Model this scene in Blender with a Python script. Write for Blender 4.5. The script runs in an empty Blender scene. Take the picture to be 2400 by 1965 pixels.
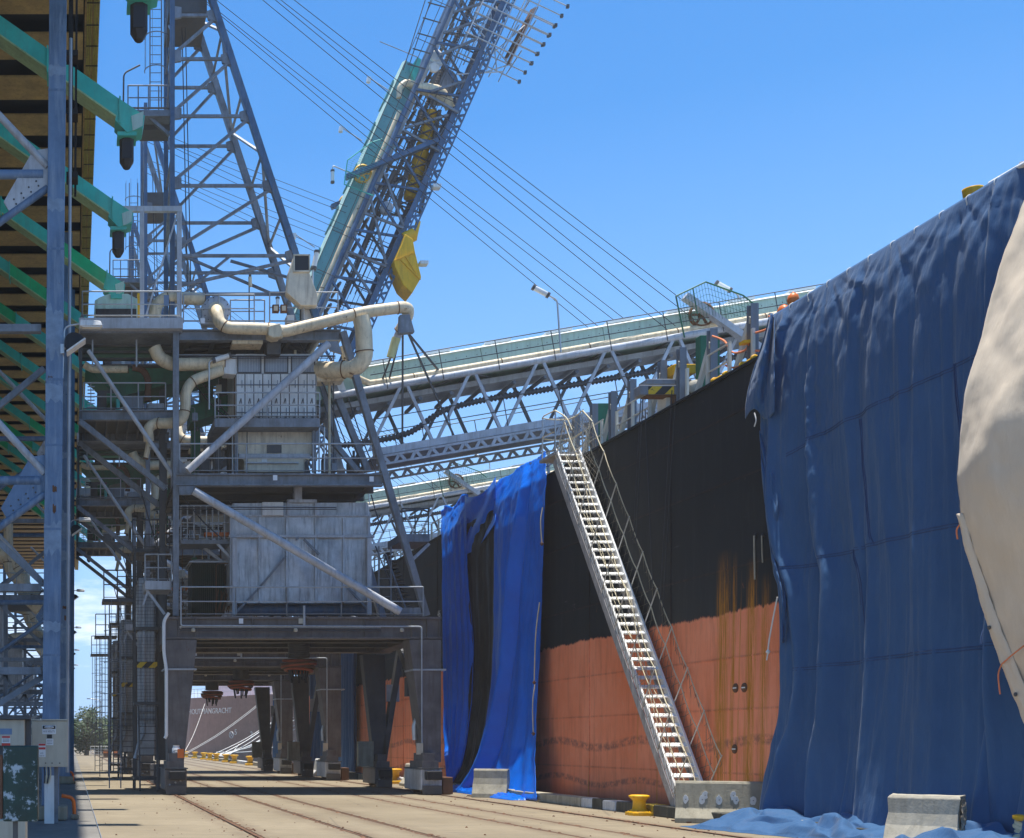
import bpy, math, random
from mathutils import Vector, Matrix, noise as mnoise
random.seed(7)
R = math.radians
V = Vector
scn = bpy.context.scene
col = scn.collection

# ------------------------------------------------------------------ camera
FPX = 3000.0            # focal length in photo pixels (photo 2400 wide)
CAMH = 1.65
VPX, VPY = 168.0, 1741.0
cam = bpy.data.cameras.new('camera')
camo = bpy.data.objects.new('camera', cam)
col.objects.link(camo)
camo.location = (0, 0, CAMH)
camo.rotation_euler = (R(90), 0, 0)
cam.sensor_width = 36.0
cam.lens = 36.0 * FPX / 2400.0
cam.shift_x = (1200 - VPX) / 2400.0
cam.shift_y = (VPY - 982.5) / 2400.0
cam.clip_start = 0.1
cam.clip_end = 6000
scn.camera = camo

# ------------------------------------------------------------------ sky, sun, exposure
SUN_TILT_X, SUN_TILT_Y = 0.026, 0.035      # the midday sun stands almost overhead
sun_dir = V((SUN_TILT_X, SUN_TILT_Y, 1)).normalized()
world = bpy.data.worlds.new('World')
scn.world = world
world.use_nodes = True
wn, wl = world.node_tree.nodes, world.node_tree.links
wn.clear()
w_out = wn.new('ShaderNodeOutputWorld')
w_bg = wn.new('ShaderNodeBackground')
w_bg.inputs[1].default_value = 0.15
sky = wn.new('ShaderNodeTexSky')
sky.sky_type = 'NISHITA'
sky.sun_disc = False
sky.sun_elevation = math.asin(sun_dir.z)
sky.sun_rotation = math.atan2(sun_dir.x, sun_dir.y)
sky.altitude = 0
sky.air_density = 1.0
sky.dust_density = 0.15
sky.ozone_density = 3.5
tc = wn.new('ShaderNodeTexCoord')
mp = wn.new('ShaderNodeMapping'); mp.inputs['Scale'].default_value = (1.6, 1.6, 7.0); mp.inputs['Location'].default_value = (1.3, 0.7, 2.1)
nz = wn.new('ShaderNodeTexNoise'); nz.inputs['Scale'].default_value = 3.2; nz.inputs['Detail'].default_value = 9; nz.inputs['Roughness'].default_value = 0.6
rp = wn.new('ShaderNodeValToRGB'); rp.color_ramp.elements[0].position = 0.54; rp.color_ramp.elements[1].position = 0.70
sx = wn.new('ShaderNodeSeparateXYZ')
m1 = wn.new('ShaderNodeMapRange'); m1.inputs[1].default_value = 0.27; m1.inputs[2].default_value = 0.10
m2 = wn.new('ShaderNodeMath'); m2.operation = 'MULTIPLY'
mx = wn.new('ShaderNodeMix'); mx.data_type = 'RGBA'
mx.inputs[7].default_value = (6.3, 6.5, 6.8, 1)
wl.new(tc.outputs['Generated'], mp.inputs[0]); wl.new(mp.outputs[0], nz.inputs['Vector'])
wl.new(nz.outputs[0], rp.inputs[0]); wl.new(tc.outputs['Generated'], sx.inputs[0])
wl.new(sx.outputs[2], m1.inputs[0]); wl.new(rp.outputs[0], m2.inputs[0]); wl.new(m1.outputs[0], m2.inputs[1])
hs = wn.new('ShaderNodeHueSaturation'); hs.inputs['Saturation'].default_value = 1.30; hs.inputs['Value'].default_value = 0.95
wl.new(sky.outputs[0], hs.inputs['Color'])
wl.new(m2.outputs[0], mx.inputs[0]); 
m3 = wn.new('ShaderNodeMapRange'); m3.inputs[1].default_value = 0.42; m3.inputs[2].default_value = 0.0; m3.inputs[3].default_value = 0.0; m3.inputs[4].default_value = 0.95
m4 = wn.new('ShaderNodeMix'); m4.data_type = 'RGBA'; m4.inputs[7].default_value = (1.75, 3.0, 5.3, 1)
wl.new(sx.outputs[2], m3.inputs[0]); wl.new(hs.outputs[0], m4.inputs[6]); wl.new(m3.outputs[0], m4.inputs[0]); wl.new(m4.outputs[2], mx.inputs[6])
wl.new(mx.outputs[2], w_bg.inputs[0]); wl.new(w_bg.outputs[0], w_out.inputs[0])

sl = bpy.data.lights.new('sun', 'SUN')
sl.energy = 5.0
sl.angle = R(0.6)
sl.color = (1.0, 0.955, 0.88)
slo = bpy.data.objects.new('sun', sl)
col.objects.link(slo)
slo.rotation_euler = sun_dir.to_track_quat('Z', 'Y').to_euler()
slo.location = (0, 0, 80)
scn.view_settings.view_transform = 'Standard'
scn.view_settings.look = 'None'
scn.view_settings.gamma = 1
scn.view_settings.exposure = 0.60
scn.cycles.max_bounces = 8
scn.cycles.diffuse_bounces = 4

# ------------------------------------------------------------------ helpers
def S(Y): return Y / FPX
def P(u, v, Y):
    """the point of the place at depth Y that the photograph shows at (u, v)"""
    s = Y / FPX
    return V(((u - VPX) * s, Y, CAMH + (VPY - v) * s))
def XZ(u, v, Y):
    p = P(u, v, Y); return p.x, p.z

class MB:
    """collects shapes in world coordinates and links them as one mesh object"""
    def __init__(self): self.v = []; self.f = []; self.sm = []; self.mi = []; self.m = 0
    def add(self, vs, fs, smooth=False):
        o = len(self.v); self.v.extend(vs)
        for f in fs:
            self.f.append([i + o for i in f]); self.sm.append(smooth); self.mi.append(self.m)
        return self
    def hexa(self, a, b, c, d, e, f, g, h):
        return self.add([V(p) for p in (a, b, c, d, e, f, g, h)],
                        [(3, 2, 1, 0), (4, 5, 6, 7), (0, 1, 5, 4), (1, 2, 6, 5), (2, 3, 7, 6), (3, 0, 4, 7)])
    def box(self, x0, x1, y0, y1, z0, z1):
        return self.hexa((x0, y0, z0), (x1, y0, z0), (x1, y1, z0), (x0, y1, z0), (x0, y0, z1), (x1, y0, z1), (x1, y1, z1), (x0, y1, z1))
    def fbox(self, u0, v0, u1, v1, Y0, Y1):
        x0, z1 = XZ(u0, v0, Y0); x1, z0 = XZ(u1, v1, Y0)
        return self.box(x0, x1, Y0, Y1, z0, z1)
    def bar(self, p0, p1, w, h, up=None):
        p0, p1 = V(p0), V(p1); d = (p1 - p0).normalized()
        up = V(up) if up else (V((0, 1, 0)) if abs(d.y) < 0.9 else V((0, 0, 1)))
        a = d.cross(up).normalized() * (w / 2); b = a.cross(d).normalized() * (h / 2)
        return self.hexa(p0 - a - b, p0 + a - b, p0 + a + b, p0 - a + b, p1 - a - b, p1 + a - b, p1 + a + b, p1 - a + b)
    def ibeam(self, p0, p1, w, h, t=0.03, up=(0, 0, 1)):
        p0, p1 = V(p0), V(p1); d = (p1 - p0).normalized(); up = V(up)
        a = d.cross(up).normalized(); b = a.cross(d).normalized()
        self.bar(p0 + b * (h / 2 - t / 2), p1 + b * (h / 2 - t / 2), t, w, a)
        self.bar(p0 - b * (h / 2 - t / 2), p1 - b * (h / 2 - t / 2), t, w, a)
        self.bar(p0, p1, h - 2 * t, t, a)
        return self
    def tube(self, p0, p1, r, n=8, r1=None, caps=True):
        p0, p1 = V(p0), V(p1); d = (p1 - p0)
        if d.length < 1e-6: return self
        d.normalize(); r1 = r if r1 is None else r1
        a = d.orthogonal().normalized(); b = d.cross(a)
        vs = []
        for p, rr in ((p0, r), (p1, r1)):
            for i in range(n):
                t = 2 * math.pi * i / n
                vs.append(p + (a * math.cos(t) + b * math.sin(t)) * rr)
        self.add(vs, [(i, (i + 1) % n, n + (i + 1) % n, n + i) for i in range(n)], n > 4)
        if caps: self.add(vs, [tuple(range(n))[::-1], tuple(range(n, 2 * n))])
        return self
    def pipe(self, pts, r, n=10, sub=0, closed=False, radii=None):
        pts = [V(p) for p in pts]
        if sub: pts = smooth_path(pts, sub)
        N = len(pts)
        if radii is None: radii = [r] * N
        elif len(radii) != N: radii = [radii[min(len(radii) - 1, int(i * len(radii) / N))] for i in range(N)]
        d0 = (pts[1] - pts[0]).normalized(); a = d0.orthogonal().normalized()
        vs = []
        for i, p in enumerate(pts):
            if i == 0: d = pts[1] - pts[0]
            elif i == N - 1: d = pts[-1] - pts[-2]
            else: d = (pts[i + 1] - p).normalized() + (p - pts[i - 1]).normalized()
            d = d.normalized() if d.length > 1e-9 else d0
            a = (a - d * a.dot(d)); a = a.normalized() if a.length > 1e-6 else d.orthogonal().normalized()
            b = d.cross(a)
            for k in range(n):
                t = 2 * math.pi * k / n
                vs.append(p + (a * math.cos(t) + b * math.sin(t)) * radii[i])
        fs = []
        for i in range(N - 1):
            for k in range(n):
                fs.append((i * n + k, i * n + (k + 1) % n, (i + 1) * n + (k + 1) % n, (i + 1) * n + k))
        self.add(vs, fs, n > 4)
        self.add(vs, [tuple(range(n))[::-1], tuple(range((N - 1) * n, N * n))])
        return self
    def lathe(self, prof, c, n=16, axis='Z', caps=True):
        c = V(c); vs = []
        for (r, h) in prof:
            for k in range(n):
                t = 2 * math.pi * k / n; x, y = r * math.cos(t), r * math.sin(t)
                vs.append(c + (V((x, y, h)) if axis == 'Z' else V((x, h, y)) if axis == 'Y' else V((h, x, y))))
        fs = [(i * n + k, i * n + (k + 1) % n, (i + 1) * n + (k + 1) % n, (i + 1) * n + k) for i in range(len(prof) - 1) for k in range(n)]
        if caps: fs += [tuple(range(n))[::-1], tuple(range((len(prof) - 1) * n, len(prof) * n))]
        if axis == 'Y': fs = [f[::-1] for f in fs]
        return self.add(vs, fs, n > 6)
    def prism(self, poly, Y0, Y1):
        """polygon of photo pixels on the plane Y0, carried back to Y1"""
        pts = [XZ(u, v, Y0) for u, v in poly]
        return self.xprism(pts, Y0, Y1)
    def xprism(self, pts, Y0, Y1):
        n = len(pts)
        ar = sum(pts[i][0] * pts[(i + 1) % n][1] - pts[(i + 1) % n][0] * pts[i][1] for i in range(n))
        if ar < 0: pts = pts[::-1]
        vs = [V((x, Y0, z)) for x, z in pts] + [V((x, Y1, z)) for x, z in pts]
        fs = [tuple(range(n)), tuple(range(n, 2 * n))[::-1]] + [((i + 1) % n, i, n + i, n + (i + 1) % n) for i in range(n)]
        return self.add(vs, fs)
    def yprism(self, pts, x0, x1):
        """polygon of (y, z) carried along X"""
        n = len(pts)
        vs = [V((x0, y, z)) for y, z in pts] + [V((x1, y, z)) for y, z in pts]
        fs = [tuple(range(n)), tuple(range(n, 2 * n))[::-1]] + [((i + 1) % n, i, n + i, n + (i + 1) % n) for i in range(n)]
        return self.add(vs, fs)
    def grid(self, fn, nu, nv, smooth=True):
        vs = [V(fn(i / nu, j / nv)) for j in range(nv + 1) for i in range(nu + 1)]
        fs = [(j * (nu + 1) + i, j * (nu + 1) + i + 1, (j + 1) * (nu + 1) + i + 1, (j + 1) * (nu + 1) + i) for j in range(nv) for i in range(nu)]
        return self.add(vs, fs, smooth)
    def build(self, name, mat, parent=None, org=None, bevel=0, solid=0, kind=None, label=None):
        if org is None: org = ORG[0] if parent is not None else V((0, 0, 0))
        me = bpy.data.meshes.new(name)
        me.from_pydata([tuple(V(p) - org) for p in self.v], [], self.f)
        mats = mat if isinstance(mat, (list, tuple)) else [mat]
        for m in mats: me.materials.append(M(m))
        me.polygons.foreach_set('use_smooth', self.sm)
        if len(mats) > 1: me.polygons.foreach_set('material_index', self.mi)
        me.update()
        o = bpy.data.objects.new(name, me); col.objects.link(o)
        if parent is not None: o.parent = parent
        else: o.location = org
        if bevel:
            b = o.modifiers.new('bevel', 'BEVEL'); b.width = bevel; b.segments = 2; b.limit_method = 'ANGLE'
        if solid:
            b = o.modifiers.new('solid', 'SOLIDIFY'); b.thickness = solid
        if kind: o['kind'] = kind
        if label: o['label'] = label
        return o

ORG = [V((0, 0, 0))]
def smooth_path(pts, sub):
    out = []
    n = len(pts)
    for i in range(n - 1):
        p0 = pts[max(i - 1, 0)]; p1 = pts[i]; p2 = pts[i + 1]; p3 = pts[min(i + 2, n - 1)]
        for k in range(sub):
            t = k / sub
            out.append(0.5 * ((2 * p1) + (p2 - p0) * t + (2 * p0 - 5 * p1 + 4 * p2 - p3) * t * t + (3 * p1 - p0 - 3 * p2 + p3) * t ** 3))
    out.append(pts[-1]); return out
def round_path(pts, rad, k=5):
    """polyline with its corners rounded"""
    pts = [V(p) for p in pts]; out = [pts[0]]
    for i in range(1, len(pts) - 1):
        a, b, c = pts[i - 1], pts[i], pts[i + 1]
        r = min(rad, (a - b).length * 0.49, (c - b).length * 0.49)
        s = b + (a - b).normalized() * r; e = b + (c - b).normalized() * r
        for j in range(k + 1):
            t = j / k; out.append(s * (1 - t) ** 2 + b * 2 * t * (1 - t) + e * t * t)
    out.append(pts[-1]); return out

def tag(o, label, cat, group=None, kind=None):
    if kind: o['kind'] = kind
    if label: o['label'] = label
    if cat: o['category'] = cat
    if group: o['group'] = group
    return o
def thing(name, loc, label, cat, group=None):
    o = bpy.data.objects.new(name, None); col.objects.link(o)
    o.location = loc; o.empty_display_size = 0.3
    ORG[0] = V(loc)
    return tag(o, label, cat, group)
def copy_tree(o, parent=None, off=V((0, 0, 0))):
    c = o.copy(); col.objects.link(c)
    if parent is not None: c.parent = parent
    else: c.location = o.location + off
    for ch in list(o.children): copy_tree(ch, c)
    return c
def text_mesh(name, s, size, mat, parent, loc, xdir, updir, depth=0.002, align='CENTER', org=None, sx=1.0):
    cu = bpy.data.curves.new(name, 'FONT'); cu.body = s; cu.size = size; cu.align_x = align; cu.align_y = 'CENTER'; cu.extrude = depth
    cu.resolution_u = 3
    to = bpy.data.objects.new(name, cu); col.objects.link(to)
    bpy.context.view_layer.update()
    dg = bpy.context.evaluated_depsgraph_get()
    me = bpy.data.meshes.new_from_object(to.evaluated_get(dg))
    bpy.data.objects.remove(to)
    x = V(xdir).normalized(); y = V(updir).normalized(); z = x.cross(y)
    org = ORG[0] if org is None else org
    for v in me.vertices: v.co = V(loc) - org + x * v.co.x * sx + y * v.co.y + z * v.co.z
    me.materials.clear(); me.materials.append(M(mat))
    o = bpy.data.objects.new(name, me); col.objects.link(o); o.parent = parent
    return o

# ------------------------------------------------------------------ materials
_mats = {}
SPEC = {}
def M(name):
    if name not in _mats: _mats[name] = SPEC[name](name)
    return _mats[name]
def paint(colr, rough=0.55, var=0.25, rust=0.0, streak=0.25, dirt=(0.10, 0.09, 0.08), scale=1.5, metal=0.0, bump=0.15, rustcol=(0.11, 0.045, 0.018), bscale=25, spec=0.4, rscale=2.6):
    def make(name):
        m = bpy.data.materials.new(name); m.use_nodes = True
        n, l = m.node_tree.nodes, m.node_tree.links
        bs = n['Principled BSDF']; bs.inputs['Metallic'].default_value = metal; bs.inputs['Specular IOR Level'].default_value = spec
        tcx = n.new('ShaderNodeTexCoord'); oi = n.new('ShaderNodeObjectInfo')
        ad = n.new('ShaderNodeVectorMath'); ad.operation = 'ADD'
        sc = n.new('ShaderNodeVectorMath'); sc.operation = 'SCALE'; sc.inputs[3].default_value = 7.0
        cb = n.new('ShaderNodeCombineXYZ'); l.new(oi.outputs['Random'], cb.inputs[0]); l.new(oi.outputs['Random'], cb.inputs[1])
        l.new(cb.outputs[0], sc.inputs[0]); l.new(tcx.outputs['Object'], ad.inputs[0]); l.new(sc.outputs[0], ad.inputs[1])
        n1 = n.new('ShaderNodeTexNoise'); n1.inputs['Scale'].default_value = scale; n1.inputs['Detail'].default_value = 8; n1.inputs['Roughness'].default_value = 0.65
        l.new(ad.outputs[0], n1.inputs['Vector'])
        r1 = n.new('ShaderNodeValToRGB')
        lo = [c * (1 - var) for c in colr]; hi = [min(1, c * (1 + var)) for c in colr]
        r1.color_ramp.elements[0].position = 0.3; r1.color_ramp.elements[0].color = (*lo, 1)
        r1.color_ramp.elements[1].position = 0.7; r1.color_ramp.elements[1].color = (*hi, 1)
        l.new(n1.outputs[0], r1.inputs[0]); cur = r1.outputs[0]
        if streak:
            mpx = n.new('ShaderNodeMapping'); mpx.inputs['Scale'].default_value = (5, 5, 0.45); l.new(ad.outputs[0], mpx.inputs[0])
            n2 = n.new('ShaderNodeTexNoise'); n2.inputs['Scale'].default_value = 1.6; n2.inputs['Detail'].default_value = 7; n2.inputs['Roughness'].default_value = 0.7
            l.new(mpx.outputs[0], n2.inputs['Vector'])
            r2 = n.new('ShaderNodeMapRange'); r2.inputs[1].default_value = 0.48; r2.inputs[2].default_value = 0.78; r2.inputs[4].default_value = min(1, streak * 2)
            l.new(n2.outputs[0], r2.inputs[0])
            mm = n.new('ShaderNodeMix'); mm.data_type = 'RGBA'; l.new(r2.outputs[0], mm.inputs[0]); l.new(cur, mm.inputs[6]); mm.inputs[7].default_value = (*dirt, 1)
            cur = mm.outputs[2]
        if rust:
            n3 = n.new('ShaderNodeTexNoise'); n3.inputs['Scale'].default_value = rscale; n3.inputs['Detail'].default_value = 12; n3.inputs['Roughness'].default_value = 0.72
            l.new(ad.outputs[0], n3.inputs['Vector'])
            r3 = n.new('ShaderNodeMapRange'); r3.inputs[1].default_value = 0.70 - 0.25 * rust; r3.inputs[2].default_value = 0.76 - 0.25 * rust
            l.new(n3.outputs[0], r3.inputs[0])
            mm = n.new('ShaderNodeMix'); mm.data_type = 'RGBA'; l.new(r3.outputs[0], mm.inputs[0]); l.new(cur, mm.inputs[6]); mm.inputs[7].default_value = (*rustcol, 1)
            cur = mm.outputs[2]
        l.new(cur, bs.inputs['Base Color'])
        rr = n.new('ShaderNodeMapRange'); rr.inputs[3].default_value = max(0.05, rough - 0.15); rr.inputs[4].default_value = min(1, rough + 0.15)
        l.new(n1.outputs[0], rr.inputs[0]); l.new(rr.outputs[0], bs.inputs['Roughness'])
        if bump:
            n4 = n.new('ShaderNodeTexNoise'); n4.inputs['Scale'].default_value = bscale; n4.inputs['Detail'].default_value = 5; l.new(ad.outputs[0], n4.inputs['Vector'])
            b = n.new('ShaderNodeBump'); b.inputs['Strength'].default_value = bump; b.inputs['Distance'].default_value = 0.02
            l.new(n4.outputs[0], b.inputs['Height']); l.new(b.outputs[0], bs.inputs['Normal'])
        return m
    return make
SPEC.update(
    steel_grey=paint((0.185, 0.208, 0.235), 0.5, 0.42, 0.22, 0.42, bump=0.08),
    steel_blue=paint((0.05, 0.112, 0.20), 0.45, 0.4, 0.18, 0.4, (0.16, 0.19, 0.21), bump=0.08),
    column_blue=paint((0.118, 0.190, 0.300), 0.5, 0.35, 0.16, 0.40, (0.33, 0.40, 0.48), scale=0.9, bump=0.08),
    steel_pale=paint((0.47, 0.49, 0.515), 0.5, 0.22, 0.16, 0.38, (0.22, 0.2, 0.18), bump=0.08),
    steel_dark=paint((0.075, 0.078, 0.08), 0.55, 0.3, 0.16, 0.25, (0.13, 0.1, 0.075), bump=0.1),
    portal_grey=paint((0.125, 0.112, 0.108), 0.55, 0.38, 0.2, 0.45, (0.07, 0.055, 0.045), bump=0.1),
    rail_paint=paint((0.40, 0.43, 0.45), 0.5, 0.2, 0.22, 0.2, bump=0),
    cream_duct=paint((0.74, 0.61, 0.40), 0.5, 0.16, 0.34, 0.40, (0.30, 0.21, 0.11), scale=2.2, bump=0.15),
    hose_yellow=paint((0.62, 0.62, 0.30), 0.45, 0.1, 0, 0.2),
    panel_white=paint((0.76, 0.75, 0.71), 0.5, 0.08, 0.08, 0.30, (0.26, 0.24, 0.21), bump=0.05),
    bin_grey=paint((0.50, 0.51, 0.52), 0.42, 0.34, 0.12, 0.5, (0.12, 0.12, 0.12), scale=1.1, bump=0.1, metal=0.25),
    hopper_cream=paint((0.66, 0.59, 0.45), 0.6, 0.2, 0.22, 0.4, (0.2, 0.15, 0.1)),
    window_grey=paint((0.30, 0.33, 0.36), 0.3, 0.12, 0, 0.2),
    black_frame=paint((0.02, 0.022, 0.025), 0.5, 0.3, 0.05, 0.2),
    mint=paint((0.44, 0.62, 0.53), 0.5, 0.12, 0.04, 0.25, (0.2, 0.26, 0.22), bump=0.05),
    teal=paint((0.05, 0.48, 0.38), 0.45, 0.18, 0.05, 0.22, (0.12, 0.2, 0.15), bump=0.05),
    teal_boom=paint((0.12, 0.36, 0.38), 0.45, 0.15, 0.02, 0.15, (0.1, 0.2, 0.2), bump=0.04),
    green_olive=paint((0.36, 0.50, 0.25), 0.5, 0.2, 0.08, 0.3, (0.12, 0.13, 0.06)),  # chute underside, with light bounced off the ground put into the colour
    green_deep=paint((0.02, 0.16, 0.075), 0.5, 0.3, 0.08, 0.3, (0.04, 0.06, 0.04)),
    roof_white=paint((0.76, 0.80, 0.76), 0.5, 0.06, 0.03, 0.15, (0.5, 0.5, 0.45)),
    board_brown=paint((0.42, 0.265, 0.09), 0.65, 0.32, 0.10, 0.30, (0.12, 0.075, 0.03), scale=1.2),
    beam_black=paint((0.018, 0.016, 0.014), 0.7, 0.4, 0.02, 0.2, (0.04, 0.03, 0.02)),
    conduit_yellow=paint((0.42, 0.33, 0.05), 0.5, 0.25, 0.1, 0.35, (0.08, 0.06, 0.02)),
    yellow=paint((0.82, 0.44, 0.008), 0.5, 0.15, 0.13, 0.3, (0.3, 0.14, 0.02)),
    orange=paint((0.75, 0.17, 0.02), 0.45, 0.15, 0.04, 0.2, (0.3, 0.08, 0.02)),
    rust=paint((0.14, 0.065, 0.03), 0.8, 0.4, 0.3, 0.3, (0.07, 0.03, 0.015), bump=0.4),
    rail_steel=paint((0.15, 0.075, 0.04), 0.6, 0.4, 0.3, 0.1, (0.3, 0.2, 0.13), scale=3, metal=0.2, bump=0.3),
    rubber=paint((0.014, 0.015, 0.017), 0.6, 0.3, 0, 0.2, (0.05, 0.05, 0.05)),
    cable=paint((0.035, 0.04, 0.05), 0.5, 0.2, 0, 0, bump=0),
    hose_dark=paint((0.10, 0.10, 0.105), 0.6, 0.2, 0, 0.1, bump=0),
    concrete_block=paint((0.31, 0.285, 0.215), 0.85, 0.22, 0.10, 0.45, (0.17, 0.15, 0.10), scale=2.5, bump=0.22, rustcol=(0.12, 0.11, 0.085)),
    concrete_pale=paint((0.40, 0.37, 0.295), 0.85, 0.18, 0.16, 0.35, (0.25, 0.22, 0.16), scale=3, bump=0.22, rustcol=(0.10, 0.09, 0.075)),
    aggregate=paint((0.32, 0.27, 0.21), 0.95, 0.6, 0.35, 0.2, (0.12, 0.1, 0.08), scale=14, bump=1.0, rustcol=(0.06, 0.05, 0.04)),
    kerb_concrete=paint((0.40, 0.36, 0.27), 0.85, 0.22, 0.12, 0.4, (0.14, 0.12, 0.08), scale=3, bump=0.5, rustcol=(0.09, 0.08, 0.06)),
    kerb_white=paint((0.62, 0.63, 0.63), 0.8, 0.2, 0.22, 0.4, (0.2, 0.18, 0.13), scale=3, bump=0.4, rustcol=(0.11, 0.10, 0.07)),
    kerb_black=paint((0.06, 0.06, 0.05), 0.85, 0.4, 0.25, 0.4, (0.16, 0.14, 0.09), scale=3, bump=0.4, rustcol=(0.13, 0.115, 0.08)),
    kerb_yellow=paint((0.50, 0.36, 0.04), 0.85, 0.3, 0.3, 0.4, (0.14, 0.12, 0.06), scale=3, bump=0.4, rustcol=(0.11, 0.10, 0.07)),
    patch_white=paint((0.76, 0.76, 0.72), 0.8, 0.1, 0, 0.2, (0.5, 0.5, 0.45), bump=0.4),
    galv=paint((0.55, 0.56, 0.56), 0.35, 0.15, 0.06, 0.25, (0.3, 0.26, 0.2), metal=0.5, bump=0.05),
    ladder_white=paint((0.80, 0.80, 0.77), 0.45, 0.08, 0.06, 0.22, (0.45, 0.4, 0.3), bump=0.05),
    ladder_side=paint((0.40, 0.38, 0.36), 0.6, 0.3, 0.18, 0.5, (0.16, 0.13, 0.1), scale=4),
    rope_cream=paint((0.62, 0.54, 0.36), 0.85, 0.25, 0, 0, bump=0.5, bscale=60),
    rope_white=paint((0.74, 0.71, 0.64), 0.85, 0.15, 0, 0, bump=0.4, bscale=50),
    rope_net=paint((0.17, 0.15, 0.11), 0.85, 0.3, 0, 0, bump=0),
    rope_orange=paint((0.72, 0.22, 0.09), 0.8, 0.2, 0, 0, bump=0.4, bscale=60),
    box_beige=paint((0.52, 0.47, 0.36), 0.45, 0.10, 0.05, 0.25, (0.3, 0.25, 0.17), bump=0.05),
    sign_white=paint((0.80, 0.80, 0.79), 0.4, 0.04, 0, 0.08, bump=0),
    sign_black=paint((0.012, 0.012, 0.014), 0.4, 0.1, 0, 0, bump=0),
    sign_red=paint((0.60, 0.04, 0.03), 0.4, 0.1, 0, 0.1, bump=0),
    sign_blue=paint((0.16, 0.24, 0.36), 0.4, 0.1, 0, 0.1, bump=0),
    peel_green=paint((0.010, 0.040, 0.032), 0.45, 0.4, 0.62, 0.2, (0.03, 0.06, 0.05), scale=3.5, bump=0.3, rustcol=(0.34, 0.42, 0.47), rscale=7),
    lamp_glass=paint((0.78, 0.78, 0.74), 0.25, 0.05, 0, 0.05, bump=0),
    timber=paint((0.13, 0.06, 0.032), 0.8, 0.3, 0.2, 0.4, (0.08, 0.05, 0.03), scale=3, bump=0.4),
    ship_far=paint((0.40, 0.235, 0.20), 0.5, 0.12, 0.03, 0.2, (0.15, 0.09, 0.08)),
    ship_white=paint((0.78, 0.78, 0.76), 0.5, 0.06, 0.03, 0.1),
    deck_grey=paint((0.20, 0.22, 0.245), 0.5, 0.18, 0.06, 0.3, (0.2, 0.15, 0.1), bump=0.06),
    deck_cream=paint((0.68, 0.66, 0.56), 0.5, 0.08, 0.05, 0.2, (0.4, 0.33, 0.22), bump=0.05),
    green_bright=paint((0.015, 0.45, 0.17), 0.4, 0.2, 0.06, 0.2, (0.08, 0.16, 0.06), bump=0.05),
    patch_blue=paint((0.22, 0.30, 0.40), 0.6, 0.2, 0.12, 0.3, (0.2, 0.26, 0.33), scale=6, bump=0.1, rscale=6),
    cabin_green=paint((0.010, 0.026, 0.019), 0.5, 0.4, 0.1, 0.3, (0.03, 0.03, 0.02)),
    hose_red=paint((0.34, 0.075, 0.03), 0.6, 0.3, 0.1, 0.3, (0.12, 0.04, 0.02)),
    flower=paint((0.6, 0.1, 0.45), 0.6, 0.3, 0, 0, bump=0),
    bark=paint((0.13, 0.10, 0.075), 0.9, 0.3, 0, 0.2, bump=0.6),
)
# ------------------------------------------------------------------ special materials
class NT:
    def __init__(s, name):
        s.m = bpy.data.materials.new(name); s.m.use_nodes = True
        s.n, s.l = s.m.node_tree.nodes, s.m.node_tree.links
        s.bs = s.n['Principled BSDF']
    def new(s, t, **k):
        x = s.n.new('ShaderNode' + t)
        for a, b in k.items(): setattr(x, a, b)
        return x
    def link(s, a, b): s.l.new(a, b)
    def coord(s, scale=(1, 1, 1), loc=(0, 0, 0), kind='Object'):
        t = s.new('TexCoord'); mpp = s.new('Mapping'); mpp.inputs['Scale'].default_value = scale; mpp.inputs['Location'].default_value = loc
        s.link(t.outputs[kind], mpp.inputs[0]); return mpp.outputs[0]
    def noise(s, vec, scale, detail=6, rough=0.6, dist=0):
        x = s.new('TexNoise'); x.inputs['Scale'].default_value = scale; x.inputs['Detail'].default_value = detail
        x.inputs['Roughness'].default_value = rough; x.inputs['Distortion'].default_value = dist
        s.link(vec, x.inputs['Vector']); return x.outputs[0]
    def rng(s, val, a, b, c=0, d=1):
        x = s.new('MapRange'); x.inputs[1].default_value = a; x.inputs[2].default_value = b; x.inputs[3].default_value = c; x.inputs[4].default_value = d
        s.link(val, x.inputs[0]); return x.outputs[0]
    def math(s, op, a, b=None):
        x = s.new('Math', operation=op)
        for i, q in enumerate((a, b)):
            if q is None: continue
            if isinstance(q, (int, float)): x.inputs[i].default_value = q
            else: s.link(q, x.inputs[i])
        return x.outputs[0]
    def mix(s, fac, a, b):
        x = s.new('Mix', data_type='RGBA')
        for i, q in ((0, fac), (6, a), (7, b)):
            if isinstance(q, (tuple, list)): x.inputs[i].default_value = (*q, 1)
            elif isinstance(q, (int, float)): x.inputs[i].default_value = q
            else: s.link(q, x.inputs[i])
        return x.outputs[2]
    def bump(s, h, strength, dist=0.02):
        b = s.new('Bump'); b.inputs['Strength'].default_value = strength; b.inputs['Distance'].default_value = dist
        s.link(h, b.inputs['Height']); s.link(b.outputs[0], s.bs.inputs['Normal'])

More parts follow.
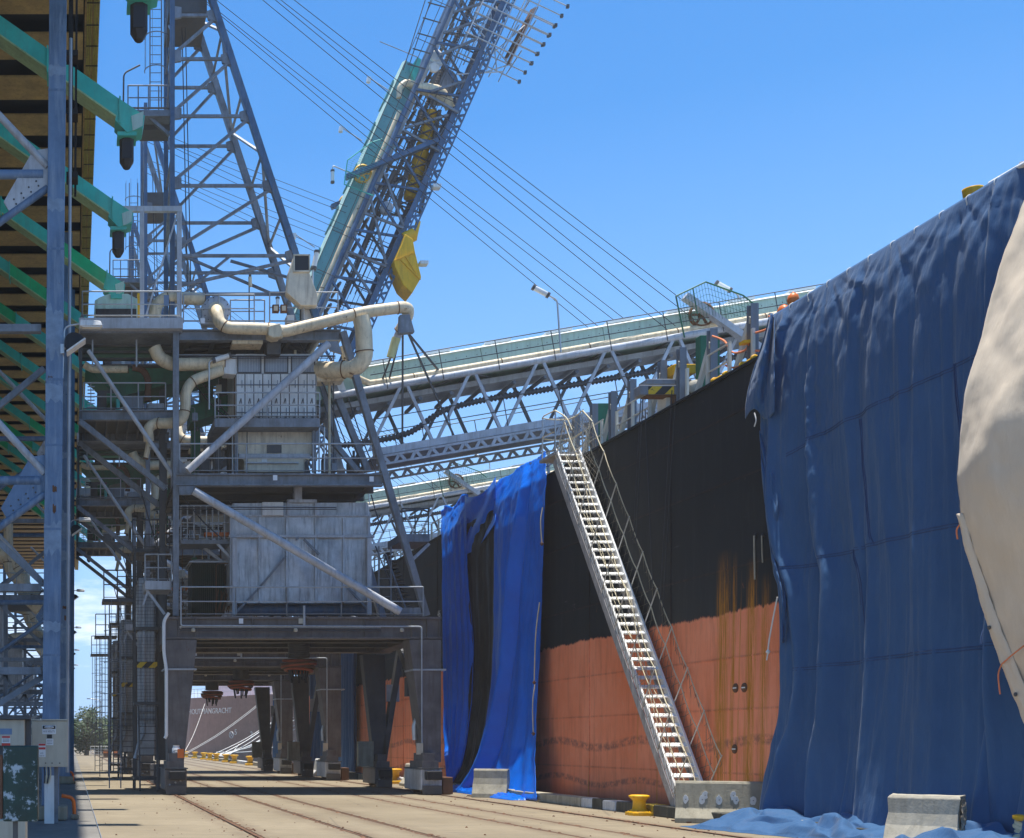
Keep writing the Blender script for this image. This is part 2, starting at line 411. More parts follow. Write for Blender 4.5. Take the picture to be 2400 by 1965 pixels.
def mk_concrete(name):
    t = NT(name); c = t.coord()
    n1 = t.noise(c, 0.22, 8, 0.6); n2 = t.noise(c, 2.2, 8, 0.7); n3 = t.noise(t.coord((0.25, 1.6, 1)), 1.3, 7, 0.65); n4 = t.noise(c, 30, 4, 0.7)
    base = t.mix(t.rng(n1, 0.35, 0.65), (0.190, 0.152, 0.094), (0.262, 0.215, 0.140))
    base = t.mix(t.rng(n2, 0.45, 0.75, 0, 0.55), base, (0.150, 0.120, 0.076))
    base = t.mix(t.rng(n3, 0.52, 0.78, 0, 0.6), base, (0.115, 0.09, 0.06))
    base = t.mix(t.rng(n4, 0.4, 0.8, 0, 0.25), base, (0.31, 0.26, 0.175))
    st = t.noise(c, 0.8, 10, 0.75)
    base = t.mix(t.rng(st, 0.58, 0.72, 0, 0.7), base, (0.12, 0.10, 0.08))
    sp = t.new('SeparateXYZ'); t.link(c, sp.inputs[0]); dn = t.noise(t.coord((3, 0.5, 1)), 1.1, 8, 0.7)
    for gx in (3.28, 5.16, 6.36, 8.87, 10.0, 11.62):
        k = t.math('MULTIPLY', t.rng(t.math('ABSOLUTE', t.math('SUBTRACT', sp.outputs[0], gx)), 0.5, 0.06), t.rng(dn, 0.35, 0.62, 0.1, 0.8))
        base = t.mix(k, base, (0.115, 0.075, 0.045))
    jn = t.math('ABSOLUTE', t.math('SUBTRACT', t.math('FRACT', t.math('MULTIPLY', t.math('ADD', sp.outputs[1], t.math('MULTIPLY', n2, 0.05)), 1 / 7.3)), 0.5))
    base = t.mix(t.rng(jn, 0.004, 0.0015, 0, 0.6), base, (0.09, 0.075, 0.055))
    cr = t.new('TexVoronoi', feature='DISTANCE_TO_EDGE'); cr.inputs['Scale'].default_value = 0.16; t.link(c, cr.inputs['Vector'])
    base = t.mix(t.math('MULTIPLY', t.rng(t.math('ADD', cr.outputs['Distance'], t.math('MULTIPLY', n2, 0.012)), 0.0095, 0.0065), 0.5), base, (0.09, 0.075, 0.055))
    t.link(base, t.bs.inputs['Base Color']); t.bs.inputs['Roughness'].default_value = 0.85
    t.bump(n4, 0.35, 0.015); return t.m
def mk_apron(name):
    t = NT(name); c = t.coord()
    n1 = t.noise(c, 0.35, 8, 0.6); n4 = t.noise(c, 40, 4, 0.7); n2 = t.noise(c, 3, 8, 0.7)
    base = t.mix(t.rng(n1, 0.3, 0.7), (0.13, 0.122, 0.108), (0.20, 0.188, 0.165))
    base = t.mix(t.rng(n2, 0.5, 0.75, 0, 0.5), base, (0.26, 0.245, 0.21))
    t.link(base, t.bs.inputs['Base Color']); t.bs.inputs['Roughness'].default_value = 0.85
    t.bump(n4, 0.4, 0.02); return t.m
def mk_hull(name):
    t = NT(name); c = t.coord()
    sp = t.new('SeparateXYZ'); t.link(c, sp.inputs[0]); y, z = sp.outputs[1], sp.outputs[2]
    edge = t.noise(t.coord((1, 1, 0.22)), 1.5, 12, 0.85)
    zz = t.math('ADD', z, t.math('MULTIPLY', t.math('SUBTRACT', edge, 0.5), 0.60))
    fac = t.rng(zz, 4.40, 4.44)
    n1 = t.noise(c, 0.45, 8, 0.6); n2 = t.noise(t.coord((1, 3, 0.35)), 1.5, 9, 0.7); n3 = t.noise(c, 5, 8, 0.7)
    orange = t.mix(t.rng(n1, 0.3, 0.7), (0.80, 0.215, 0.085), (0.93, 0.33, 0.18))
    orange = t.mix(t.rng(n3, 0.55, 0.75, 0, 0.35), orange, (0.75, 0.42, 0.30))
    orange = t.mix(t.rng(n2, 0.48, 0.75, 0, 0.75), orange, (0.50, 0.14, 0.06))
    # scuffed dark bands where tyres and fenders have rubbed
    wob = t.math('ADD', z, t.math('MULTIPLY', t.math('SINE', t.math('MULTIPLY', y, 1.15)), 0.10))
    for z0, w in ((1.62, 0.13), (0.62, 0.10)):
        d = t.math('ABSOLUTE', t.math('SUBTRACT', wob, z0))
        band = t.math('MULTIPLY', t.rng(d, w, w * 0.5), t.rng(n3, 0.40, 0.58, 0.0, 0.62))
        orange = t.mix(band, orange, (0.10, 0.065, 0.065))
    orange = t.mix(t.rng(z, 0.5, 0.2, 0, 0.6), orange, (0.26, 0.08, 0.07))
    black = t.mix(t.rng(n1, 0.3, 0.7), (0.009, 0.013, 0.018), (0.019, 0.025, 0.031))
    black = t.mix(t.rng(n2, 0.52, 0.75, 0, 0.6), black, (0.040, 0.045, 0.050))
    scuff = t.noise(t.coord((1, 0.5, 3)), 0.9, 10, 0.8)
    black = t.mix(t.math('MULTIPLY', t.rng(scuff, 0.60, 0.66, 0, 0.55), t.rng(t.math('ABSOLUTE', t.math('SUBTRACT', z, 5.6)), 0.9, 0.2)), black, (0.20, 0.21, 0.22))
    base = t.mix(fac, orange, black)
    # chipped coating: primer and rust showing in small ragged spots
    ch = t.noise(t.coord((1, 1, 0.6)), 2.3, 14, 0.8)
    base = t.mix(t.math('MULTIPLY', t.rng(ch, 0.64, 0.67), t.rng(n1, 0.4, 0.6, 0.1, 0.7)), base, (0.22, 0.085, 0.04))
    base = t.mix(t.math('MULTIPLY', t.rng(ch, 0.36, 0.33), t.rng(n1, 0.6, 0.4, 0.05, 0.4)), base, (0.62, 0.50, 0.44))
    # grime caught along the welded seams
    for z0 in (1.0, 2.35, 3.45, 5.35, 7.2, 8.6):
        base = t.mix(t.math('MULTIPLY', t.rng(t.math('ABSOLUTE', t.math('SUBTRACT', z, z0)), 0.035, 0.008), t.rng(n2, 0.38, 0.62, 0.04, 0.36)), base, (0.10, 0.05, 0.035))
    for y0 in (20.5, 25.2, 29.9, 34.6, 39.3, 44.0, 49.0, 54.0):
        base = t.mix(t.math('MULTIPLY', t.rng(t.math('ABSOLUTE', t.math('SUBTRACT', y, y0)), 0.03, 0.008), t.rng(n3, 0.38, 0.62, 0.02, 0.32)), base, (0.10, 0.05, 0.035))
    # rust running down from the scuppers: centre (y), top z, width
    rn = t.noise(t.coord((1, 11, 0.35)), 2.0, 11, 0.8)
    for y0, zt, w, k in ((27.45, 5.7, 0.34, 1.0), (27.0, 5.6, 0.12, 0.9), (26.30, 5.4, 0.26, 1.0), (25.8, 5.0, 0.2, 0.8), (26.75, 5.2, 0.04, 0.6),
                         (34.6, 1.9, 0.05, 0.8), (30.55, 1.8, 0.05, 0.8), (29.9, 3.6, 0.03, 0.5), (31.6, 3.4, 0.04, 0.5), (47.5, 2.2, 0.12, 0.7), (49.5, 3.0, 0.10, 0.6), (56, 4.4, 0.3, 0.5), (60, 4.6, 0.25, 0.5)):
        d = t.math('ABSOLUTE', t.math('ADD', t.math('SUBTRACT', y, y0), t.math('MULTIPLY', t.math('SUBTRACT', z, zt), 0.045)))
        g = t.math('MULTIPLY', t.rng(d, w, w * 0.15), t.rng(z, zt + 0.1, zt - 1.0))
        g = t.math('MULTIPLY', t.math('MULTIPLY', g, t.rng(rn, 0.44, 0.56, 0.0, 1.0)), k)
        base = t.mix(t.math('MINIMUM', t.math('MULTIPLY', g, 1.5), 1.0), base, (0.50, 0.20, 0.012))
        g2 = t.math('MULTIPLY', t.math('MULTIPLY', t.rng(d, w * 0.5, 0), t.rng(rn, 0.55, 0.66)), t.math('MULTIPLY', t.rng(z, zt - 0.5, zt - 2), k))
        base = t.mix(g2, base, (0.10, 0.035, 0.012))
    t.link(base, t.bs.inputs['Base Color'])
    t.link(t.rng(n1, 0.2, 0.8, 0.45, 0.65), t.bs.inputs['Roughness'])
    t.bs.inputs['Specular IOR Level'].default_value = 0.14
    t.bump(t.noise(c, 1.6, 5, 0.6), 0.10, 0.03); return t.m
def mk_cloth(colr, colr2, rough, wr, sheen=0.0, trans=0.0, weave=1.0, spec=0.3, wscale=2.2):
    def make(name):
        t = NT(name); c = t.coord(); n1 = t.noise(c, 0.5, 7, 0.6); n2 = t.noise(t.coord((1, 1, 0.3)), 3, 7, 0.7)
        base = t.mix(t.rng(n1, 0.3, 0.7), colr, colr2)
        base = t.mix(t.rng(n2, 0.5, 0.85, 0, 0.35), base, tuple(min(1, x * 1.25 + 0.03) for x in colr2))
        t.link(base, t.bs.inputs['Base Color']); t.bs.inputs['Roughness'].default_value = rough
        t.bs.inputs['Specular IOR Level'].default_value = spec
        if sheen: t.bs.inputs['Sheen Weight'].default_value = sheen
        if trans:
            tr = t.new('BsdfTranslucent'); t.link(base, tr.inputs[0]); ms = t.new('MixShader'); ms.inputs[0].default_value = trans
            out = t.n['Material Output']; t.link(t.bs.outputs[0], ms.inputs[1]); t.link(tr.outputs[0], ms.inputs[2]); t.link(ms.outputs[0], out.inputs[0])
        w1 = t.noise(t.coord((1, 1.6, 0.55)), wscale, 9, 0.6, 0.1)
        t.bump(w1, wr, 0.12); return t.m
    return make
def mk_leaf(a, b):
    def make(name):
        t = NT(name); c = t.coord(); n1 = t.noise(c, 0.9, 5, 0.6)
        g = t.new('NewGeometry')
        base = t.mix(g.outputs['Random Per Island'], a, b)
        base = t.mix(t.rng(n1, 0.4, 0.7, 0, 0.5), base, b)
        t.link(base, t.bs.inputs['Base Color']); t.bs.inputs['Roughness'].default_value = 0.6
        tr = t.new('BsdfTranslucent'); t.link(base, tr.inputs[0]); ms = t.new('MixShader'); ms.inputs[0].default_value = 0.3
        t.link(t.bs.outputs[0], ms.inputs[1]); t.link(tr.outputs[0], ms.inputs[2]); t.link(ms.outputs[0], t.n['Material Output'].inputs[0])
        return t.m
    return make
def mk_water(name):
    t = NT(name); t.bs.inputs['Base Color'].default_value = (0.02, 0.06, 0.07, 1); t.bs.inputs['Roughness'].default_value = 0.12
    t.bump(t.noise(t.coord(), 1.2, 5, 0.6), 0.3, 0.1); return t.m
def mk_hazard(name):
    t = NT(name); c = t.coord(); sp = t.new('SeparateXYZ'); t.link(c, sp.inputs[0])
    w = t.math('FRACT', t.math('MULTIPLY', t.math('ADD', t.math('ADD', sp.outputs[1], t.math('MULTIPLY', sp.outputs[2], -1.0)), sp.outputs[0]), 2.1))
    n = t.noise(c, 8, 6, 0.7)
    base = t.mix(t.math('GREATER_THAN', w, 0.5), (0.7, 0.45, 0.015), (0.02, 0.02, 0.02))
    base = t.mix(t.rng(n, 0.6, 0.68, 0, 0.8), base, (0.14, 0.06, 0.03))
    t.link(base, t.bs.inputs['Base Color']); t.bs.inputs['Roughness'].default_value = 0.55; return t.m
def mk_haze(name):
    m = bpy.data.materials.new(name); m.use_nodes = True; n, l = m.node_tree.nodes, m.node_tree.links
    n.remove(n['Principled BSDF']); v = n.new('ShaderNodeVolumePrincipled')
    v.inputs['Color'].default_value = (1.0, 0.93, 0.84, 1); v.inputs['Density'].default_value = 0.0006; v.inputs['Anisotropy'].default_value = 0.2
    l.new(v.outputs[0], n['Material Output'].inputs['Volume']); return m
SPEC.update(concrete=mk_concrete, apron=mk_apron, hull=mk_hull, water=mk_water, hazard=mk_hazard, haze=mk_haze,
    canvas_blue=mk_cloth((0.028, 0.100, 0.232), (0.042, 0.130, 0.285), 0.65, 0.35, 0.15, 0.16, spec=0.2, wscale=2.2),
    tarp_blue=mk_cloth((0.0, 0.135, 0.68), (0.0, 0.205, 0.90), 0.30, 0.22, 0, 0.25, spec=0.28, wscale=2.4),
    tarp_black=mk_cloth((0.004, 0.004, 0.006), (0.007, 0.007, 0.010), 0.4, 0.2, 0, 0, spec=0.2),
    canvas_white=mk_cloth((0.68, 0.56, 0.41), (0.78, 0.66, 0.50), 0.8, 0.16, 0.1, 0.05, spec=0.15),
    seam_blue=paint((0.022, 0.062, 0.17), 0.8, 0.2, 0, 0, bump=0),
    leaf_mid=mk_leaf((0.045, 0.09, 0.022), (0.10, 0.16, 0.045)), leaf_dark=mk_leaf((0.022, 0.055, 0.018), (0.055, 0.10, 0.03)))

# ------------------------------------------------------------------ the setting
RAIL_LAND, RAIL_SEA, QUAY_X = 3.28, 11.62, 13.75
GROOVES = ((3.28, 0.16), (5.16, 0.13), (6.36, 0.13), (8.87, 0.10), (10.0, 0.10), (11.62, 0.17))
prof = [(0.52, 0.0)]
for gx, gw in GROOVES:
    prof += [(gx - gw / 2, 0), (gx - gw / 2 + 0.01, -0.06), (gx + gw / 2 - 0.01, -0.06), (gx + gw / 2, 0)]
prof += [(QUAY_X - 0.04, 0), (QUAY_X, -0.05), (QUAY_X, -6)]
mb = MB(); NY = 60
ys = [4 + 496 * (i / NY) ** 1.8 for i in range(NY + 1)]
mb.add([V((x, y, z)) for y in ys for x, z in prof],
       [(j * len(prof) + i, j * len(prof) + i + 1, (j + 1) * len(prof) + i + 1, (j + 1) * len(prof) + i) for j in range(NY) for i in range(len(prof) - 1)])
mb.build('wharf_deck', 'concrete', kind='structure')
mb = MB(); mb.add([V(p) for p in ((-600, -30, -0.012), (0.50, -30, -0.012), (0.50, 500, -0.012), (-600, 500, -0.012))], [(0, 1, 2, 3)])
mb.build('service_road', 'apron', kind='structure')
mb = MB(); mb.add([V(p) for p in ((0.5, -30, -0.03), (13.7, -30, -0.03), (13.7, 4, -0.03), (0.5, 4, -0.03))], [(0, 1, 2, 3)])
mb.add([V(p) for p in ((-3000, 500, -0.02), (13.75, 500, -0.02), (13.75, 5000, -0.02), (-3000, 5000, -0.02))], [(0, 1, 2, 3)])
mb.add([V(p) for p in ((0.49, 4, -0.05), (0.53, 4, -0.05), (0.53, 500, -0.05), (0.49, 500, -0.05))], [(0, 1, 2, 3)])
mb.build('ground', 'apron', kind='structure')
mb = MB(); mb.add([V(p) for p in ((13.76, -60, -2.6), (3000, -60, -2.6), (3000, 5000, -2.6), (13.76, 5000, -2.6))], [(0, 1, 2, 3)])
mb.build('water', 'water', kind='structure')
for gx, gw in GROOVES:
    big = gw > 0.15
    mb = MB(); w = 0.07 if big else 0.055
    o = -0.02
    mb.box(gx - w / 2 + o, gx + w / 2 + o, 6, 400, -0.055, 0.018 if big else 0.002)
    if big: mb.box(gx - gw / 2 + 0.012, gx + gw / 2 - 0.012, 6, 400, -0.059, -0.045)
    mb.build('crane_rail' if big else 'track_rail', 'rail_steel', kind='structure')
# spalled concrete lips and clips beside the rails
mb = MB(); rnd = random.Random(3)
for gx, gw in GROOVES:
    for k in range(130):
        y = 17 + 60 * rnd.random() ** 1.5; sx = rnd.choice((-1, 1)); a = 0.02 + 0.05 * rnd.random(); b = 0.03 + 0.12 * rnd.random()
        cx = gx + sx * (gw / 2 + a * 0.5); h = 0.004 + 0.01 * rnd.random()
        mb.hexa((cx - a, y, -.002), (cx + a * .6, y - b * .4, -.002), (cx + a, y + b, -.002), (cx - a * .7, y + b * .8, -.002), (cx - a * .5, y + .01, h), (cx + a * .4, y, h), (cx + a * .5, y + b * .7, h), (cx - a * .4, y + b * .6, h))
for k in range(700):
    y = 17 + 45 * rnd.random() ** 1.4; x = rnd.choice((13.0 - .5 * rnd.random() ** 3, .55 + 12 * rnd.random(), 3.28 + rnd.gauss(0, .3), 11.62 + rnd.gauss(0, .35))); a = .006 + .02 * rnd.random() ** 2
    mb.hexa((x - a, y - a, 0), (x + a, y - a * .6, 0), (x + a * .8, y + a, 0), (x - a, y + a * .7, 0), (x - a * .5, y - a * .6, a), (x + a * .6, y - a * .3, a * .8), (x + a * .4, y + a * .5, a * 1.1), (x - a * .6, y + a * .4, a * .9))
mb.build('rail_rubble', 'rust', kind='stuff')
tag(bpy.data.objects['rail_rubble'], 'rusty grit and broken concrete along the rail grooves', 'rubble')

# edge of the quay: a kerb of painted blocks
kerb = thing('quay_kerb', (13.3, 40, 0), 'low concrete kerb with worn black, white and yellow blocks on the quay edge', 'kerb')
rnd = random.Random(11); y = 14.0
near = [(36.9, 32.85, 'kerb_concrete'), (32.8, 32.12, 'kerb_white'), (32.1, 31.5, 'kerb_black'), (31.48, 30.75, 'kerb_white'), (30.7, 29.55, 'kerb_black'), (29.5, 28.8, 'kerb_yellow'),
        (28.75, 27.5, 'kerb_black'), (27.45, 26.2, 'kerb_concrete')]
segs = list(near)
while y < 26.0:
    L = rnd.choice((0.8, 1.2, 2.4)); segs.append((min(y + L, 26.15), y, rnd.choice(('kerb_black', 'kerb_concrete')))); y += L + 0.05
y = 37.0
while y < 190:
    L = rnd.choice((0.9, 1.6, 3.2, 4.0)) * (1 if y < 70 else 1.6)
    segs.append((y + L, y, rnd.choice(('kerb_concrete', 'kerb_concrete', 'kerb_white', 'kerb_black')))); y += L + rnd.choice((0.05, 0.05, 0.8))
for y1, y0, mname in segs:
    b = 0.03
    mb = MB(); x0, x1, h = 13.05, 13.45, 0.25 + rnd.uniform(-.015, .015)
    mb.yprism([(y0, 0.001), (y0, h - b), (y0 + b, h), (y1 - b, h), (y1, h - b), (y1, 0.001)][::-1], x0 + rnd.uniform(-.01, .01), x1)
    mb.build('kerb_block', mname, kerb, bevel=0.02)

# ------------------------------------------------------------------ the moored ship with the black and red hull
HX, HTOP, HY0, HY1 = 14.0, 9.48, 6.0, 93.0
ship = thing('cargo_ship', (HX, 45, -2.6), 'cargo ship with black topsides over faded orange-red hull along the quay', 'ship')
def hullpt(a, b):
    y = HY0 + (HY1 - HY0) * a; z = -3.5 + (HTOP + 3.5) * b
    x = HX + 0.012 * mnoise.noise(V((y * 0.8, z * 0.9, 3))) + 0.0025 * math.sin(y * 2 * math.pi / 0.9)
    e = max(0, (y - 78) / 15.0); x += 7 * e * e
    return (x, y, z)
mb = MB(); mb.grid(lambda a, b: hullpt(1 - a, b), 340, 46)
e = [hullpt(i / 80, 1) for i in range(81)]
vs = [V(p) for p in e] + [V((44, p[1], p[2])) for p in e]
mb.add(vs, [(i, i + 1, 82 + i, 81 + i) for i in range(80)])
mb.box(14.6, 44, 6.0, 78, -3.5, 9.0)
hullo = mb.build('hull', 'hull', ship, org=V((0, 0, 0)))
hullo.location = -V(ship.location)
# plate strakes: welded butts and seams standing a few millimetres proud
rnd = random.Random(5)
for z in (1.0, 2.35, 3.45, 5.35, 7.2, 8.6):
    mb = MB(); mb.bar((HX - 0.002, 15, z), (HX - 0.002, 78, z), 0.018, 0.03); mb.build('hull_seam', 'hull', hullo, org=V((0, 0, 0)))
for k, y in enumerate((20.5, 25.2, 29.9, 34.6, 39.3, 44, 49, 54, 59, 64)):
    mb = MB(); mb.bar((HX - 0.002, y, 0), (HX - 0.002, y, 9.4), 0.03, 0.018, (0, 1, 0)); mb.build('hull_seam', 'hull', hullo, org=V((0, 0, 0)))
mb = MB(); mb.box(HX - 0.05, HX + 0.25, HY0, 78, HTOP - 0.02, HTOP + 0.04); mb.build('deck_edge', 'hull', hullo, org=V((0, 0, 0)))
# three small round fittings with a pale bar, and the rope hanging from a side hole
for u, v in ((1725, 1613), (1745.5, 1612), (1723, 1756)):
    Y = FPX * HX / (u - VPX); p = P(u, v, Y)
    mb = MB(); mb.lathe([(0.09, -0.03), (0.10, -0.02), (0.10, 0.0)], (p.x, p.y, p.z), 14, 'X'); o = mb.build('hull_fitting', 'timber', ship)
    mb = MB(); mb.box(HX - 0.035, HX - 0.028, p.y - 0.07, p.y + 0.07, p.z - 0.013, p.z + 0.013); mb.build('fitting_bar', 'patch_white', o)
for (u, v, L, w) in ((1771, 1256, 0.9, 0.02), (1789, 1256, 0.55, 0.016)):
    Y = FPX * HX / (u - VPX); p = P(u, v, Y)
    mb = MB(); mb.lathe([(0.05, -0.02), (0.06, 0.0)], p, 10, 'X'); o = mb.build('scupper', 'rubber', ship)
    mb = MB(); mb.pipe([(HX - .03, p.y, p.z), (HX - .035, p.y - 0.02, p.z - L * .5), (HX - .03, p.y - 0.03, p.z - L)], w, 6); mb.build('scupper_lip', 'kerb_concrete', o)
p = P(1030, 1440, FPX * HX / (1030 - VPX))
text_mesh('draft_mark', '46', 0.4, 'patch_white', ship, (HX - 0.02, p.y, p.z), (0, -1, 0), (0, 0, 1))
# thin falls hanging from the davit
for (u0, v0, u1, v1) in ((1502, 930, 1484, 1275), (1507, 930, 1490, 1275), (1512, 960, 1530, 1380), (1575, 915, 1546, 1430), (1583, 935, 1553, 1430)):
    Y0 = FPX * (HX - .25) / (u0 - VPX); Y1 = FPX * (HX - .12) / (u1 - VPX)
    mb = MB(); mb.pipe([P(u0, v0, Y0), P((u0 + u1) / 2, (v0 + v1) / 2, (Y0 + Y1) / 2), P(u1, v1, Y1)], 0.012, 4); mb.build('hanging_fall', 'cable', ship)
# deck stanchions, rails and gear along the ship's side
def sy(u, X=HX + 0.25): return FPX * X / (u - VPX)
DX = HX + 0.25
posts = [(1764, 714), (1669, 773), (1597, 817), (1552, 847), (1481, 891), (1436, 919), (1392, 948), (1350, 975)]
for u, vt in posts:
    Y = sy(u); zt = P(u, vt, Y).z
    mb = MB(); mb.ibeam((DX, Y, HTOP), (DX, Y, zt), 0.16, 0.18, 0.02, up=(0, 1, 0)); mb.build('cargo_stanchion', 'deck_grey', ship)
    mb = MB(); mb.bar((DX, Y + 0.05, HTOP + 1.1), (DX, Y + 0.75, HTOP + 0.02), 0.09, 0.12); mb.build('stanchion_brace', 'deck_cream', ship)
for u, vt in ((1656, 790), (1414, 948)):
    Y = sy(u, DX + .5); zt = P(u, vt, Y).z
    mb = MB(); mb.box(DX + .3, DX + .75, Y - 0.12, Y + .12, HTOP, zt); mb.build('green_post', 'green_deep', ship, bevel=.01)
# cream guard rails between
ys = [26.6 + 0.95 * i for i in range(52)]
for i, Y in enumerate(ys):
    mb = MB(); mb.box(DX - 0.12, DX - 0.06, Y - 0.035, Y + 0.035, HTOP + .02, HTOP + .78); mb.build('guard_post', 'deck_cream', ship)
for z in (0.4, 0.78):
    for ya, yb in ((27.5, 28.5), (31.3, 33.2), (34.1, 40.9), (41.8, 50.4), (51.3, 74)):
        mb = MB(); mb.bar((DX - .09, ya, HTOP + z), (DX - .09, yb, HTOP + z), 0.03, 0.03); mb.build('guard_rail', 'deck_cream', ship)
# hatch coaming and lockers behind the rail
mb = MB(); mb.box(17.5, 40, 17, 26.5, 9.0, 10.9); mb.build('hatch_coaming', 'deck_cream', ship, bevel=.02)
mb = MB(); mb.box(17.5, 40, 30, 48, 9.0, 10.2); mb.build('hatch_coaming', 'deck_grey', ship, bevel=.02)
mb = MB(); mb.box(17.5, 40, 52, 75, 9.0, 10.2); mb.build('hatch_coaming', 'deck_grey', ship, bevel=.02)
mb = MB(); mb.fbox(1580, 853, 1632, 875, 30.5, 31.3); mb.build('deck_locker', 'yellow', ship, bevel=.02)
mb = MB(); p = P(2280, 450, 20.6); mb.lathe([(0.11, -0.3), (0.145, 0.02), (0.15, 0.05), (0.12, 0.055)], p, 16); mb.build('deck_drum', 'yellow', ship)
mb = MB(); mb.tube(P(2322, 431, 19.7), P(2420, 375, 18.3), 0.045, 8); mb.tube(P(2396, 470, 18.8), P(2396, 380, 18.8), 0.04, 8); mb.build('awning_spar', 'ladder_white', ship)
# yellow lashing bars with end rings
for (u0, v0, u1, v1) in ((1674, 893, 1701, 878), (1741, 856, 1768, 840)):
    a = P(u0, v0, sy(u0, HX + .1)); b = P(u1, v1, sy(u1, HX + .1))
    mb = MB(); mb.tube(a, b, 0.045, 8)
    for q in (a, b): mb.lathe([(0.04, -0.025), (0.075, -0.025), (0.075, 0.025), (0.04, 0.025)], q, 12, 'Y')
    mb.build('roller_bar', 'yellow', ship)
mb = MB(); mb.prism([(1743, 797), (1759, 796), (1759, 803), (1744, 804)], 26.7, 26.9); mb.build('chock', 'yellow', ship)
# red-orange safety ropes slung between the stanchions
for pts in ([(1670, 788), (1698, 800), (1716, 826), (1745, 822), (1757, 801)], [(1764, 782), (1790, 775), (1802, 768)], [(1764, 822), (1790, 822), (1806, 820)], [(1701, 857), (1718, 862), (1742, 856)],
            [(1802, 742), (1820, 746), (1838, 736)]):
    pp = [P(u, v, sy(u, HX + .2)) for u, v in pts]
    mb = MB(); mb.pipe(pp, 0.022, 6, sub=5); mb.build('safety_rope', 'rope_orange', ship)
mb = MB(); p = P(1802, 752, sy(1802)); mb.box(p.x, p.x + .06, p.y - .03, p.y + .03, HTOP, p.z + .15); mb.build('guard_post', 'deck_cream', ship)
for i, (u, v, w, h) in enumerate(((1859, 703, .22, .26), (1836, 732, .30, .20))):
    p = P(u, v, sy(u, HX + .12))
    o = thing('mooring_buoy', p - V((0, 0, h / 2)), ('upright orange buoy hooked over the rail beside the blue canvas', 'orange float lying on its side below the upright buoy')[i], 'buoy', 'orange buoys on the rail')
    mb = MB(); pr = [(0.02, -.5), (.25, -.46), (.42, -.3), (.5, 0), (.42, .3), (.25, .46), (.06, .52), (.06, .6)]
    mb.lathe([(r * w, q * h) for r, q in pr], p, 14, 'Z' if i == 0 else 'X'); mb.build('float_body', 'orange', o)
    mb = MB(); mb.tube(p + V((-.01, 0, h * .5)), p + V((.05, 0, -h * 1.2)), .015, 6); mb.build('lanyard', 'rope_orange', o)
# small boat davit with hazard stripes and drum
p0 = P(1560, 925, 30.2); Yd = 30.4
dav = thing('accommodation_davit', (HX + .1, Yd, HTOP), 'grey davit head with yellow and black stripes and winch drum', 'davit')
mb = MB(); mb.fbox(1500, 902, 1604, 926, 30.0, 30.35); mb.build('arm', 'deck_grey', dav, bevel=.02)
mb = MB(); mb.fbox(1520, 906, 1580, 924, 29.985, 30.005); mb.build('hazard_plate', 'hazard', dav)
mb = MB(); mb.fbox(1516, 888, 1584, 901, 30.05, 30.5); mb.build('arm_cover', 'deck_grey', dav, bevel=.02)
mb = MB(); mb.fbox(1586, 888, 1622, 901, 30.1, 30.6); mb.build('gearbox', 'deck_grey', dav, bevel=.03)
c = P(1618, 914, 29.9); mb = MB(); mb.lathe([(0.05, -.26), (.17, -.25), (.17, -.22), (.13, -.2), (.13, .02), (.17, .04), (.17, .1), (.05, .12)], c, 20, 'Y'); dr = mb.build('drum', 'concrete_pale', dav)
mb = MB(); mb.lathe([(0.135, -.21), (.18, -.2), (.18, -.14), (.135, -.13)], c, 20, 'Y'); mb.build('brake_band', 'rubber', dr)
mb = MB(); mb.fbox(1578, 926, 1590, 950, 30.0, 30.3); mb.fbox(1515, 925, 1590, 928, 30.0, 30.32); mb.build('bracket', 'rust', dav)
mb = MB(); mb.box(HX, HX + .35, 30.15, 30.6, HTOP, 10.05); mb.box(c.x - .05, HX + .3, 30.05, 30.3, c.z - .3, c.z - .12); mb.build('pedestal', 'deck_cream', dav)

# ------------------------------------------------------------------ the second ship beyond: bow towards us
far = thing('far_ship', (20, 165, -2.6), 'brown hulled ship moored beyond the cranes with its name on the bow', 'ship')
def farpt(a, b):
    # a: 0 the stem, 1 along the quay side;  b: 0 waterline .. 1 deck edge
    fl = 1 - b
    ang = a
    if a < 0.5:
        q = a / 0.5; x = 25.5 - 11.6 * q ** 0.9; y = 137.5 + 13 * q ** 1.5
    else:
        q = (a - 0.5) / 0.5; x = 13.9; y = 150.5 + 70 * q
    k = max(0, 1 - a / 0.55)
    x = x + fl * 1.6 * k * 0.6; y = y + fl * 2.2 * k
    z = -2.6 + (9.55 - 0.15 * a) * b
    return (x, y, z)
mb = MB(); mb.grid(farpt, 60, 14)
ee = [farpt(i / 60, 1) for i in range(61)]
mb.add([V(p) for p in ee] + [V((37 if i > 20 else 25.5 + (25.5 - p[0]), p[1], p[2])) for i, p in enumerate(ee)], [(i + 1, i, 61 + i, 62 + i) for i in range(60)])
mb.grid(lambda a, b: (51 - farpt(1 - a, b)[0], farpt(1 - a, b)[1], farpt(1 - a, b)[2]), 60, 14)
fh = mb.build('hull', 'ship_far', far, org=V((0, 0, 0))); fh.location = -V(far.location)
def on_far(u, v):
    best = None
    for i in range(400):
        a = i / 400 * 0.5
        for b in (0.55, 0.7, 0.85, 0.95):
            x, y, z = farpt(a, b); uu = VPX + FPX * x / y; vv = VPY - FPX * (z - CAMH) / y
            d = abs(uu - u) + 0.3 * abs(vv - v)
            if best is None or d < best[0]: best = (d, a, b)
    return best
d, a, b = on_far(495, 1668); a2 = on_far(455, 1668)[1]; a3 = on_far(535, 1668)[1]
pL, pR, pM = V(farpt(a2, .8)), V(farpt(a3, .8)), V(farpt(a, .8))
dirx = (pR - pL); L = dirx.length; dirx.normalize()
nrm = dirx.cross(V((0, 0, 1))).normalized()
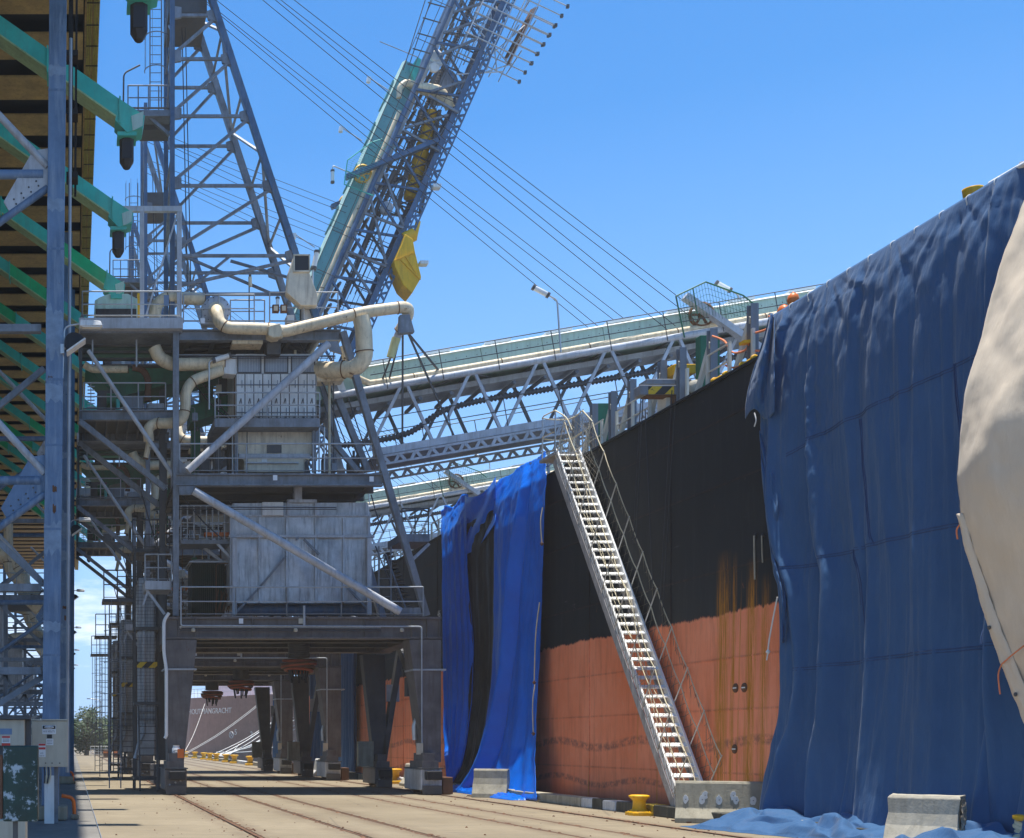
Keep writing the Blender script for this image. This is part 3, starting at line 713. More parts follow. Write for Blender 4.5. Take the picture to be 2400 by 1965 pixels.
def far_text(name, s, size, u, v, sxx=1.0):
    bb = on_far(u, v); p = V(farpt(bb[1], bb[2])); Y = p.y - 0.25
    q = P(u, v, Y); 
    return text_mesh(name, s, size, 'ship_white', far, q + nrm * 0.9, dirx, V((0, 0, 1)), 0.01, sx=sxx)
t_ = far_text('lettering', 'HOUTMANGRACHT', 0.86, 505, 1668, 1.0)
far_text('draft_mark', '5', 0.9, 567, 1717); far_text('draft_mark', '2', 0.9, 604, 1722)
c = P(547, 1723, 143); mb = MB()
mb.pipe([c + dirx * .35 * math.cos(t * math.pi / 10) + V((0, 0, .35 * math.sin(t * math.pi / 10))) + nrm * .3 for t in range(21)], .04, 5)
for s_ in (1, -1): mb.bar(c + nrm * .3 + (dirx * .25 + V((0, 0, .25 * s_))), c + nrm * .3 - (dirx * .25 + V((0, 0, .25 * s_))), .06, .03)
mb.build('thruster_mark', 'ship_white', far)
# rails and a pale house above its deck
mb = MB()
for i in range(46):
    p = V(farpt(i / 60, 1)) + V((.1, .1, 0)); mb.tube(p, p + V((0, 0, 1.0)), .03, 4)
for h in (.5, 1.0): mb.pipe([V(farpt(i / 60, 1)) + V((.1, .1, h)) for i in range(46)], .03, 4)
mb.build('deck_rail', 'ship_white', far)
mb = MB(); mb.box(18, 33, 158, 170, 6.5, 9.8); mb.build('deck_house', 'ship_white', far, bevel=.05)
mb = MB(); mb.box(20.5, 22, 147, 149, 6.5, 8.6); mb.box(23.5, 24.6, 143, 145, 6.5, 8.4); mb.tube((22.5, 146, 6.5), (22.5, 146, 10), .15); mb.build('windlass', 'ship_white', far)
# ------------------------------------------------------------------ the ship loaders
C1, C2, C3 = 41.0, 56.2, 68.5
def handrail(root, pts, h=1.0, step=1.3, mat='rail_paint', r=0.022, name='handrail', mids=(0.5,)):
    mb = MB(); pts = [V(p) for p in pts]
    up = V((0, 0, 1))
    for a, b in zip(pts[:-1], pts[1:]):
        n = max(1, round((b - a).length / step))
        for i in range(n + 1):
            p = a.lerp(b, i / n); mb.tube(p, p + up * h, r, 6, caps=False)
        mb.tube(a + up * h, b + up * h, r * 1.1, 6); 
        for m in mids: mb.tube(a + up * h * m, b + up * h * m, r * 0.9, 6)
        mb.bar(a + up * .06, b + up * .06, .012, .12, up.cross((b - a).normalized()))
    return mb.build(name, mat, root)
def member(root, name, a, b, w, h, mat, kind='bar'):
    mb = MB()
    if kind == 'bar': mb.bar(a, b, w, h)
    elif kind == 'tube': mb.tube(a, b, w / 2, 14)
    elif kind == 'i': mb.ibeam(a, b, w, h, 0.035)
    elif kind == 'iy': mb.ibeam(a, b, w, h, 0.035, up=(0, 1, 0))
    return mb.build(name, mat, root)
def flange(root, p, d, r, mat='cream_duct'):
    d = V(d).normalized(); mb = MB(); mb.tube(V(p) - d * .014, V(p) + d * .014, r * 1.09, 16); return mb.build('flange', 'rust' if mat == 'cream_duct' else mat, root)
def duct(root, pts, r, rad=0.5, mat='cream_duct', bands=1.3, name='duct'):
    pp = round_path(pts, rad, 6); mb = MB(); mb.pipe(pp, r, 14); o = mb.build(name, mat, root)
    acc = 0
    for a, b in zip(pp[:-1], pp[1:]):
        acc += (b - a).length
        if acc > bands:
            acc = 0; flange(o, b, b - a, r, mat)
    return o
def caged_ladder(root, base, top, w=0.45, out=(0, -1, 0), cage_from=2.2, mat='steel_grey'):
    base, top, out = V(base), V(top), V(out); side = out.cross(V((0, 0, 1)))
    mb = MB(); H = top.z - base.z
    for s in (-1, 1): mb.bar(base + side * s * w / 2, top + side * s * w / 2, .04, .06)
    lad = mb.build('ladder', mat, root)
    n = int(H / 0.3); me = None
    for i in range(1, n):
        p = base + V((0, 0, i * .3)); mb = MB(); mb.tube(p - side * w / 2, p + side * w / 2, .013, 5, caps=False); mb.build('rung', mat, lad)
    if H > cage_from:
        mb = MB(); rr = .38; z = cage_from
        angs = [R(a) for a in range(-20, 201, 22)]
        pc = lambda a, zz: base + V((0, 0, zz)) + side * rr * math.cos(a) + out * (rr * math.sin(a) + .12)
        while z < H:
            mb.pipe([pc(a, z) for a in angs], .018, 4); z += 1.1
        for k in range(0, len(angs), 2): mb.tube(pc(angs[k], cage_from), pc(angs[k], H), .010, 4, caps=False)
        mb.build('safety_cage', mat, lad)
    return lad
def floodlight(root, p, arm, tilt=0.5, name='lamp'):
    """flood lamp: ribbed body and pale glass, on an arm"""
    p, arm = V(p), V(arm)
    mb = MB(); mb.pipe(round_path([arm, V((arm.x, arm.y, p.z + .1)), p], .2, 4), .025, 6); a = mb.build('lamp_arm', 'galv', root)
    mb = MB(); q = Matrix.Rotation(tilt, 4, 'Y')
    vs = [q @ V(c) + p for c in ((-.22, -.12, -.06), (.22, -.12, -.06), (.22, .12, -.06), (-.22, .12, -.06), (-.16, -.09, .09), (.14, -.09, .06), (.14, .09, .06), (-.16, .09, .09))]
    mb.hexa(*vs); b = mb.build('lamp_head', 'steel_pale', a)
    mb = MB(); vs = [q @ V(c) + p for c in ((-.2, -.1, -.075), (.2, -.1, -.075), (.2, .1, -.075), (-.2, .1, -.075), (-.2, -.1, -.058), (.2, -.1, -.058), (.2, .1, -.058), (-.2, .1, -.058))]
    mb.hexa(*vs); mb.build('lamp_lens', 'lamp_glass', b)
def tube_lamp(root, base, top, head):
    """stick lamp: slim pole, bent neck and fluorescent tube fitting"""
    base, top, head = V(base), V(top), V(head)
    mb = MB(); mb.pipe(round_path([base, top, head], .12, 4), .03, 6); a = mb.build('lamp_pole', 'galv', root)
    d = (head - top).normalized(); mb = MB(); mb.tube(head, head + d * .55, .085, 10); b = mb.build('lamp_head', 'lamp_glass', a)
    mb = MB(); mb.tube(head - d * .03, head + d * .06, .10, 10); mb.tube(head + d * .52, head + d * .6, .10, 10); mb.build('lamp_cap', 'steel_dark', b)

def build_core(label):
    rt = thing('ship_loader', (7.4, 44, 0), label, 'crane', 'rail mounted ship loaders')
    T = 41.0
    # --- portal girders
    for Y in (41.0, 47.2):
        mb = MB(); mb.box(3.0, 11.85, Y, Y + .55, 5.62, 5.68); mb.box(3.0, 11.85, Y, Y + .55, 4.98, 5.04); mb.box(3.0, 11.85, Y + .12, Y + .43, 5.04, 5.62)
        g = mb.build('portal_girder', 'portal_grey', rt)
        for x in (3.04, 3.42, 3.98, 5.8, 7.6, 9.4, 10.9, 11.4, 11.8):
            mb = MB(); mb.box(x - .012, x + .012, Y + .01, Y + .119, 5.041, 5.619); mb.build('stiffener', 'portal_grey', g)
    for x in (3.05, 11.15):
        mb = MB(); mb.box(x, x + .6, 41.56, 47.19, 4.99, 5.6); mb.build('side_girder', 'portal_grey', rt)
    for y in (43.0, 45.2):
        mb = MB(); mb.ibeam((3.66, y, 5.2), (11.14, y, 5.2), .3, .4); mb.build('floor_beam', 'steel_dark', rt)
    mb = MB(); mb.box(3.66, 11.14, 41.56, 47.19, 5.42, 5.47); mb.build('floor_plate', 'steel_dark', rt)
    # --- legs: wide at the top, narrow above the bogies
    def leg(poly, Y0, Y1, mat='portal_grey', name='leg'):
        mb = MB(); mb.prism(poly, Y0, Y1); return mb.build(name, mat, rt, bevel=.015)
    L = leg([(389, 1499), (462, 1499), (455, 1569), (431, 1787), (393, 1787), (389, 1569)], 41.02, 41.9)
    mb = MB(); mb.fbox(384, 1567, 461, 1571, 40.95, 42.0); mb.build('joint_plate', 'rail_paint', L)
    Rr = leg([(959, 1499), (1034, 1499), (1034, 1787), (1000, 1787), (994, 1770)], 41.02, 41.9)
    mb = MB(); mb.fbox(968, 1568, 1046, 1572, 40.95, 42.0); mb.build('joint_plate', 'rail_paint', Rr)
    s = 47.2
    B = leg([(849, 1535), (903, 1535), (906, 1792), (878, 1792)], s, s + .5, 'steel_dark')
    mb = MB(); mb.bar(P(940, 1512, s + .2), P(896, 1790, s + .2), .2, .4); mb.build('leg_brace', 'steel_dark', rt)
    mb = MB(); mb.bar(P(935, 1512, 46.6), P(985, 1650, 43), .16, .3); mb.build('leg_brace', 'steel_dark', rt)
    mb = MB(); mb.fbox(906, 1605, 936, 1645, 47.3, 47.34); mb.build('gusset', 'steel_pale', rt)
    mb = MB(); mb.xprism([(3.05, 4.99), (4.0, 4.99), (3.6, 1.0), (3.08, 1.0)], s, s + .5); mb.build('leg', 'steel_dark', rt)
    # boxes on the sea-side legs
    mb = MB(); mb.fbox(840, 1738, 876, 1797, 46.9, 47.18); o = mb.build('switch_cabinet', 'concrete_block', rt, bevel=.01)
    mb = MB(); mb.fbox(848, 1740, 849, 1796, 46.89, 46.9); mb.fbox(841, 1740, 847, 1796, 46.885, 46.898); mb.build('cabinet_door', 'concrete_block', o)
    mb = MB(); mb.fbox(977, 1742, 992, 1769, 40.9, 41.0); mb.build('junction_box', 'box_beige', rt, bevel=.01)
    mb = MB(); mb.fbox(955, 1588, 976, 1632, 43.2, 43.6); mb.build('junction_box', 'steel_dark', rt)
    duct(rt, [P(981, 1675, 41.6), P(970, 1700, 41.6), P(972, 1735, 41.6)], .075, .15, 'galv', 9, 'drain_pipe')
    # --- bogies
    def bogie(u0, u1, vt, vb, Y0, buffer_side):
        x0, zt = XZ(u0, vt, Y0); x1, zb = XZ(u1, vb, Y0)
        mb = MB(); mb.box(x0, x1, Y0, Y0 + 2.0, .14, zt); b = mb.build('bogie', 'bin_grey' if u0 > 900 else 'portal_grey', rt, bevel=.03)
        mb = MB(); mb.box(x0 + .05, x1 - .05, Y0 - .16, Y0 - .005, .03, .30); mb.build('rail_guard', 'steel_dark', b)
        mb = MB(); mb.box(x0 + .12, x1 - .06, Y0 - .28, Y0 - .005, zt - .34, zt - .06); mb.build('buffer', 'rubber', b, bevel=.03)
        mb = MB(); mb.box(x0 - .03, x1 + .03, Y0 - .06, Y0 + 2.05, zt, zt + .035); mb.build('cover_plate', 'steel_dark', b)
        for y in (Y0 + .45, Y0 + 1.5):
            mb = MB(); mb.lathe([(.1, x0 + .15), (.27, x0 + .16), (.25, x1 - .16), (.1, x1 - .15)], (0, y, .285), 20, 'X'); mb.build('wheel', 'rail_steel', b)
        for k, (dx, dz) in enumerate(((.16, .3), (.5, .5), (.34, .42))):
            mb = MB(); mb.lathe([(.03, -.02), (.035, 0)], (x0 + dx, Y0 - .008, .14 + dz * .6), 8, 'Y'); mb.build('bolt', 'steel_pale', b)
        mb = MB(); mb.box(x0 + .08, x1 - .08, Y0 + .1, Y0 + 1.6, zt + .036, zt + .25); mb.box(x0 + .15, x1 - .15, Y0 + .25, Y0 + 1.4, zt + .25, zt + .5); mb.build('pivot', 'portal_grey', b)
    bogie(386, 438, 1803, 1864, 40.4, 1)
    bogie(986, 1036, 1803, 1864, 40.4, -1)
    bogie(879, 920, 1801, 1846, 46.6, 1)
    mb = MB(); mb.box(2.98, 3.62, 46.6, 48.6, .14, .85); mb.build('bogie', 'portal_grey', rt, bevel=.03)
    # pointed storm anchor and cable shoe beside the sea bogie
    mb = MB(); mb.fbox(1038, 1822, 1062, 1862, 40.5, 41.4); mb.build('rail_clamp', 'rust', rt, bevel=.02)
    # drain pipe with its bends down the landward leg, conduit over the girder
    duct(rt, [P(396, 1437, 40.9), P(384, 1455, 40.9), P(384, 1530, 40.9), P(390, 1568, 40.9), P(390, 1725, 40.9), P(386, 1731, 40.9)], .055, .2, 'ladder_white', 3.0, 'drain_pipe')
    mb = MB(); mb.pipe(round_path([P(424, 1385, 40.93), P(424, 1467, 40.93), P(988, 1469, 40.93), P(989, 1795, 40.93)], .08, 3), .026, 7); c = mb.build('conduit', 'rail_paint', rt)
    for u in (453, 693, 942):
        mb = MB(); mb.lathe([(.02, 0), (.06, -.03), (.07, -.11), (.03, -.13)], P(u, 1472, 40.93), 10); mb.build('lamp', 'box_beige', c)
    # number drum and orange flag on the landward leg
    mb = MB(); p = P(413, 1786, 40.8); mb.lathe([(.12, 0), (.135, .02), (.135, .42), (.10, .48), (.10, .52), (.12, .53)], p, 16); o = mb.build('number_drum', 'sign_white', rt)
    q = P(412, 1766, 40.66); mb = MB(); mb.pipe([q + V((.10 * math.cos(t * math.pi / 8), 0, .10 * math.sin(t * math.pi / 8))) for t in range(17)], .009, 4); mb.build('number_ring', 'sign_black', o)
    text_mesh('number', '26', .13, 'sign_black', o, q, (1, 0, 0), (0, 0, 1))
    mb = MB(); mb.fbox(416, 1756, 431, 1777, 40.62, 40.635); mb.build('warning_flag', 'orange', rt)
    # cable reel hanging below the floor
    c = P(700, 1541, 44.5); c.z = 0
    mb = MB(); pr = []
    for k in range(10): pr += [(.36, 5.20 - .062 * k), (.385, 5.19 - .062 * k), (.385, 5.165 - .062 * k), (.36, 5.155 - .062 * k)]
    mb.lathe(pr[::-1], c, 20); o = mb.build('slip_ring_drum', 'steel_dark', rt)
    for k in range(5):
        rr = .62 - .06 * abs(k - 1.4)
        mb = MB(); mb.pipe([c + V((rr * math.cos(t * .2618), rr * math.sin(t * .2618), 4.5 - .085 * k + .05 * math.sin(t * .2618 + k))) for t in range(25)], .05, 6); mb.build('hose_coil', 'timber' if k % 2 else 'hose_red', o)
    mb = MB()
    for t in range(9): mb.tube(c + V((.34 * math.cos(t * .7), .34 * math.sin(t * .7), 4.2)), c + V((.28 * math.cos(t * .7), .28 * math.sin(t * .7), 3.92 - .1 * (t % 3))), .035, 6)
    mb.build('cable_tail', 'rubber', o)
    # --- main columns and floors
    member(rt, 'column', P(412, 770, 41.4), P(412, 1444, 41.4), .19, .24, 'steel_grey', 'iy')
    member(rt, 'column', V((3.35, 46.6, 5.68)), V((3.35, 46.6, 15.0)), .22, .26, 'steel_dark', 'iy')
    member(rt, 'column', V((3.12, 44.1, 5.68)), V((3.12, 44.1, 15.0)), .2, .24, 'steel_dark', 'iy')
    member(rt, 'raking_column', P(803, 779, 41.3), P(999, 1444, 41.3), .2, .26, 'steel_grey')
    member(rt, 'raking_column', V((8.75, 46.2, 14.8)), V((11.35, 46.2, 5.68)), .24, .26, 'steel_pale')
    member(rt, 'raking_column', V((7.7, 44.6, 12.8)), V((9.7, 44.6, 5.68)), .2, .24, 'steel_grey')
    member(rt, 'raking_column', P(778, 900, 43.2), P(862, 1105, 43.2), .2, .24, 'steel_grey')
    member(rt, 'raking_column', P(752, 895, 43.4), P(795, 1052, 43.4), .17, .2, 'steel_grey')
    mb = MB(); mb.prism([(784, 892), (803, 892), (816, 926), (800, 928)], 43.1, 43.16); mb.build('number_plate', 'panel_white', rt)
    member(rt, 'strut', P(750, 1000, 42.6), P(838, 1105, 42.6), .16, .2, 'steel_grey')
    # floor girder at mid height
    x0, z1 = XZ(414, 1110, 41.2); x1, z0 = XZ(899, 1138, 41.2)
    mb = MB(); mb.ibeam((x0, 41.35, (z0 + z1) / 2), (x1, 41.35, (z0 + z1) / 2), .3, z1 - z0, .04); mb.build('floor_girder', 'steel_grey', rt)
    mb = MB(); mb.ibeam((x0, 46.6, (z0 + z1) / 2), (x1, 46.6, (z0 + z1) / 2), .3, z1 - z0, .04); mb.build('floor_girder', 'steel_grey', rt)
    mb = MB(); mb.box(x0, x1, 41.55, 46.4, z1 - .1, z1 - .05); mb.build('floor_plate', 'steel_dark', rt)
    for y in (42.6, 44, 45.4): member(rt, 'floor_beam', V((x0, y, z1 - .24)), V((x1, y, z1 - .24)), .2, .24, 'steel_dark', 'i')
    for x in (x0 + .1, x1 - .3): member(rt, 'floor_beam', V((x, 41.5, z0 + .2)), V((x, 46.5, z0 + .2)), .2, .3, 'steel_dark', 'i')
    # gussets
    mb = MB(); mb.prism([(420, 1140), (458, 1140), (448, 1160), (420, 1160)], 41.2, 41.3); mb.build('gusset', 'steel_grey', rt)
    mb = MB(); mb.prism([(420, 1078), (446, 1098), (440, 1109), (420, 1109)], 41.2, 41.3); mb.build('gusset', 'steel_grey', rt)
    mb = MB(); mb.prism([(935, 1425), (985, 1424), (990, 1444), (925, 1444)], 41.2, 41.3); mb.build('gusset', 'steel_grey', rt)
    mb = MB(); mb.prism([(762, 800), (792, 800), (802, 830), (775, 822)], 41.2, 41.3); mb.build('gusset', 'steel_grey', rt)
    # the two big pale tubular braces
    member(rt, 'diagonal_brace', P(770, 806, 41.05), P(440, 1104, 41.05), .255, .25, 'steel_pale', 'tube')
    member(rt, 'diagonal_brace', P(454, 1151, 41.0), P(938, 1434, 41.0), .265, .25, 'steel_pale', 'tube')
    member(rt, 'diagonal_brace', V((8.6, 46.4, 14.4)), V((3.9, 46.4, 10.4)), .25, .25, 'steel_grey', 'tube')
    member(rt, 'diagonal_brace', V((4.0, 46.4, 9.7)), V((10.6, 46.4, 5.9)), .25, .25, 'steel_grey', 'tube')
    # --- top floor
    x0, z1 = XZ(421, 772, 41.3); x1, z0 = XZ(800, 797, 41.3)
    mb = MB(); mb.ibeam((x0, 41.45, (z0 + z1) / 2), (x1, 41.45, (z0 + z1) / 2), .3, z1 - z0, .035); mb.build('floor_girder', 'steel_grey', rt)
    mb = MB(); mb.ibeam((x0, 46.4, (z0 + z1) / 2), (x1, 46.4, (z0 + z1) / 2), .3, z1 - z0, .035); mb.build('floor_girder', 'steel_grey', rt)
    mb = MB(); mb.box(x0, x1 - .5, 41.62, 46.2, z1 - .06, z1); mb.build('floor_plate', 'steel_dark', rt)
    for k in range(6):
        x = x0 + .3 + k * .82; member(rt, 'floor_beam', V((x, 41.5, z0 + .1)), V((x, 46.3, z0 + .1)), .14, .2, 'steel_dark', 'i')
    TF = z1
    member(rt, 'strut', P(430, 822, 42.4), P(640, 800, 42.4), .12, .3, 'beam_black')
    member(rt, 'strut', P(660, 805, 42.6), P(745, 845, 42.6), .12, .16, 'steel_dark')
    handrail(rt, [P(430, 757, 41.6), P(596, 757, 41.6)], .92)
    handrail(rt, [P(540, 757, 42.2), P(620, 757, 42.2)], .75)
    handrail(rt, [P(632, 757, 41.8), P(792, 757, 41.8)], 1.0)
    handrail(rt, [V((x0 + .2, 45.9, TF)), V((x1 - .6, 45.9, TF))], 1.0)
    # grating and winch under the top floor
    mb = MB(); mb.fbox(545, 797, 616, 806, 41.35, 42.0); mb.build('grating', 'cream_duct', rt)
    mb = MB(); mb.fbox(626, 796, 658, 830, 41.5, 42.2); mb.tube(P(640, 815, 41.45), P(640, 815, 42.3), .2, 14); mb.build('trolley', 'steel_dark', rt)
    # --- fan, ducts and dust filter
    c = P(507, 727, 41.7)
    mb = MB(); mb.lathe([(.2, 0), (.46, 0), (.46, .4), (.2, .42)], c, 28, 'Y'); o = mb.build('fan_casing', 'steel_pale', rt)
    for k in range(14):
        t = k * 2 * math.pi / 14; mb = MB(); mb.lathe([(.018, -.02), (.018, 0)], c + V((.41 * math.cos(t), 0, .41 * math.sin(t))), 6, 'Y'); mb.build('bolt', 'steel_dark', o)
    mb = MB(); mb.lathe([(.23, -.03), (.27, -.03), (.27, 0), (.23, 0)], c, 24, 'Y'); mb.build('inlet_ring', 'hopper_cream', o)
    mb = MB(); mb.xprism([(c.x - .46, c.z - .46), (c.x + .2, c.z - .46), (c.x + .1, c.z - .2), (c.x - .46, c.z + .2)], 41.72, 42.08); mb.build('fan_foot', 'steel_pale', o)
    d1 = duct(rt, [P(507, 727, 41.7), P(508, 731, 41.2), P(514, 757, 41.05), P(532, 769, 41.0), P(640, 772, 41.0), P(664, 778, 41.0), P(842, 735, 41.0), P(868, 730, 41.0), P(955, 719, 41.0), P(958, 738, 41.6), P(938, 775, 42.0)], .19, .33, bands=1.15)
    mb = MB(); mb.prism([(628, 764), (656, 757), (664, 775), (656, 790), (640, 792), (628, 786)], 40.75, 41.25); mb.build('junction_fitting', 'cream_duct', d1, bevel=.03)
    mb = MB(); mb.lathe([(.16, 0), (.19, .07), (.17, .1)], P(650, 793, 41.0), 14); mb.build('drain_cone', 'cream_duct', d1)
    mb = MB(); mb.tube(P(938, 775, 42.0), P(929, 795, 42.1), .13, 14); mb.build('duct', 'steel_pale', d1)
    mb = MB(); mb.tube(P(929, 793, 42.1), P(915, 838, 42.2), .15, 14, r1=.13); mb.build('flexible_hose', 'hose_yellow', d1)
    d2 = duct(rt, [P(846, 745, 41.0), P(852, 770, 41.0), P(855, 838, 41.1), P(838, 862, 41.2), P(800, 868, 41.5), P(742, 868, 42.2)], .27, .6, bands=.9)
    mb = MB(); mb.prism([(742, 845), (808, 848), (808, 892), (742, 895)], 42.0, 42.6); mb.build('inlet_box', 'cream_duct', d2, bevel=.05)
    duct(rt, [P(362, 745, 42), P(366, 715, 42), P(388, 697, 42), P(480, 702, 42)], .2, .5, bands=.8)
    d3 = duct(rt, [P(362, 815, 41.8), P(372, 838, 41.8), P(400, 855, 41.8), P(525, 852, 41.9)], .215, .45, bands=.9)
    mb = MB(); mb.prism([(525, 838), (553, 833), (553, 878), (525, 876)], 41.75, 42.3); mb.build('inlet_box', 'panel_white', d3, bevel=.02)
    duct(rt, [P(520, 868, 41.8), P(450, 893, 41.7), P(434, 920, 41.7), P(435, 955, 41.7), P(428, 985, 41.7), P(400, 993, 41.8), P(362, 992, 42), P(346, 1005, 42), P(349, 1035, 42.1)], .175, .3, bands=1.0)
    duct(rt, [P(349, 1030, 42.1), P(346, 1055, 42.1), P(341, 1075, 42.1)], .09, .2, bands=.5)
    # filter house: three framed screens over nine tall doors
    FY = 42.0
    mb = MB(); mb.fbox(553, 830, 742, 981, FY, FY + 2.4); fh = mb.build('filter_house', 'panel_white', rt)
    for k in range(3):
        u = 556 + k * 63
        mb = MB(); mb.fbox(u, 833, u + 57, 875, FY - .03, FY - .002); o = mb.build('screen_frame', 'steel_dark', fh)
        mb = MB(); mb.fbox(u + 3, 836, u + 54, 872, FY - .036, FY - .031); mb.build('screen', 'window_grey', o)
        for j in range(1, 8):
            mb = MB(); uu = u + 3 + j * 6.4; mb.fbox(uu, 836, uu + .7, 872, FY - .042, FY - .037); mb.build('screen_wire', 'steel_pale', o)
    mb = MB(); mb.fbox(553.5, 876, 741.5, 980.5, FY - .012, FY - .001); mb.build('door_surround', 'steel_dark', fh)
    for k in range(9):
        u = 554.5 + k * 20.8
        mb = MB(); mb.fbox(u, 877, u + 18.6, 979, FY - .03, FY - .002); dr = mb.build('filter_door', 'panel_white', fh, bevel=.006)
        for v in (901, 966):
            mb = MB(); mb.fbox(u - .5, v, u + 19.5, v + 2.2, FY - .06, FY - .031); mb.fbox(u + 12, v - 10, u + 13.6, v + 8, FY - .075, FY - .06); mb.build('latch_bar', 'steel_grey', dr)
        for v in (934,):
            mb = MB(); mb.tube(P(u + 7, v + 12, FY - .05), P(u + 10.5, v, FY - .05), .014, 5); mb.tube(P(u + 10.5, v, FY - .05), P(u + 12, v + 12, FY - .05), .012, 5); mb.build('handle', 'steel_dark', dr)
        mb = MB(); mb.fbox(u + 9, 976, u + 14, 981, FY - .08, FY - .031); mb.build('foot_latch', 'steel_dark', dr)
    mb = MB(); mb.fbox(503, 981, 750, 1001, 41.5, 43.8); mb.build('walkway', 'steel_grey', rt)
    handrail(rt, [P(504, 980, 41.55), P(749, 980, 41.55)], .82, 1.7, 'rail_paint')
    # hopper under the filter
    x = [XZ(u, v, 42.2) for u, v in ((557, 1008), (733, 1008), (733, 1062), (714, 1081), (714, 1107), (572, 1107), (572, 1081), (557, 1062))]
    mb = MB(); mb.xprism(x, 42.2, 43.8); ho = mb.build('dust_hopper', 'hopper_cream', rt, bevel=.02)
    mb = MB(); mb.fbox(626, 1043, 660, 1062, 42.16, 42.198); mb.build('hatch', 'steel_dark', ho)
    mb = MB(); mb.fbox(560, 1064, 728, 1072, 42.1, 42.19); mb.fbox(575, 1083, 700, 1086, 42.1, 42.19); mb.build('stiffener', 'steel_pale', ho)
    for u in (553, 735): member(rt, 'post', P(u, 1002, 42), P(u, 1108, 42), .1, .12, 'steel_grey')
    handrail(rt, [P(421, 1108, 41.3), P(890, 1108, 41.3)], .93, 2.0, 'rail_paint')
    handrail(rt, [P(421, 1108, 46.0), P(880, 1108, 46.0)], 1.0, 2.0, 'rail_paint')
    # machinery glimpsed behind the railings
    rnd = random.Random(21)
    for k, (u, v0, v1, w, Y, m) in enumerate(((470, 1065, 1106, 22, 43, 'steel_dark'), (505, 1045, 1106, 14, 43.4, 'steel_grey'), (536, 1030, 1106, 10, 43.1, 'steel_dark'), (760, 1070, 1106, 30, 43.2, 'steel_grey'), (820, 1078, 1106, 24, 43.5, 'steel_dark'),
                                             (470, 905, 985, 30, 45, 'green_deep'), (515, 880, 975, 18, 44.6, 'steel_dark'), (450, 1010, 1106, 20, 45.2, 'green_deep'))):
        x0_, zt = XZ(u, v0, Y); x1_, zb = XZ(u + w, v1, Y)
        mb = MB(); mb.box(x0_, x1_, Y, Y + .6, zb, zt); mb.tube((x0_, Y + .3, zt), (x1_, Y + .3, zt), .16, 12)
        mb.tube(((x0_ + x1_) / 2, Y + .2, zt), ((x0_ + x1_) / 2, Y + .2, zt + .35), .05, 8); mb.build('motor', m, rt, bevel=.02)
    mb = MB(); mb.xprism([(4.1, 12.7), (8.4, 14.0), (8.4, 14.5), (4.1, 13.3)], 44.2, 45.5); mb.build('inner_conveyor', 'green_deep', rt)
    # --- lower bin: ribbed grey casing
    BY = 42.4
    mb = MB(); mb.fbox(541, 1209, 868, 1414, BY, BY + 2.6); bn = mb.build('storage_bin', 'bin_grey', rt)
    x = [XZ(u, v, BY + .02) for u, v in ((545, 1180), (862, 1178), (868, 1209), (541, 1209))]
    mb = MB(); mb.xprism(x, BY + .02, BY + 2.4); mb.build('bin_top', 'bin_grey', bn)
    mb = MB(); mb.fbox(537, 1254, 878, 1260, BY - .14, BY - .001); mb.build('ledge', 'steel_pale', bn)
    mb = MB(); mb.fbox(541, 1207, 870, 1211, BY - .06, BY - .001); mb.build('ledge', 'steel_pale', bn)
    for a, b in ((541, 608), (609, 672), (673, 740), (741, 805), (806, 866)):
        mb = MB(); fu = lambda s, t, a=a, b=b: P(a + 4 + (b - a - 8) * s, 1262 + 148 * t, BY - .012 - .035 * math.sin(math.pi * s) * math.sin(math.pi * t) + .02 * mnoise.noise(V((a + s * 3, t * 4, 0))))
        mb.grid(fu, 10, 14); mb.build('bin_panel', 'bin_grey', bn)
        mb = MB(); fu = lambda s, t, a=a, b=b: P(a + 4 + (b - a - 8) * s, 1213 + 40 * t, BY - .012 - .02 * math.sin(math.pi * s) * math.sin(math.pi * t))
        mb.grid(fu, 8, 5); mb.build('bin_panel', 'bin_grey', bn)
    for u in (541, 608, 672.5, 740.5, 805.5, 864):
        mb = MB(); mb.fbox(u - 2, 1213, u + 2, 1412, BY - .10, BY - .013); mb.build('rib', 'steel_pale' if u in (541, 864) else 'bin_grey', bn)
    for a in ((553, 1436, 602, 1384), (603, 1383, 670, 1304), (693, 1264, 700, 1262), (712, 1264, 748, 1300), (815, 1378, 868, 1435)):
        member(rt, 'bin_brace', P(a[0], a[1], BY - .2), P(a[2], a[3], BY - .2), .07, .07, 'steel_grey')
    for u in (549, 865): member(rt, 'post', P(u, 1262, BY - .25), P(u, 1442, BY - .25), .14, .14, 'steel_pale')
    mb = MB(); mb.fbox(615, 1177, 664, 1208, BY - .15, BY - .02); mb.build('access_panel', 'panel_white', bn, bevel=.01)
    for q in ((673, 1171, 678, 1209), (738, 1171, 743, 1209), (673, 1171, 743, 1178), (691, 1139, 708, 1171)):
        mb = MB(); mb.fbox(*q, BY - .1, BY + .3); mb.build('feed_frame', 'steel_pale', rt)
    c0, c1 = P(548, 1430, 43), P(862, 1430, 43)
    mb = MB(); mb.tube(c0, c1, .2, 16); mb.build('screw_conveyor', 'steel_blue', rt)
    handrail(rt, [P(424, 1444, 41.1), P(552, 1444, 41.1), P(672, 1444, 41.1), P(800, 1444, 41.1), P(992, 1444, 41.1)], .93, 3.0)
    mb = MB(); mb.tube(P(713, 1468, 40.95), P(713, 1420, 40.95), .04, 8); mb.build('post', 'rail_paint', rt)
    # landward bay on the lower floor: corrugated cabin and little caged gallery
    mb = MB(); x0_, zt = XZ(450, 1320, 43.5); x1_, zb = XZ(527, 1437, 43.5)
    n = 16
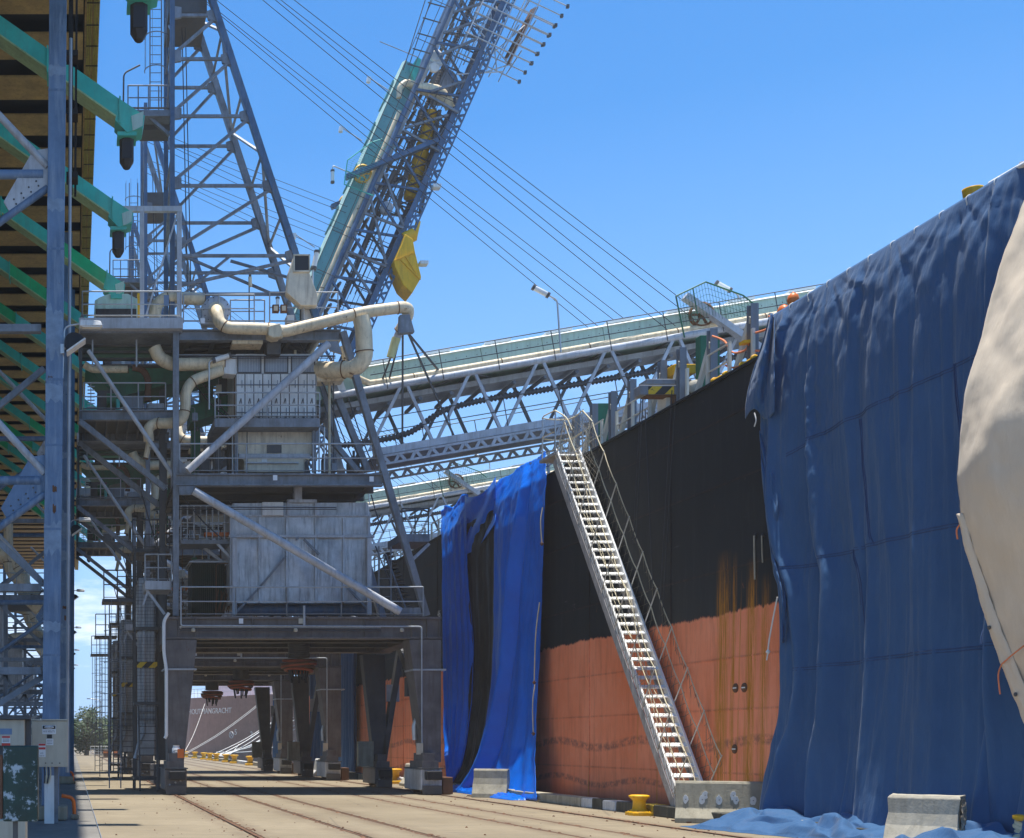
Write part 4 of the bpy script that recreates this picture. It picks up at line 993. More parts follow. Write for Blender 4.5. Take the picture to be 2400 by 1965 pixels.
    for k in range(n):
        xa = x0_ + (x1_ - x0_) * k / n; xb = xa + (x1_ - x0_) / n
        mb.hexa((xa, 43.5, zb), (xb, 43.54, zb), (xb, 45, zb), (xa, 45, zb), (xa, 43.5, zt), (xb, 43.54, zt), (xb, 45, zt), (xa, 45, zt))
    cb = mb.build('cabin', 'cabin_green', rt)
    mb = MB(); mb.box(x0_ - .1, x1_ + .1, 43.35, 45.1, zt, zt + .05); mb.build('cabin_roof', 'steel_pale', cb)
    mb = MB(); mb.fbox(424, 1266, 545, 1275, 42.6, 43.8); mb.build('walkway', 'steel_grey', rt)
    mb = MB(); mb.fbox(480, 1248, 542, 1257, 42.9, 43.2); mb.build('pipe_support', 'orange', rt)
    handrail(rt, [P(424, 1266, 42.7), P(470, 1266, 42.7), P(540, 1266, 42.7)], 1.15, .22)
    member(rt, 'strut', P(500, 1264, 42.7), P(552, 1322, 42.7), .08, .1, 'steel_pale')
    member(rt, 'strut', P(478, 1285, 43.6), P(530, 1325, 43.6), .1, .12, 'steel_pale')
    for k in range(7):
        mb = MB(); a = P(505 + 5 * k, 1436, 43.3); b = P(512 + 6 * k, 1382 + 3 * (k % 3), 43.3); mb.pipe([a, a.lerp(b, .5) + V((.06 * (k % 2), 0, .1)), b], .02, 5, sub=3); mb.build('hose', 'timber', rt)
    # seaward gallery beside the ship
    mb = MB(); mb.fbox(938, 1252, 1007, 1270, 42.8, 44.5); mb.build('walkway', 'steel_grey', rt)
    mb = MB(); mb.bar(P(1005, 1275, 43), P(967, 1312, 43), .1, .14); mb.build('walkway_bracket', 'steel_pale', rt)
    handrail(rt, [P(942, 1252, 42.9), P(1004, 1252, 42.9), P(1004, 1252, 44.4)], .85, .45, 'steel_dark')
    mb = MB(); mb.pipe([P(925, 1200, 42.8), P(990, 1195, 42.8), P(1003, 1200, 43.2), P(1003, 1205, 44.2)], .03, 6); mb.build('rub_rail', 'steel_dark', rt)
    # stairs inside the seaward side
    for k in range(16):
        mb = MB(); p = P(905 + 3.2 * k, 1300 + 9 * k, 44); mb.box(p.x - .05, p.x + .16, 43.6, 44.3, p.z, p.z + .025); mb.build('stair_tread', 'steel_dark', rt)
    for y in (43.6, 44.3): member(rt, 'stair_stringer', P(903, 1300, y), P(956, 1444, y), .05, .18, 'steel_grey')
    # --- landward cantilever towards the shed
    LY = 42.0
    mb = MB(); mb.fbox(185, 745, 429, 770, 41.0, 44.4); mb.build('platform', 'steel_pale', rt)
    mb = MB(); mb.fbox(188, 771, 424, 781, 41.3, 44.2); mb.build('platform_beam', 'steel_grey', rt)
    for k in range(5):
        mb = MB(); mb.fbox(192, 790 + 16 * k, 402, 795 + 16 * k, 42.2 + .3 * k, 42.4 + .3 * k); mb.build('louvre', 'steel_dark', rt)
    for u in (217, 320): member(rt, 'hanger', P(u, 782, 42), P(u, 860, 42), .05, .08, 'rail_paint')
    handrail(rt, [P(193, 744, 41.1), P(424, 744, 41.1)], .83, 1.6)
    handrail(rt, [P(193, 744, 41.1), V((P(193, 744, 41.1).x, 44.2, P(193, 744, 41.1).z))], .83, 1.6)
    for u0, u1 in ((328, 338), (415, 426)):
        mb = MB(); mb.fbox(u0, 484, u1, 744, 41.5, 41.64); mb.build('gantry_post', 'steel_pale', rt)
    mb = MB(); mb.fbox(277, 483, 427, 495, 41.49, 41.65); mb.build('gantry_bar', 'steel_pale', rt)
    member(rt, 'gantry_brace', P(416, 500, 41.57), P(343, 738, 41.57), .055, .07, 'steel_pale')
    # mint receiving hopper with ribs and dark mouth
    x = [XZ(u, v, 41.5) for u, v in ((222, 744), (222, 705), (232, 698), (256, 689), (300, 689), (322, 701), (322, 744))]
    mb = MB(); mb.xprism(x, 41.5, 43.0); hp = mb.build('receiving_hopper', 'mint', rt)
    for u in (228, 246, 272, 300, 318):
        mb = MB(); mb.fbox(u, 702, u + 1.5, 724, 41.45, 41.498); mb.build('rib', 'mint', hp)
    mb = MB(); mb.fbox(224, 724, 320, 744, 41.44, 41.497); mb.build('hopper_mouth', 'sign_black', hp)
    mb = MB(); mb.fbox(260, 689, 286, 699, 41.40, 41.497); mb.build('inlet', 'teal', hp)
    mb = MB(); mb.fbox(322, 687, 328, 742, 41.5, 41.7); mb.build('yellow_ladder', 'yellow', rt)
    mb = MB(); mb.fbox(384, 692, 396, 716, 41.0, 41.04); mb.build('notice', 'sign_blue', rt)
    member(rt, 'column', P(189, 782, LY), P(189, 990, LY), .1, .16, 'steel_dark')
    member(rt, 'column', P(189, 782, 45), P(189, 1050, 45), .1, .16, 'steel_dark')
    for Y in (42.0, 45.0):
        x0_, z1_ = XZ(186, 963, 42); x1_, z0_ = XZ(405, 986, 42)
        mb = MB(); mb.ibeam((x0_, Y, (z0_ + z1_) / 2), (x1_ + .1, Y, (z0_ + z1_) / 2), .22, z1_ - z0_, .03); mb.build('floor_girder', 'steel_grey', rt)
        a, b = P(187, 988, 42), P(388, 1146, 42); a.y = b.y = Y
        member(rt, 'knee_brace', a, b, .17, .2, 'steel_grey')
    mb = MB(); mb.box(x0_, x1_, 42.1, 44.9, z1_ - .05, z1_); mb.build('floor_plate', 'steel_dark', rt)
    for k in range(8):
        mb = MB(); xx = x0_ + .2 + .36 * k; mb.box(xx, xx + .05, 42.1, 44.9, z1_ - .26, z1_ - .06); mb.build('floor_beam', 'steel_dark', rt)
    member(rt, 'diagonal_brace', P(207, 822, 41.6), P(405, 1114, 41.6), .14, .14, 'steel_pale', 'tube')
    handrail(rt, [P(196, 962, 42.1), P(388, 962, 42.1)], .9, .9)
    # drive units on the landward gallery
    for u0, v0, u1, v1, Y, m in ((290, 930, 336, 962, 42.6, 'deck_grey'), (228, 915, 280, 962, 43.2, 'steel_dark'), (272, 935, 281, 962, 42.5, 'teal'), (345, 945, 385, 962, 42.9, 'steel_pale')):
        mb = MB(); mb.fbox(u0, v0, u1, v1, Y, Y + .7); mb.build('drive_unit', m, rt, bevel=.03)
    mb = MB(); p = P(250, 940, 43.0); mb.tube(p, p + V((.5, 0, 0)), .25, 14); mb.build('motor', 'green_deep', rt)
    for k in range(7):
        mb = MB(); mb.fbox(205, 905 + 8 * k, 222, 907 + 8 * k, 42.2, 42.26); mb.build('rung', 'rail_paint', rt)
    mb = MB(); mb.fbox(212, 900, 214, 962, 42.2, 42.25); mb.build('ladder', 'rail_paint', rt)
    # belly of the shuttle conveyor in dark green
    x = [XZ(u, v, 43.6) for u, v in ((200, 860), (420, 858), (560, 830), (560, 862), (440, 890), (280, 930), (232, 890))]
    mb = MB(); mb.xprism(x, 43.6, 45.4); mb.build('conveyor_belly', 'green_deep', rt)
    duct(rt, [P(198, 855, 42.6), P(215, 866, 42.6), P(300, 866, 42.6)], .12, .2, bands=1.2)
    duct(rt, [P(310, 862, 42.6), P(335, 866, 42.6), P(348, 890, 42.6), P(346, 940, 42.6)], .11, .25, 'timber', 1.2)
    # box gallery half way down the leg and caged stair tower beside it
    mb = MB(); mb.fbox(340, 1362, 402, 1382, 41.8, 43.2); mb.build('walkway', 'steel_pale', rt)
    mb = MB(); mb.bar(P(342, 1382, 42), P(386, 1440, 42), .08, .14); mb.bar(P(345, 1390, 42), P(335, 1420, 42), .06, .1); mb.build('walkway_bracket', 'steel_pale', rt)
    handrail(rt, [P(340, 1362, 41.9), P(402, 1362, 41.9)], .87, .45)
    b = P(345, 1852, 44.4); b.z = 0
    TX = b.x
    for dx in (-.42, .42):
        for dy in (-.5, .5): member(rt, 'tower_post', V((TX + dx, 45 + dy, .02)), V((TX + dx, 45 + dy, 8.4)), .06, .08, 'steel_dark')
    for k in range(3):
        z = 2.6 * k + .35
        mb = MB(); mb.box(TX - .45, TX + .45, 44.4, 45.6, z, z + .12); mb.build('landing', 'steel_dark', rt)
    for z0_, z1_ in ((2.3, 5.4), (5.5, 8.3)):
        mb = MB()
        n = 9
        for i in range(n): 
            x = TX - .42 + .84 * i / (n - 1); mb.tube((x, 44.44, z0_), (x, 44.44, z1_), .008, 4, caps=False)
        k = z0_
        while k < z1_: mb.tube((TX - .42, 44.44, k), (TX + .42, 44.44, k), .008, 4, caps=False); k += .12
        mb.build('mesh_guard', 'steel_dark', rt)
    mb = MB(); mb.box(TX - .3, TX + .3, 44.6, 45.3, 1.2, 7.4); mb.build('counterweight_duct', 'bin_grey', rt, bevel=.05)
    duct(rt, [V((TX - .1, 44.5, 7.2)), V((TX - .1, 44.5, 2.0)), V((TX - .35, 44.5, 1.5)), V((TX - .42, 44.5, 1.1))], .06, .2, 'steel_pale', 2.0, 'drain_pipe')
    mb = MB(); mb.box(TX - .35, TX + .35, 44.42, 44.44, 4.25, 4.45); mb.build('hazard_plate', 'hazard', rt)
    caged_ladder(rt, (TX - 1.1, 44.8, .05), (TX - 1.1, 44.8, 6.6), .4)
    mb = MB(); mb.box(TX - 1.55, TX - .5, 44.5, 45.6, 6.55, 6.65); mb.build('landing', 'steel_dark', rt)
    handrail(rt, [V((TX - 1.5, 44.55, 6.65)), V((TX - .55, 44.55, 6.65))], 1.0, .5, 'steel_dark')
    mb = MB(); mb.lathe([(.45, 0), (.5, .1), (.5, 1.8), (.42, 1.9)], (TX + .1, 46.2, 5.4), 20); mb.build('air_receiver', 'bin_grey', rt)
    mb = MB(); mb.box(TX - .5, TX + .8, 44.6, 46.8, 8.3, 8.42); mb.build('landing', 'steel_dark', rt)
    handrail(rt, [V((TX - .5, 44.65, 8.42)), V((TX + .8, 44.65, 8.42))], 1.0, .5, 'steel_dark')
    for s_ in (-1, 1): member(rt, 'stair_stringer', V((TX + s_ * .3, 43.4, .02)), V((TX + s_ * .3, 44.4, 2.9)), .05, .18, 'steel_dark')
    for k in range(11):
        mb = MB(); mb.box(TX - .28, TX + .28, 43.42 + .09 * k, 43.6 + .09 * k, .25 * k + .2, .25 * k + .23); mb.build('stair_tread', 'steel_dark', rt)
    # small services everywhere: conduits, cable trays, valves, junction boxes
    rs = random.Random(77)
    lv = [(5.5, 9.55), (10.15, 14.6)]
    for k in range(46):
        z0_, z1_ = lv[k % 2]; x = 3.5 + 5.3 * rs.random(); yy = rs.choice((42.15, 42.9, 44.2, 45.2, 46.3)) + .2 * rs.random(); m = rs.choice(('galv', 'steel_dark', 'rail_paint', 'cream_duct', 'steel_grey', 'rust')); r = rs.choice((.015, .02, .03, .045))
        if k % 2 == 0 and 5.0 < x and yy < 45.2: yy += 3.0
        zt = z0_ + (z1_ - z0_) * (.5 + .5 * rs.random()); pts = [V((x, yy, z0_)), V((x, yy, zt))]
        if rs.random() < .6: pts.append(V((x + rs.uniform(-1.4, 1.4), yy, zt + .02)))
        if rs.random() < .3: pts.append(V((pts[-1].x, yy, z1_)))
        mb = MB(); mb.pipe(round_path(pts, .12, 3), r, 6); o = mb.build('service_pipe', m, rt)
        if rs.random() < .5:
            h = z0_ + .4 + rs.random() * (zt - z0_ - .5); mb = MB(); mb.box(x - .09, x + .09, yy - .12, yy + .02, h, h + .26); mb.build('junction_box', rs.choice(('panel_white', 'steel_grey', 'box_beige', 'green_deep')), o)
    for z, y in ((9.35, 41.62), (9.2, 44.6), (14.45, 43.2), (5.35, 40.98), (14.3, 41.75)):
        for j in range(3):
            mb = MB(); mb.tube((3.45, y - .02 * j, z - .06 * j), (8.6 if z > 9.3 else 9.9, y - .02 * j, z - .06 * j - (.0 if j else .03)), .016, 5); mb.build('cable', 'cable' if j else 'rail_paint', rt)
    for k, (u0, v0, u1, v1, Yk) in enumerate(((425, 1160, 520, 1262, 42.2), (760, 905, 840, 1105, 43.0), (815, 930, 880, 1105, 42.2), (430, 830, 545, 985, 43.3), (455, 900, 540, 985, 43.0), (700, 800, 760, 905, 42.1), (870, 1160, 900, 1250, 42.6), (880, 1280, 950, 1440, 43.4), (330, 1150, 395, 1360, 43.6))):
        mb = MB(); a, b = P(u0, v0, Yk), P(u1, v1, Yk); mb.pipe([a, a.lerp(b, .5) - V((0, 0, .12)), b], .022, 5, sub=4); mb.build('slack_cable', 'cable', rt)
    for u in (545, 556, 748, 760):
        mb = MB(); mb.tube(P(u, 1002, 42.05), P(u, 1107, 42.05), .03, 8); mb.build('service_pipe', 'galv', rt)
    for (u, v, m) in ((640, 1120, 'sign_white'), (700, 1456, 'box_beige'), (560, 1456, 'sign_white'), (470, 752, 'sign_white'), (866, 1123, 'sign_white')):
        mb = MB(); mb.fbox(u, v - 6, u + 10, v + 6, 41.0 if v < 1200 else 40.97, 41.02 if v < 1200 else 40.985); mb.build('notice_plate', m, rt)
    caged_ladder(rt, P(902, 1442, 42.0), P(902, 1280, 42.0), .4, (0, -1, 0), 9)
    # --- exhaust chute with square mouth, warning lights, aerial
    x = [XZ(u, v, 41.55) for u, v in ((690, 598), (724, 598), (724, 635), (744, 690), (744, 716), (705, 716), (672, 686), (676, 640))]
    mb = MB(); mb.xprism(x, 41.55, 41.95); ch = mb.build('exhaust_chute', 'hopper_cream', rt, bevel=.02)
    mb = MB(); mb.fbox(691, 599, 724, 634, 41.51, 41.545); mb.build('chute_mouth', 'sign_black', ch)
    for q in ((689, 596, 726, 599), (689, 634, 726, 637), (688, 596, 691, 637), (724, 596, 727, 637)):
        mb = MB(); mb.fbox(*q, 41.47, 41.548); mb.build('mouth_rim', 'hopper_cream', ch)
    mb = MB(); mb.tube(P(706, 636, 42.3), P(704, 757, 42.3), .03, 8); mb.build('chute_prop', 'steel_dark', rt)
    mb = MB(); mb.fbox(712, 722, 744, 757, 42.1, 42.7); mb.fbox(711, 718, 745, 723, 42.05, 42.75); mb.build('cable_cabinet', 'panel_white', rt, bevel=.02)
    mb = MB(); mb.fbox(672, 738, 690, 757, 42, 42.4); mb.build('junction_box', 'panel_white', rt, bevel=.02)
    for u in (639, 658):
        mb = MB(); mb.fbox(u, 714, u + 15, 732, 41.55, 41.68); o = mb.build('warning_light', 'timber', rt)
        mb = MB(); mb.fbox(u + 3, 717, u + 12, 728, 41.52, 41.549); mb.build('light_lens', 'box_beige', o)
    mb = MB(); mb.tube(P(584, 755, 42), P(584, 655, 42), .022, 6); mb.tube(P(586, 670, 42), P(586, 645, 42), .045, 10); mb.build('siren_mast', 'steel_dark', rt)
    mb = MB(); mb.tube(P(586, 650, 41.99), P(587, 672, 41.99), .06, 10); mb.build('siren', 'cream_duct', rt)
    tube_lamp(rt, P(733, 745, 42), P(733, 640, 42), P(735, 630, 42))
    tube_lamp(rt, P(490, 960, 41.6), P(490, 848, 41.6), P(500, 845, 41.6))
    # swing-over tripod carrying the boom services
    mb = MB(); mb.prism([(938, 738), (960, 737), (972, 778), (936, 781)], 40.95, 41.2); mb.build('apex_plate', 'steel_grey', rt)
    for (u, v, Y) in ((908, 905, 43.2), (943, 1050, 43.0), (1065, 1025, 43.0), (1037, 880, 43.2), (890, 906, 43.2)):
        mb = MB(); mb.bar(P(944 + (u - 944) * .08, 775, 42.05), P(u, v, Y), .055, .055); mb.build('tripod_leg', 'steel_dark', rt)
    # --- mast: vertical landward legs and raking seaward legs
    AP = V((3.45, 0, 30.0))
    front, rear = 42.0, 44.8
    def legx(z):                       # raking leg, photo line a = 898 - .327 b on the front plane
        b = (z - CAMH) / S(42.0); return (898 - .327 * b) * S(42.0)
    for Y in (front, rear):
        member(rt, 'mast_leg', V((3.3, Y, TF)), V((3.3, Y, 30.2)), .15, .22, 'steel_blue')
        member(rt, 'mast_leg', V((legx(TF), Y, TF)), V((legx(29.8), Y, 29.8)), .2, .26, 'steel_blue' if Y == front else 'steel_grey')
    lev = {front: [37, 139, 273, 436, 600, 690], rear: [105, 206, 343, 523, 640]}
    for Y, vs_ in lev.items():
        zs = [CAMH + (VPY - v) * S(Y) for v in vs_]
        for i, z in enumerate(zs):
            member(rt, 'mast_rail', V((3.3, Y, z)), V((legx(z), Y, z)), .09, .09, 'steel_grey')
            mb = MB(); xx = legx(z); mb.xprism([(xx - .35, z + .12), (xx + .06, z + .25), (xx + .1, z - .28), (xx - .3, z - .14)], Y - .06, Y + .06); mb.build('gusset', 'steel_grey', rt)
            mb = MB(); mb.xprism([(3.3, z + .3), (3.6, z + .25), (3.6, z - .08), (3.3, z - .12)], Y - .05, Y + .05); mb.build('gusset', 'steel_grey', rt)
            if i + 1 < len(zs):
                a, b = V((3.45, Y - .04, z + .1 - .2)), None
                zz = zs[i + 1]
                member(rt, 'mast_diagonal', V((3.45, Y, zz + .25)), V((legx(z) - .12, Y, z - .15)), .09, .09, 'steel_grey')
    # cross bracing between front and rear legs
    zs = [TF + 2.0 * k for k in range(8)]
    for k, z in enumerate(zs[:-1]):
        for fx in (lambda q: 3.3, legx):
            a, b = (front, rear) if k % 2 else (rear, front)
            member(rt, 'mast_diagonal', V((fx(z), a, z)), V((fx(z + 2), b, z + 2)), .08, .07, 'steel_pale' if k % 2 else 'steel_grey')
            member(rt, 'mast_rail', V((fx(z), front, z)), V((fx(z), rear, z)), .07, .07, 'steel_grey')
    # extra bracing low on the mast
    for (a, b) in (((429, 600), (640, 690)), ((640, 690), (700, 690)), ((540, 612), (690, 655)), ((430, 690), (540, 600))):
        member(rt, 'mast_diagonal', P(*a, 43.2), P(*b, 43.2), .08, .08, 'steel_grey')
    # hoist ropes down the mast
    for u in (424, 432):
        mb = MB(); mb.tube(P(u, -60, 43.4), P(u + 16, 700, 43.4), .018, 5); mb.build('hoist_rope', 'cable', rt)
    # mast landings, ladders
    mb = MB(); mb.fbox(308, 258, 400, 272, 42.0, 43.6); mb.build('mast_landing', 'steel_grey', rt)
    mb = MB(); mb.bar(P(345, 272, 42.2), P(398, 318, 42.2), .1, .12); mb.build('landing_bracket', 'steel_grey', rt)
    mb = MB(); mb.fbox(330, 275, 398, 305, 42.6, 43.4); mb.build('landing_beam', 'steel_dark', rt)
    handrail(rt, [P(300, 258, 42.05), P(396, 258, 42.05)], .8, .35, 'steel_grey')
    mb = MB(); mb.pipe(round_path([P(289, 250, 42.3), P(290, 172, 42.3), P(328, 153, 42.3)], .15, 4), .03, 6); mb.build('lamp_pole', 'steel_dark', rt)
    caged_ladder(rt, P(365, 256, 42.4), P(365, -40, 42.4), .38, (0, -1, 0), 1.2)
    mb = MB(); mb.fbox(395, -10, 485, 30, 42.5, 44.6); mb.build('mast_landing', 'steel_dark', rt)
    return rt

def boom_frame(pivot, ang, y0):
    ca, sa = math.cos(ang), math.sin(ang)
    def B(t, h, y): return V((pivot[0] + t * ca - h * sa, y0 + y, pivot[1] + t * sa + h * ca))
    return B
def build_boom(rt, ang, y0, raised=False):
    """lattice boom with covered conveyor. t along the boom, h above the top chord, y across (0 .. 3)"""
    ORG[0] = V(rt.location)
    B = boom_frame((7.6, 13.1), ang, y0)
    cov = 'teal_boom' if raised else 'mint'
    chord = 'steel_blue' if raised else 'steel_pale'
    LEN = 27.0
    D = -2.12
    for y in (0.3, 3.2):
        mb = MB(); mb.tube(B(1.2 if y < 1 else .6, 0, y), B(LEN, 0, y), .12, 14); mb.build('boom_chord', chord, rt)
        mb = MB(); a, b = B(2.2, D, y), B(LEN, D, y); mb.bar(a, b, .24, .16); o = mb.build('boom_chord', chord, rt)
    # castellated walkway edges under the bottom chord
    for y in (0.18, 3.36):
        for hh in (D - .32,):
            mb = MB()
            mb.bar(B(2.2, hh + .13, y), B(LEN, hh + .13, y), .07, .06); mb.bar(B(2.2, hh - .13, y), B(LEN, hh - .13, y), .07, .06)
            k = 2.3
            while k < LEN:
                mb.bar(B(k, hh - .11, y), B(k + .16, hh + .11, y), .1, .05); mb.bar(B(k + .34, hh - .11, y), B(k + .2, hh + .11, y), .1, .05); k += .55
            mb.build('castellated_edge', chord, rt)
    mb = MB(); mb.hexa(B(2.2, D - .12, .4), B(LEN, D - .12, .4), B(LEN, D - .12, 3.1), B(2.2, D - .12, 3.1), B(2.2, D - .08, .4), B(LEN, D - .08, .4), B(LEN, D - .08, 3.1), B(2.2, D - .08, 3.1))
    mb.build('walkway', 'steel_grey', rt)
    # web members
    tops = [3.6 + 2.32 * k for k in range(11)]
    for y in (0.3, 3.2):
        for k, t in enumerate(tops):
            if t > LEN: break
            mb = MB(); mb.bar(B(t - .1, -.05, y), B(t - 1.5, D + .1, y), .10, .09); mb.build('boom_web', chord if y < 1 else 'steel_grey', rt)
            mb = MB(); mb.bar(B(t + .1, -.05, y), B(t + .62, D + .1, y), .10, .09); mb.build('boom_web', chord if y < 1 else 'steel_grey', rt)
    for k, t in enumerate(tops):
        for h in (0, D):
            mb = MB(); mb.bar(B(t, h, .3), B(t, h, 3.2), .09, .09); mb.build('boom_cross', 'steel_grey', rt)
        if k + 1 < len(tops):
            a, b = (.3, 3.2) if k % 2 else (3.2, .3)
            mb = MB(); mb.bar(B(t, 0, a), B(t + 2.3, 0, b), .07, .07); mb.build('boom_cross', 'steel_grey', rt)
            mb = MB(); mb.bar(B(t, D, a), B(t + 2.3, D, b), .07, .07); mb.build('boom_cross', 'steel_grey', rt)
    # conveyor table hanging under the top chords
    mb = MB(); mb.hexa(*[B(t, h, y) for h in (-.30, -.12) for t, y in ((.5, 1.1), (LEN, 1.1), (LEN, 2.4), (.5, 2.4))]); mb.build('conveyor_frame', 'steel_pale', rt)
    for k in range(24):
        t = 1.0 + 1.08 * k
        mb = MB(); mb.tube(B(t, -.46, .8), B(t, -.46, 2.7), .07, 8); mb.tube(B(t + .1, -.42, 1.2), B(t + .1, -.42, 2.3), .05, 8); mb.build('idler', 'steel_grey', rt)
    # covered gallery: coloured side panels with white roof sheets and raised lids
    t = .2; k = 0
    while t < (20.0 if raised else LEN - 1.2):
        L = 2.1
        mb = MB(); pr = [(.05, .75), (.86, .75), (.95, 1.0), (.95, 2.6), (.86, 2.85), (.05, 2.85)]
        vs = [B(tt, h, y) for tt in (t + .008, t + L - .008) for h, y in pr]; n = len(pr)
        mb.add(vs, [tuple(range(n)), tuple(range(n, 2 * n))[::-1]] + [((i + 1) % n, i, n + i, n + (i + 1) % n) for i in range(n)]); o = mb.build('gallery_panel', cov, rt)
        mb = MB(); mb.hexa(*[B(tt, h, y) for h in (.955, .98) for tt, y in ((t, .98), (t + L, .98), (t + L, 2.65), (t, 2.65))])
        mb.hexa(B(t, .85, .70), B(t + L, .85, .70), B(t + L, .96, .99), B(t, .96, .99), B(t, .87, .69), B(t + L, .87, .69), B(t + L, .981, .98), B(t, .981, .98))
        mb.build('roof_sheet', 'mint' if raised else 'roof_white', o)
        if k % 1 == 0:
            mb = MB(); mb.hexa(*[B(tt, h, y) for h in (.985, 1.06) for tt, y in ((t + .25, .9), (t + 1.15, .9), (t + 1.15, 2.2), (t + .25, 2.2))]); mb.build('roof_lid', 'teal_boom' if raised else 'roof_white', o)
        mb = MB()
        for q in range(6): mb.lathe([(.012, -.02), (.016, 0)], B(t + .15 + .36 * q, .66, .745), 5, 'Y')
        mb.build('panel_bolts', 'steel_dark', o)
        t += L + .004; k += 1
    # dust pipe along the gallery
    mb = MB(); mb.pipe([B(1.8, 1.6, .35), B(1.9, .6, .35), B(2.5, .22, .38), B(3.2, .2, .4)] + [B(3.2 + 1.2 * q, .2, .42) for q in range(1, 14 if raised else 20)], .115, 12); dp = mb.build('dust_pipe', 'cream_duct', rt)
    for q in range(5 if raised else 8): flange(dp, B(4 + 3 * q, .2, .42), B(1, 0, 0) - B(0, 0, 0), .115)
    # hand rails along the gallery and on the walkway
    for y, h0, hs in ((.12, -.12, (.55, 1.0)), (.25, D + .1, (.55, 1.0)), (3.3, D + .1, (.55, 1.0))):
        mb = MB()
        for hh in hs: mb.tube(B(2.5, h0 + hh, y), B(LEN, h0 + hh, y), .016, 5)
        q = 3.0
        while q < LEN: mb.tube(B(q, h0, y), B(q, h0 + 1.0, y), .016, 5); q += 1.9
        mb.build('handrail', 'steel_dark', rt)
    # ribbed cable chain
    pts = [B(1.2, -1.55, 1.0), B(2.6, -1.6, 1.0), B(3.8, -1.5, 1.0), B(4.9, -1.0, 1.0), B(6.2, -.85, 1.0)] + [B(7.5 + 1.5 * q, -.85, 1.0) for q in range(13)]
    pp = smooth_path(pts, 3); mb = MB(); mb.pipe(pp, .08, 8); o = mb.build('cable_chain', 'hose_dark', rt)
    mb = MB(); acc = 0; tot = 0
    for a, b in zip(pp[:-1], pp[1:]):
        d = (b - a); L = d.length; d.normalize(); q = acc
        while q < L: mb.tube(a + d * q, a + d * (q + .05), .115, 6); q += .13
        acc = q - L
    mb.build('chain_rib', 'hose_dark', o)
    # luffing lever with its sheave and mesh cage
    ts = 16.2 if raised else 14.6
    mb = MB(); mb.bar(B(ts - 1.3, 1.25, 0.1), B(ts + 1.9, -1.9, .1), .2, .3); lv = mb.build('luffing_lever', 'steel_pale' if not raised else 'steel_blue', rt)
    mb = MB(); mb.bar(B(ts - 1.3, 1.25, 3.3), B(ts + 1.9, -1.9, 3.3), .2, .3); mb.build('luffing_lever', 'steel_pale' if not raised else 'steel_blue', rt)
    for y in (.38, 3.6):
        c = B(ts - .7, .62, y); mb = MB(); smat = 'yellow' if raised else 'rust'
        mb.lathe([(.36, -.07), (.42, -.07), (.385, -.02), (.385, .02), (.42, .07), (.36, .07), (.36, -.07)], c, 28, 'Y', caps=False)
        for q in range(6):
            a = q * math.pi / 3; mb.bar(c, c + V((.37 * math.cos(a), 0, .37 * math.sin(a))), .07, .06)
        mb.lathe([(.05, -.1), (.09, -.1), (.09, .1), (.05, .1)], c, 12, 'Y'); mb.build('sheave', smat, lv)
    cage = [(-1.75, -.2), (-1.8, 1.2), (-.75, 1.5), (.4, .85), (.75, .45)]
    mb = MB(); y = -.3
    for a, b in zip(cage[:-1], cage[1:]): mb.tube(B(ts + a[0], a[1], y), B(ts + b[0], b[1], y), .025, 6)
    mb.tube(B(ts - 1.2, 1.37, y), B(ts - 1.2, .5, y), .02, 6)
    top = lambda q: (1.2 + (q + 1.8) * .286) if q < -.75 else (1.5 - (q + .75) * .565 if q < .4 else .85 - (q - .4) * 1.14)
    q = -1.7
    while q < .7:
        mb.tube(B(ts + q, max(.2, top(q) - 1.1), y), B(ts + q, top(q), y), .006, 4, caps=False); q += .1
    for hh in (.2, .4, .6, .8): mb.pipe([B(ts + q * .1, top(q * .1) - hh, y) for q in range(-17, 8)], .006, 4)
    mb.build('mesh_cage', 'green_deep' if not raised else 'teal', rt)
    # loading head: telescopic chute and yellow spoon
    cx = 13.0
    mb = MB()
    prf = [(-1.0, -2.35), (-.55, -2.35), (.75, -2.55), (1.45, -3.05), (.3, -3.75), (-1.3, -3.1)] if raised else [(-.6, -2.2), (.9, -2.2), (1.2, -2.5), (.9, -2.9), (-.6, -2.9)]
    if raised:
        n = len(prf)
        pr = [(950, 548), (968, 560), (973, 590), (988, 650), (966, 688), (945, 668), (926, 626), (923, 612), (940, 575)]
        mb.prism(pr, y0 - .3, y0 + .9); sp = mb.build('loading_spoon', 'yellow', rt, bevel=.04)
        for a, b in (((923, 612), (972, 592)), ((940, 610), (986, 656)), ((950, 600), (975, 640))):
            mb = MB(); mb.bar(P(a[0], a[1], y0 - .33), P(b[0], b[1], y0 - .33), .035, .05); mb.build('spoon_rib', 'yellow', sp)
        mb = MB(); mb.tube(P(946, 562, y0 + .3), P(970, 550, y0 + .3), .3, 14); mb.tube(P(972, 556, y0 + .3), P(980, 520, y0 + .3), .12, 8); mb.build('spoon_hinge', 'yellow', sp)
    else:
        vs = [B(cx + t, h, y) for y in (1.0, 2.2) for t, h in prf]; n = len(prf)
        mb.add(vs, [tuple(range(n)), tuple(range(n, 2 * n))[::-1]] + [((i + 1) % n, i, n + i, n + (i + 1) % n) for i in range(n)]); mb.build('loading_spoon', 'yellow', rt, bevel=.04)
    # pole lamps
    for t, y, up_, hd in ((8.9, .1, 1.55, (.0, .0)), (16.8, 3.4, 1.9, (0, 0))):
        b0 = B(t, .1, y); tp = b0 + V((-.12, 0, 1.75)); 
        if raised: tp = B(t, 2.0, y)
        hd = tp + (V((-.3, 0, .16)) if not raised else V((0, 0, -.25))); tube_lamp(rt, b0, tp, hd)
    return B

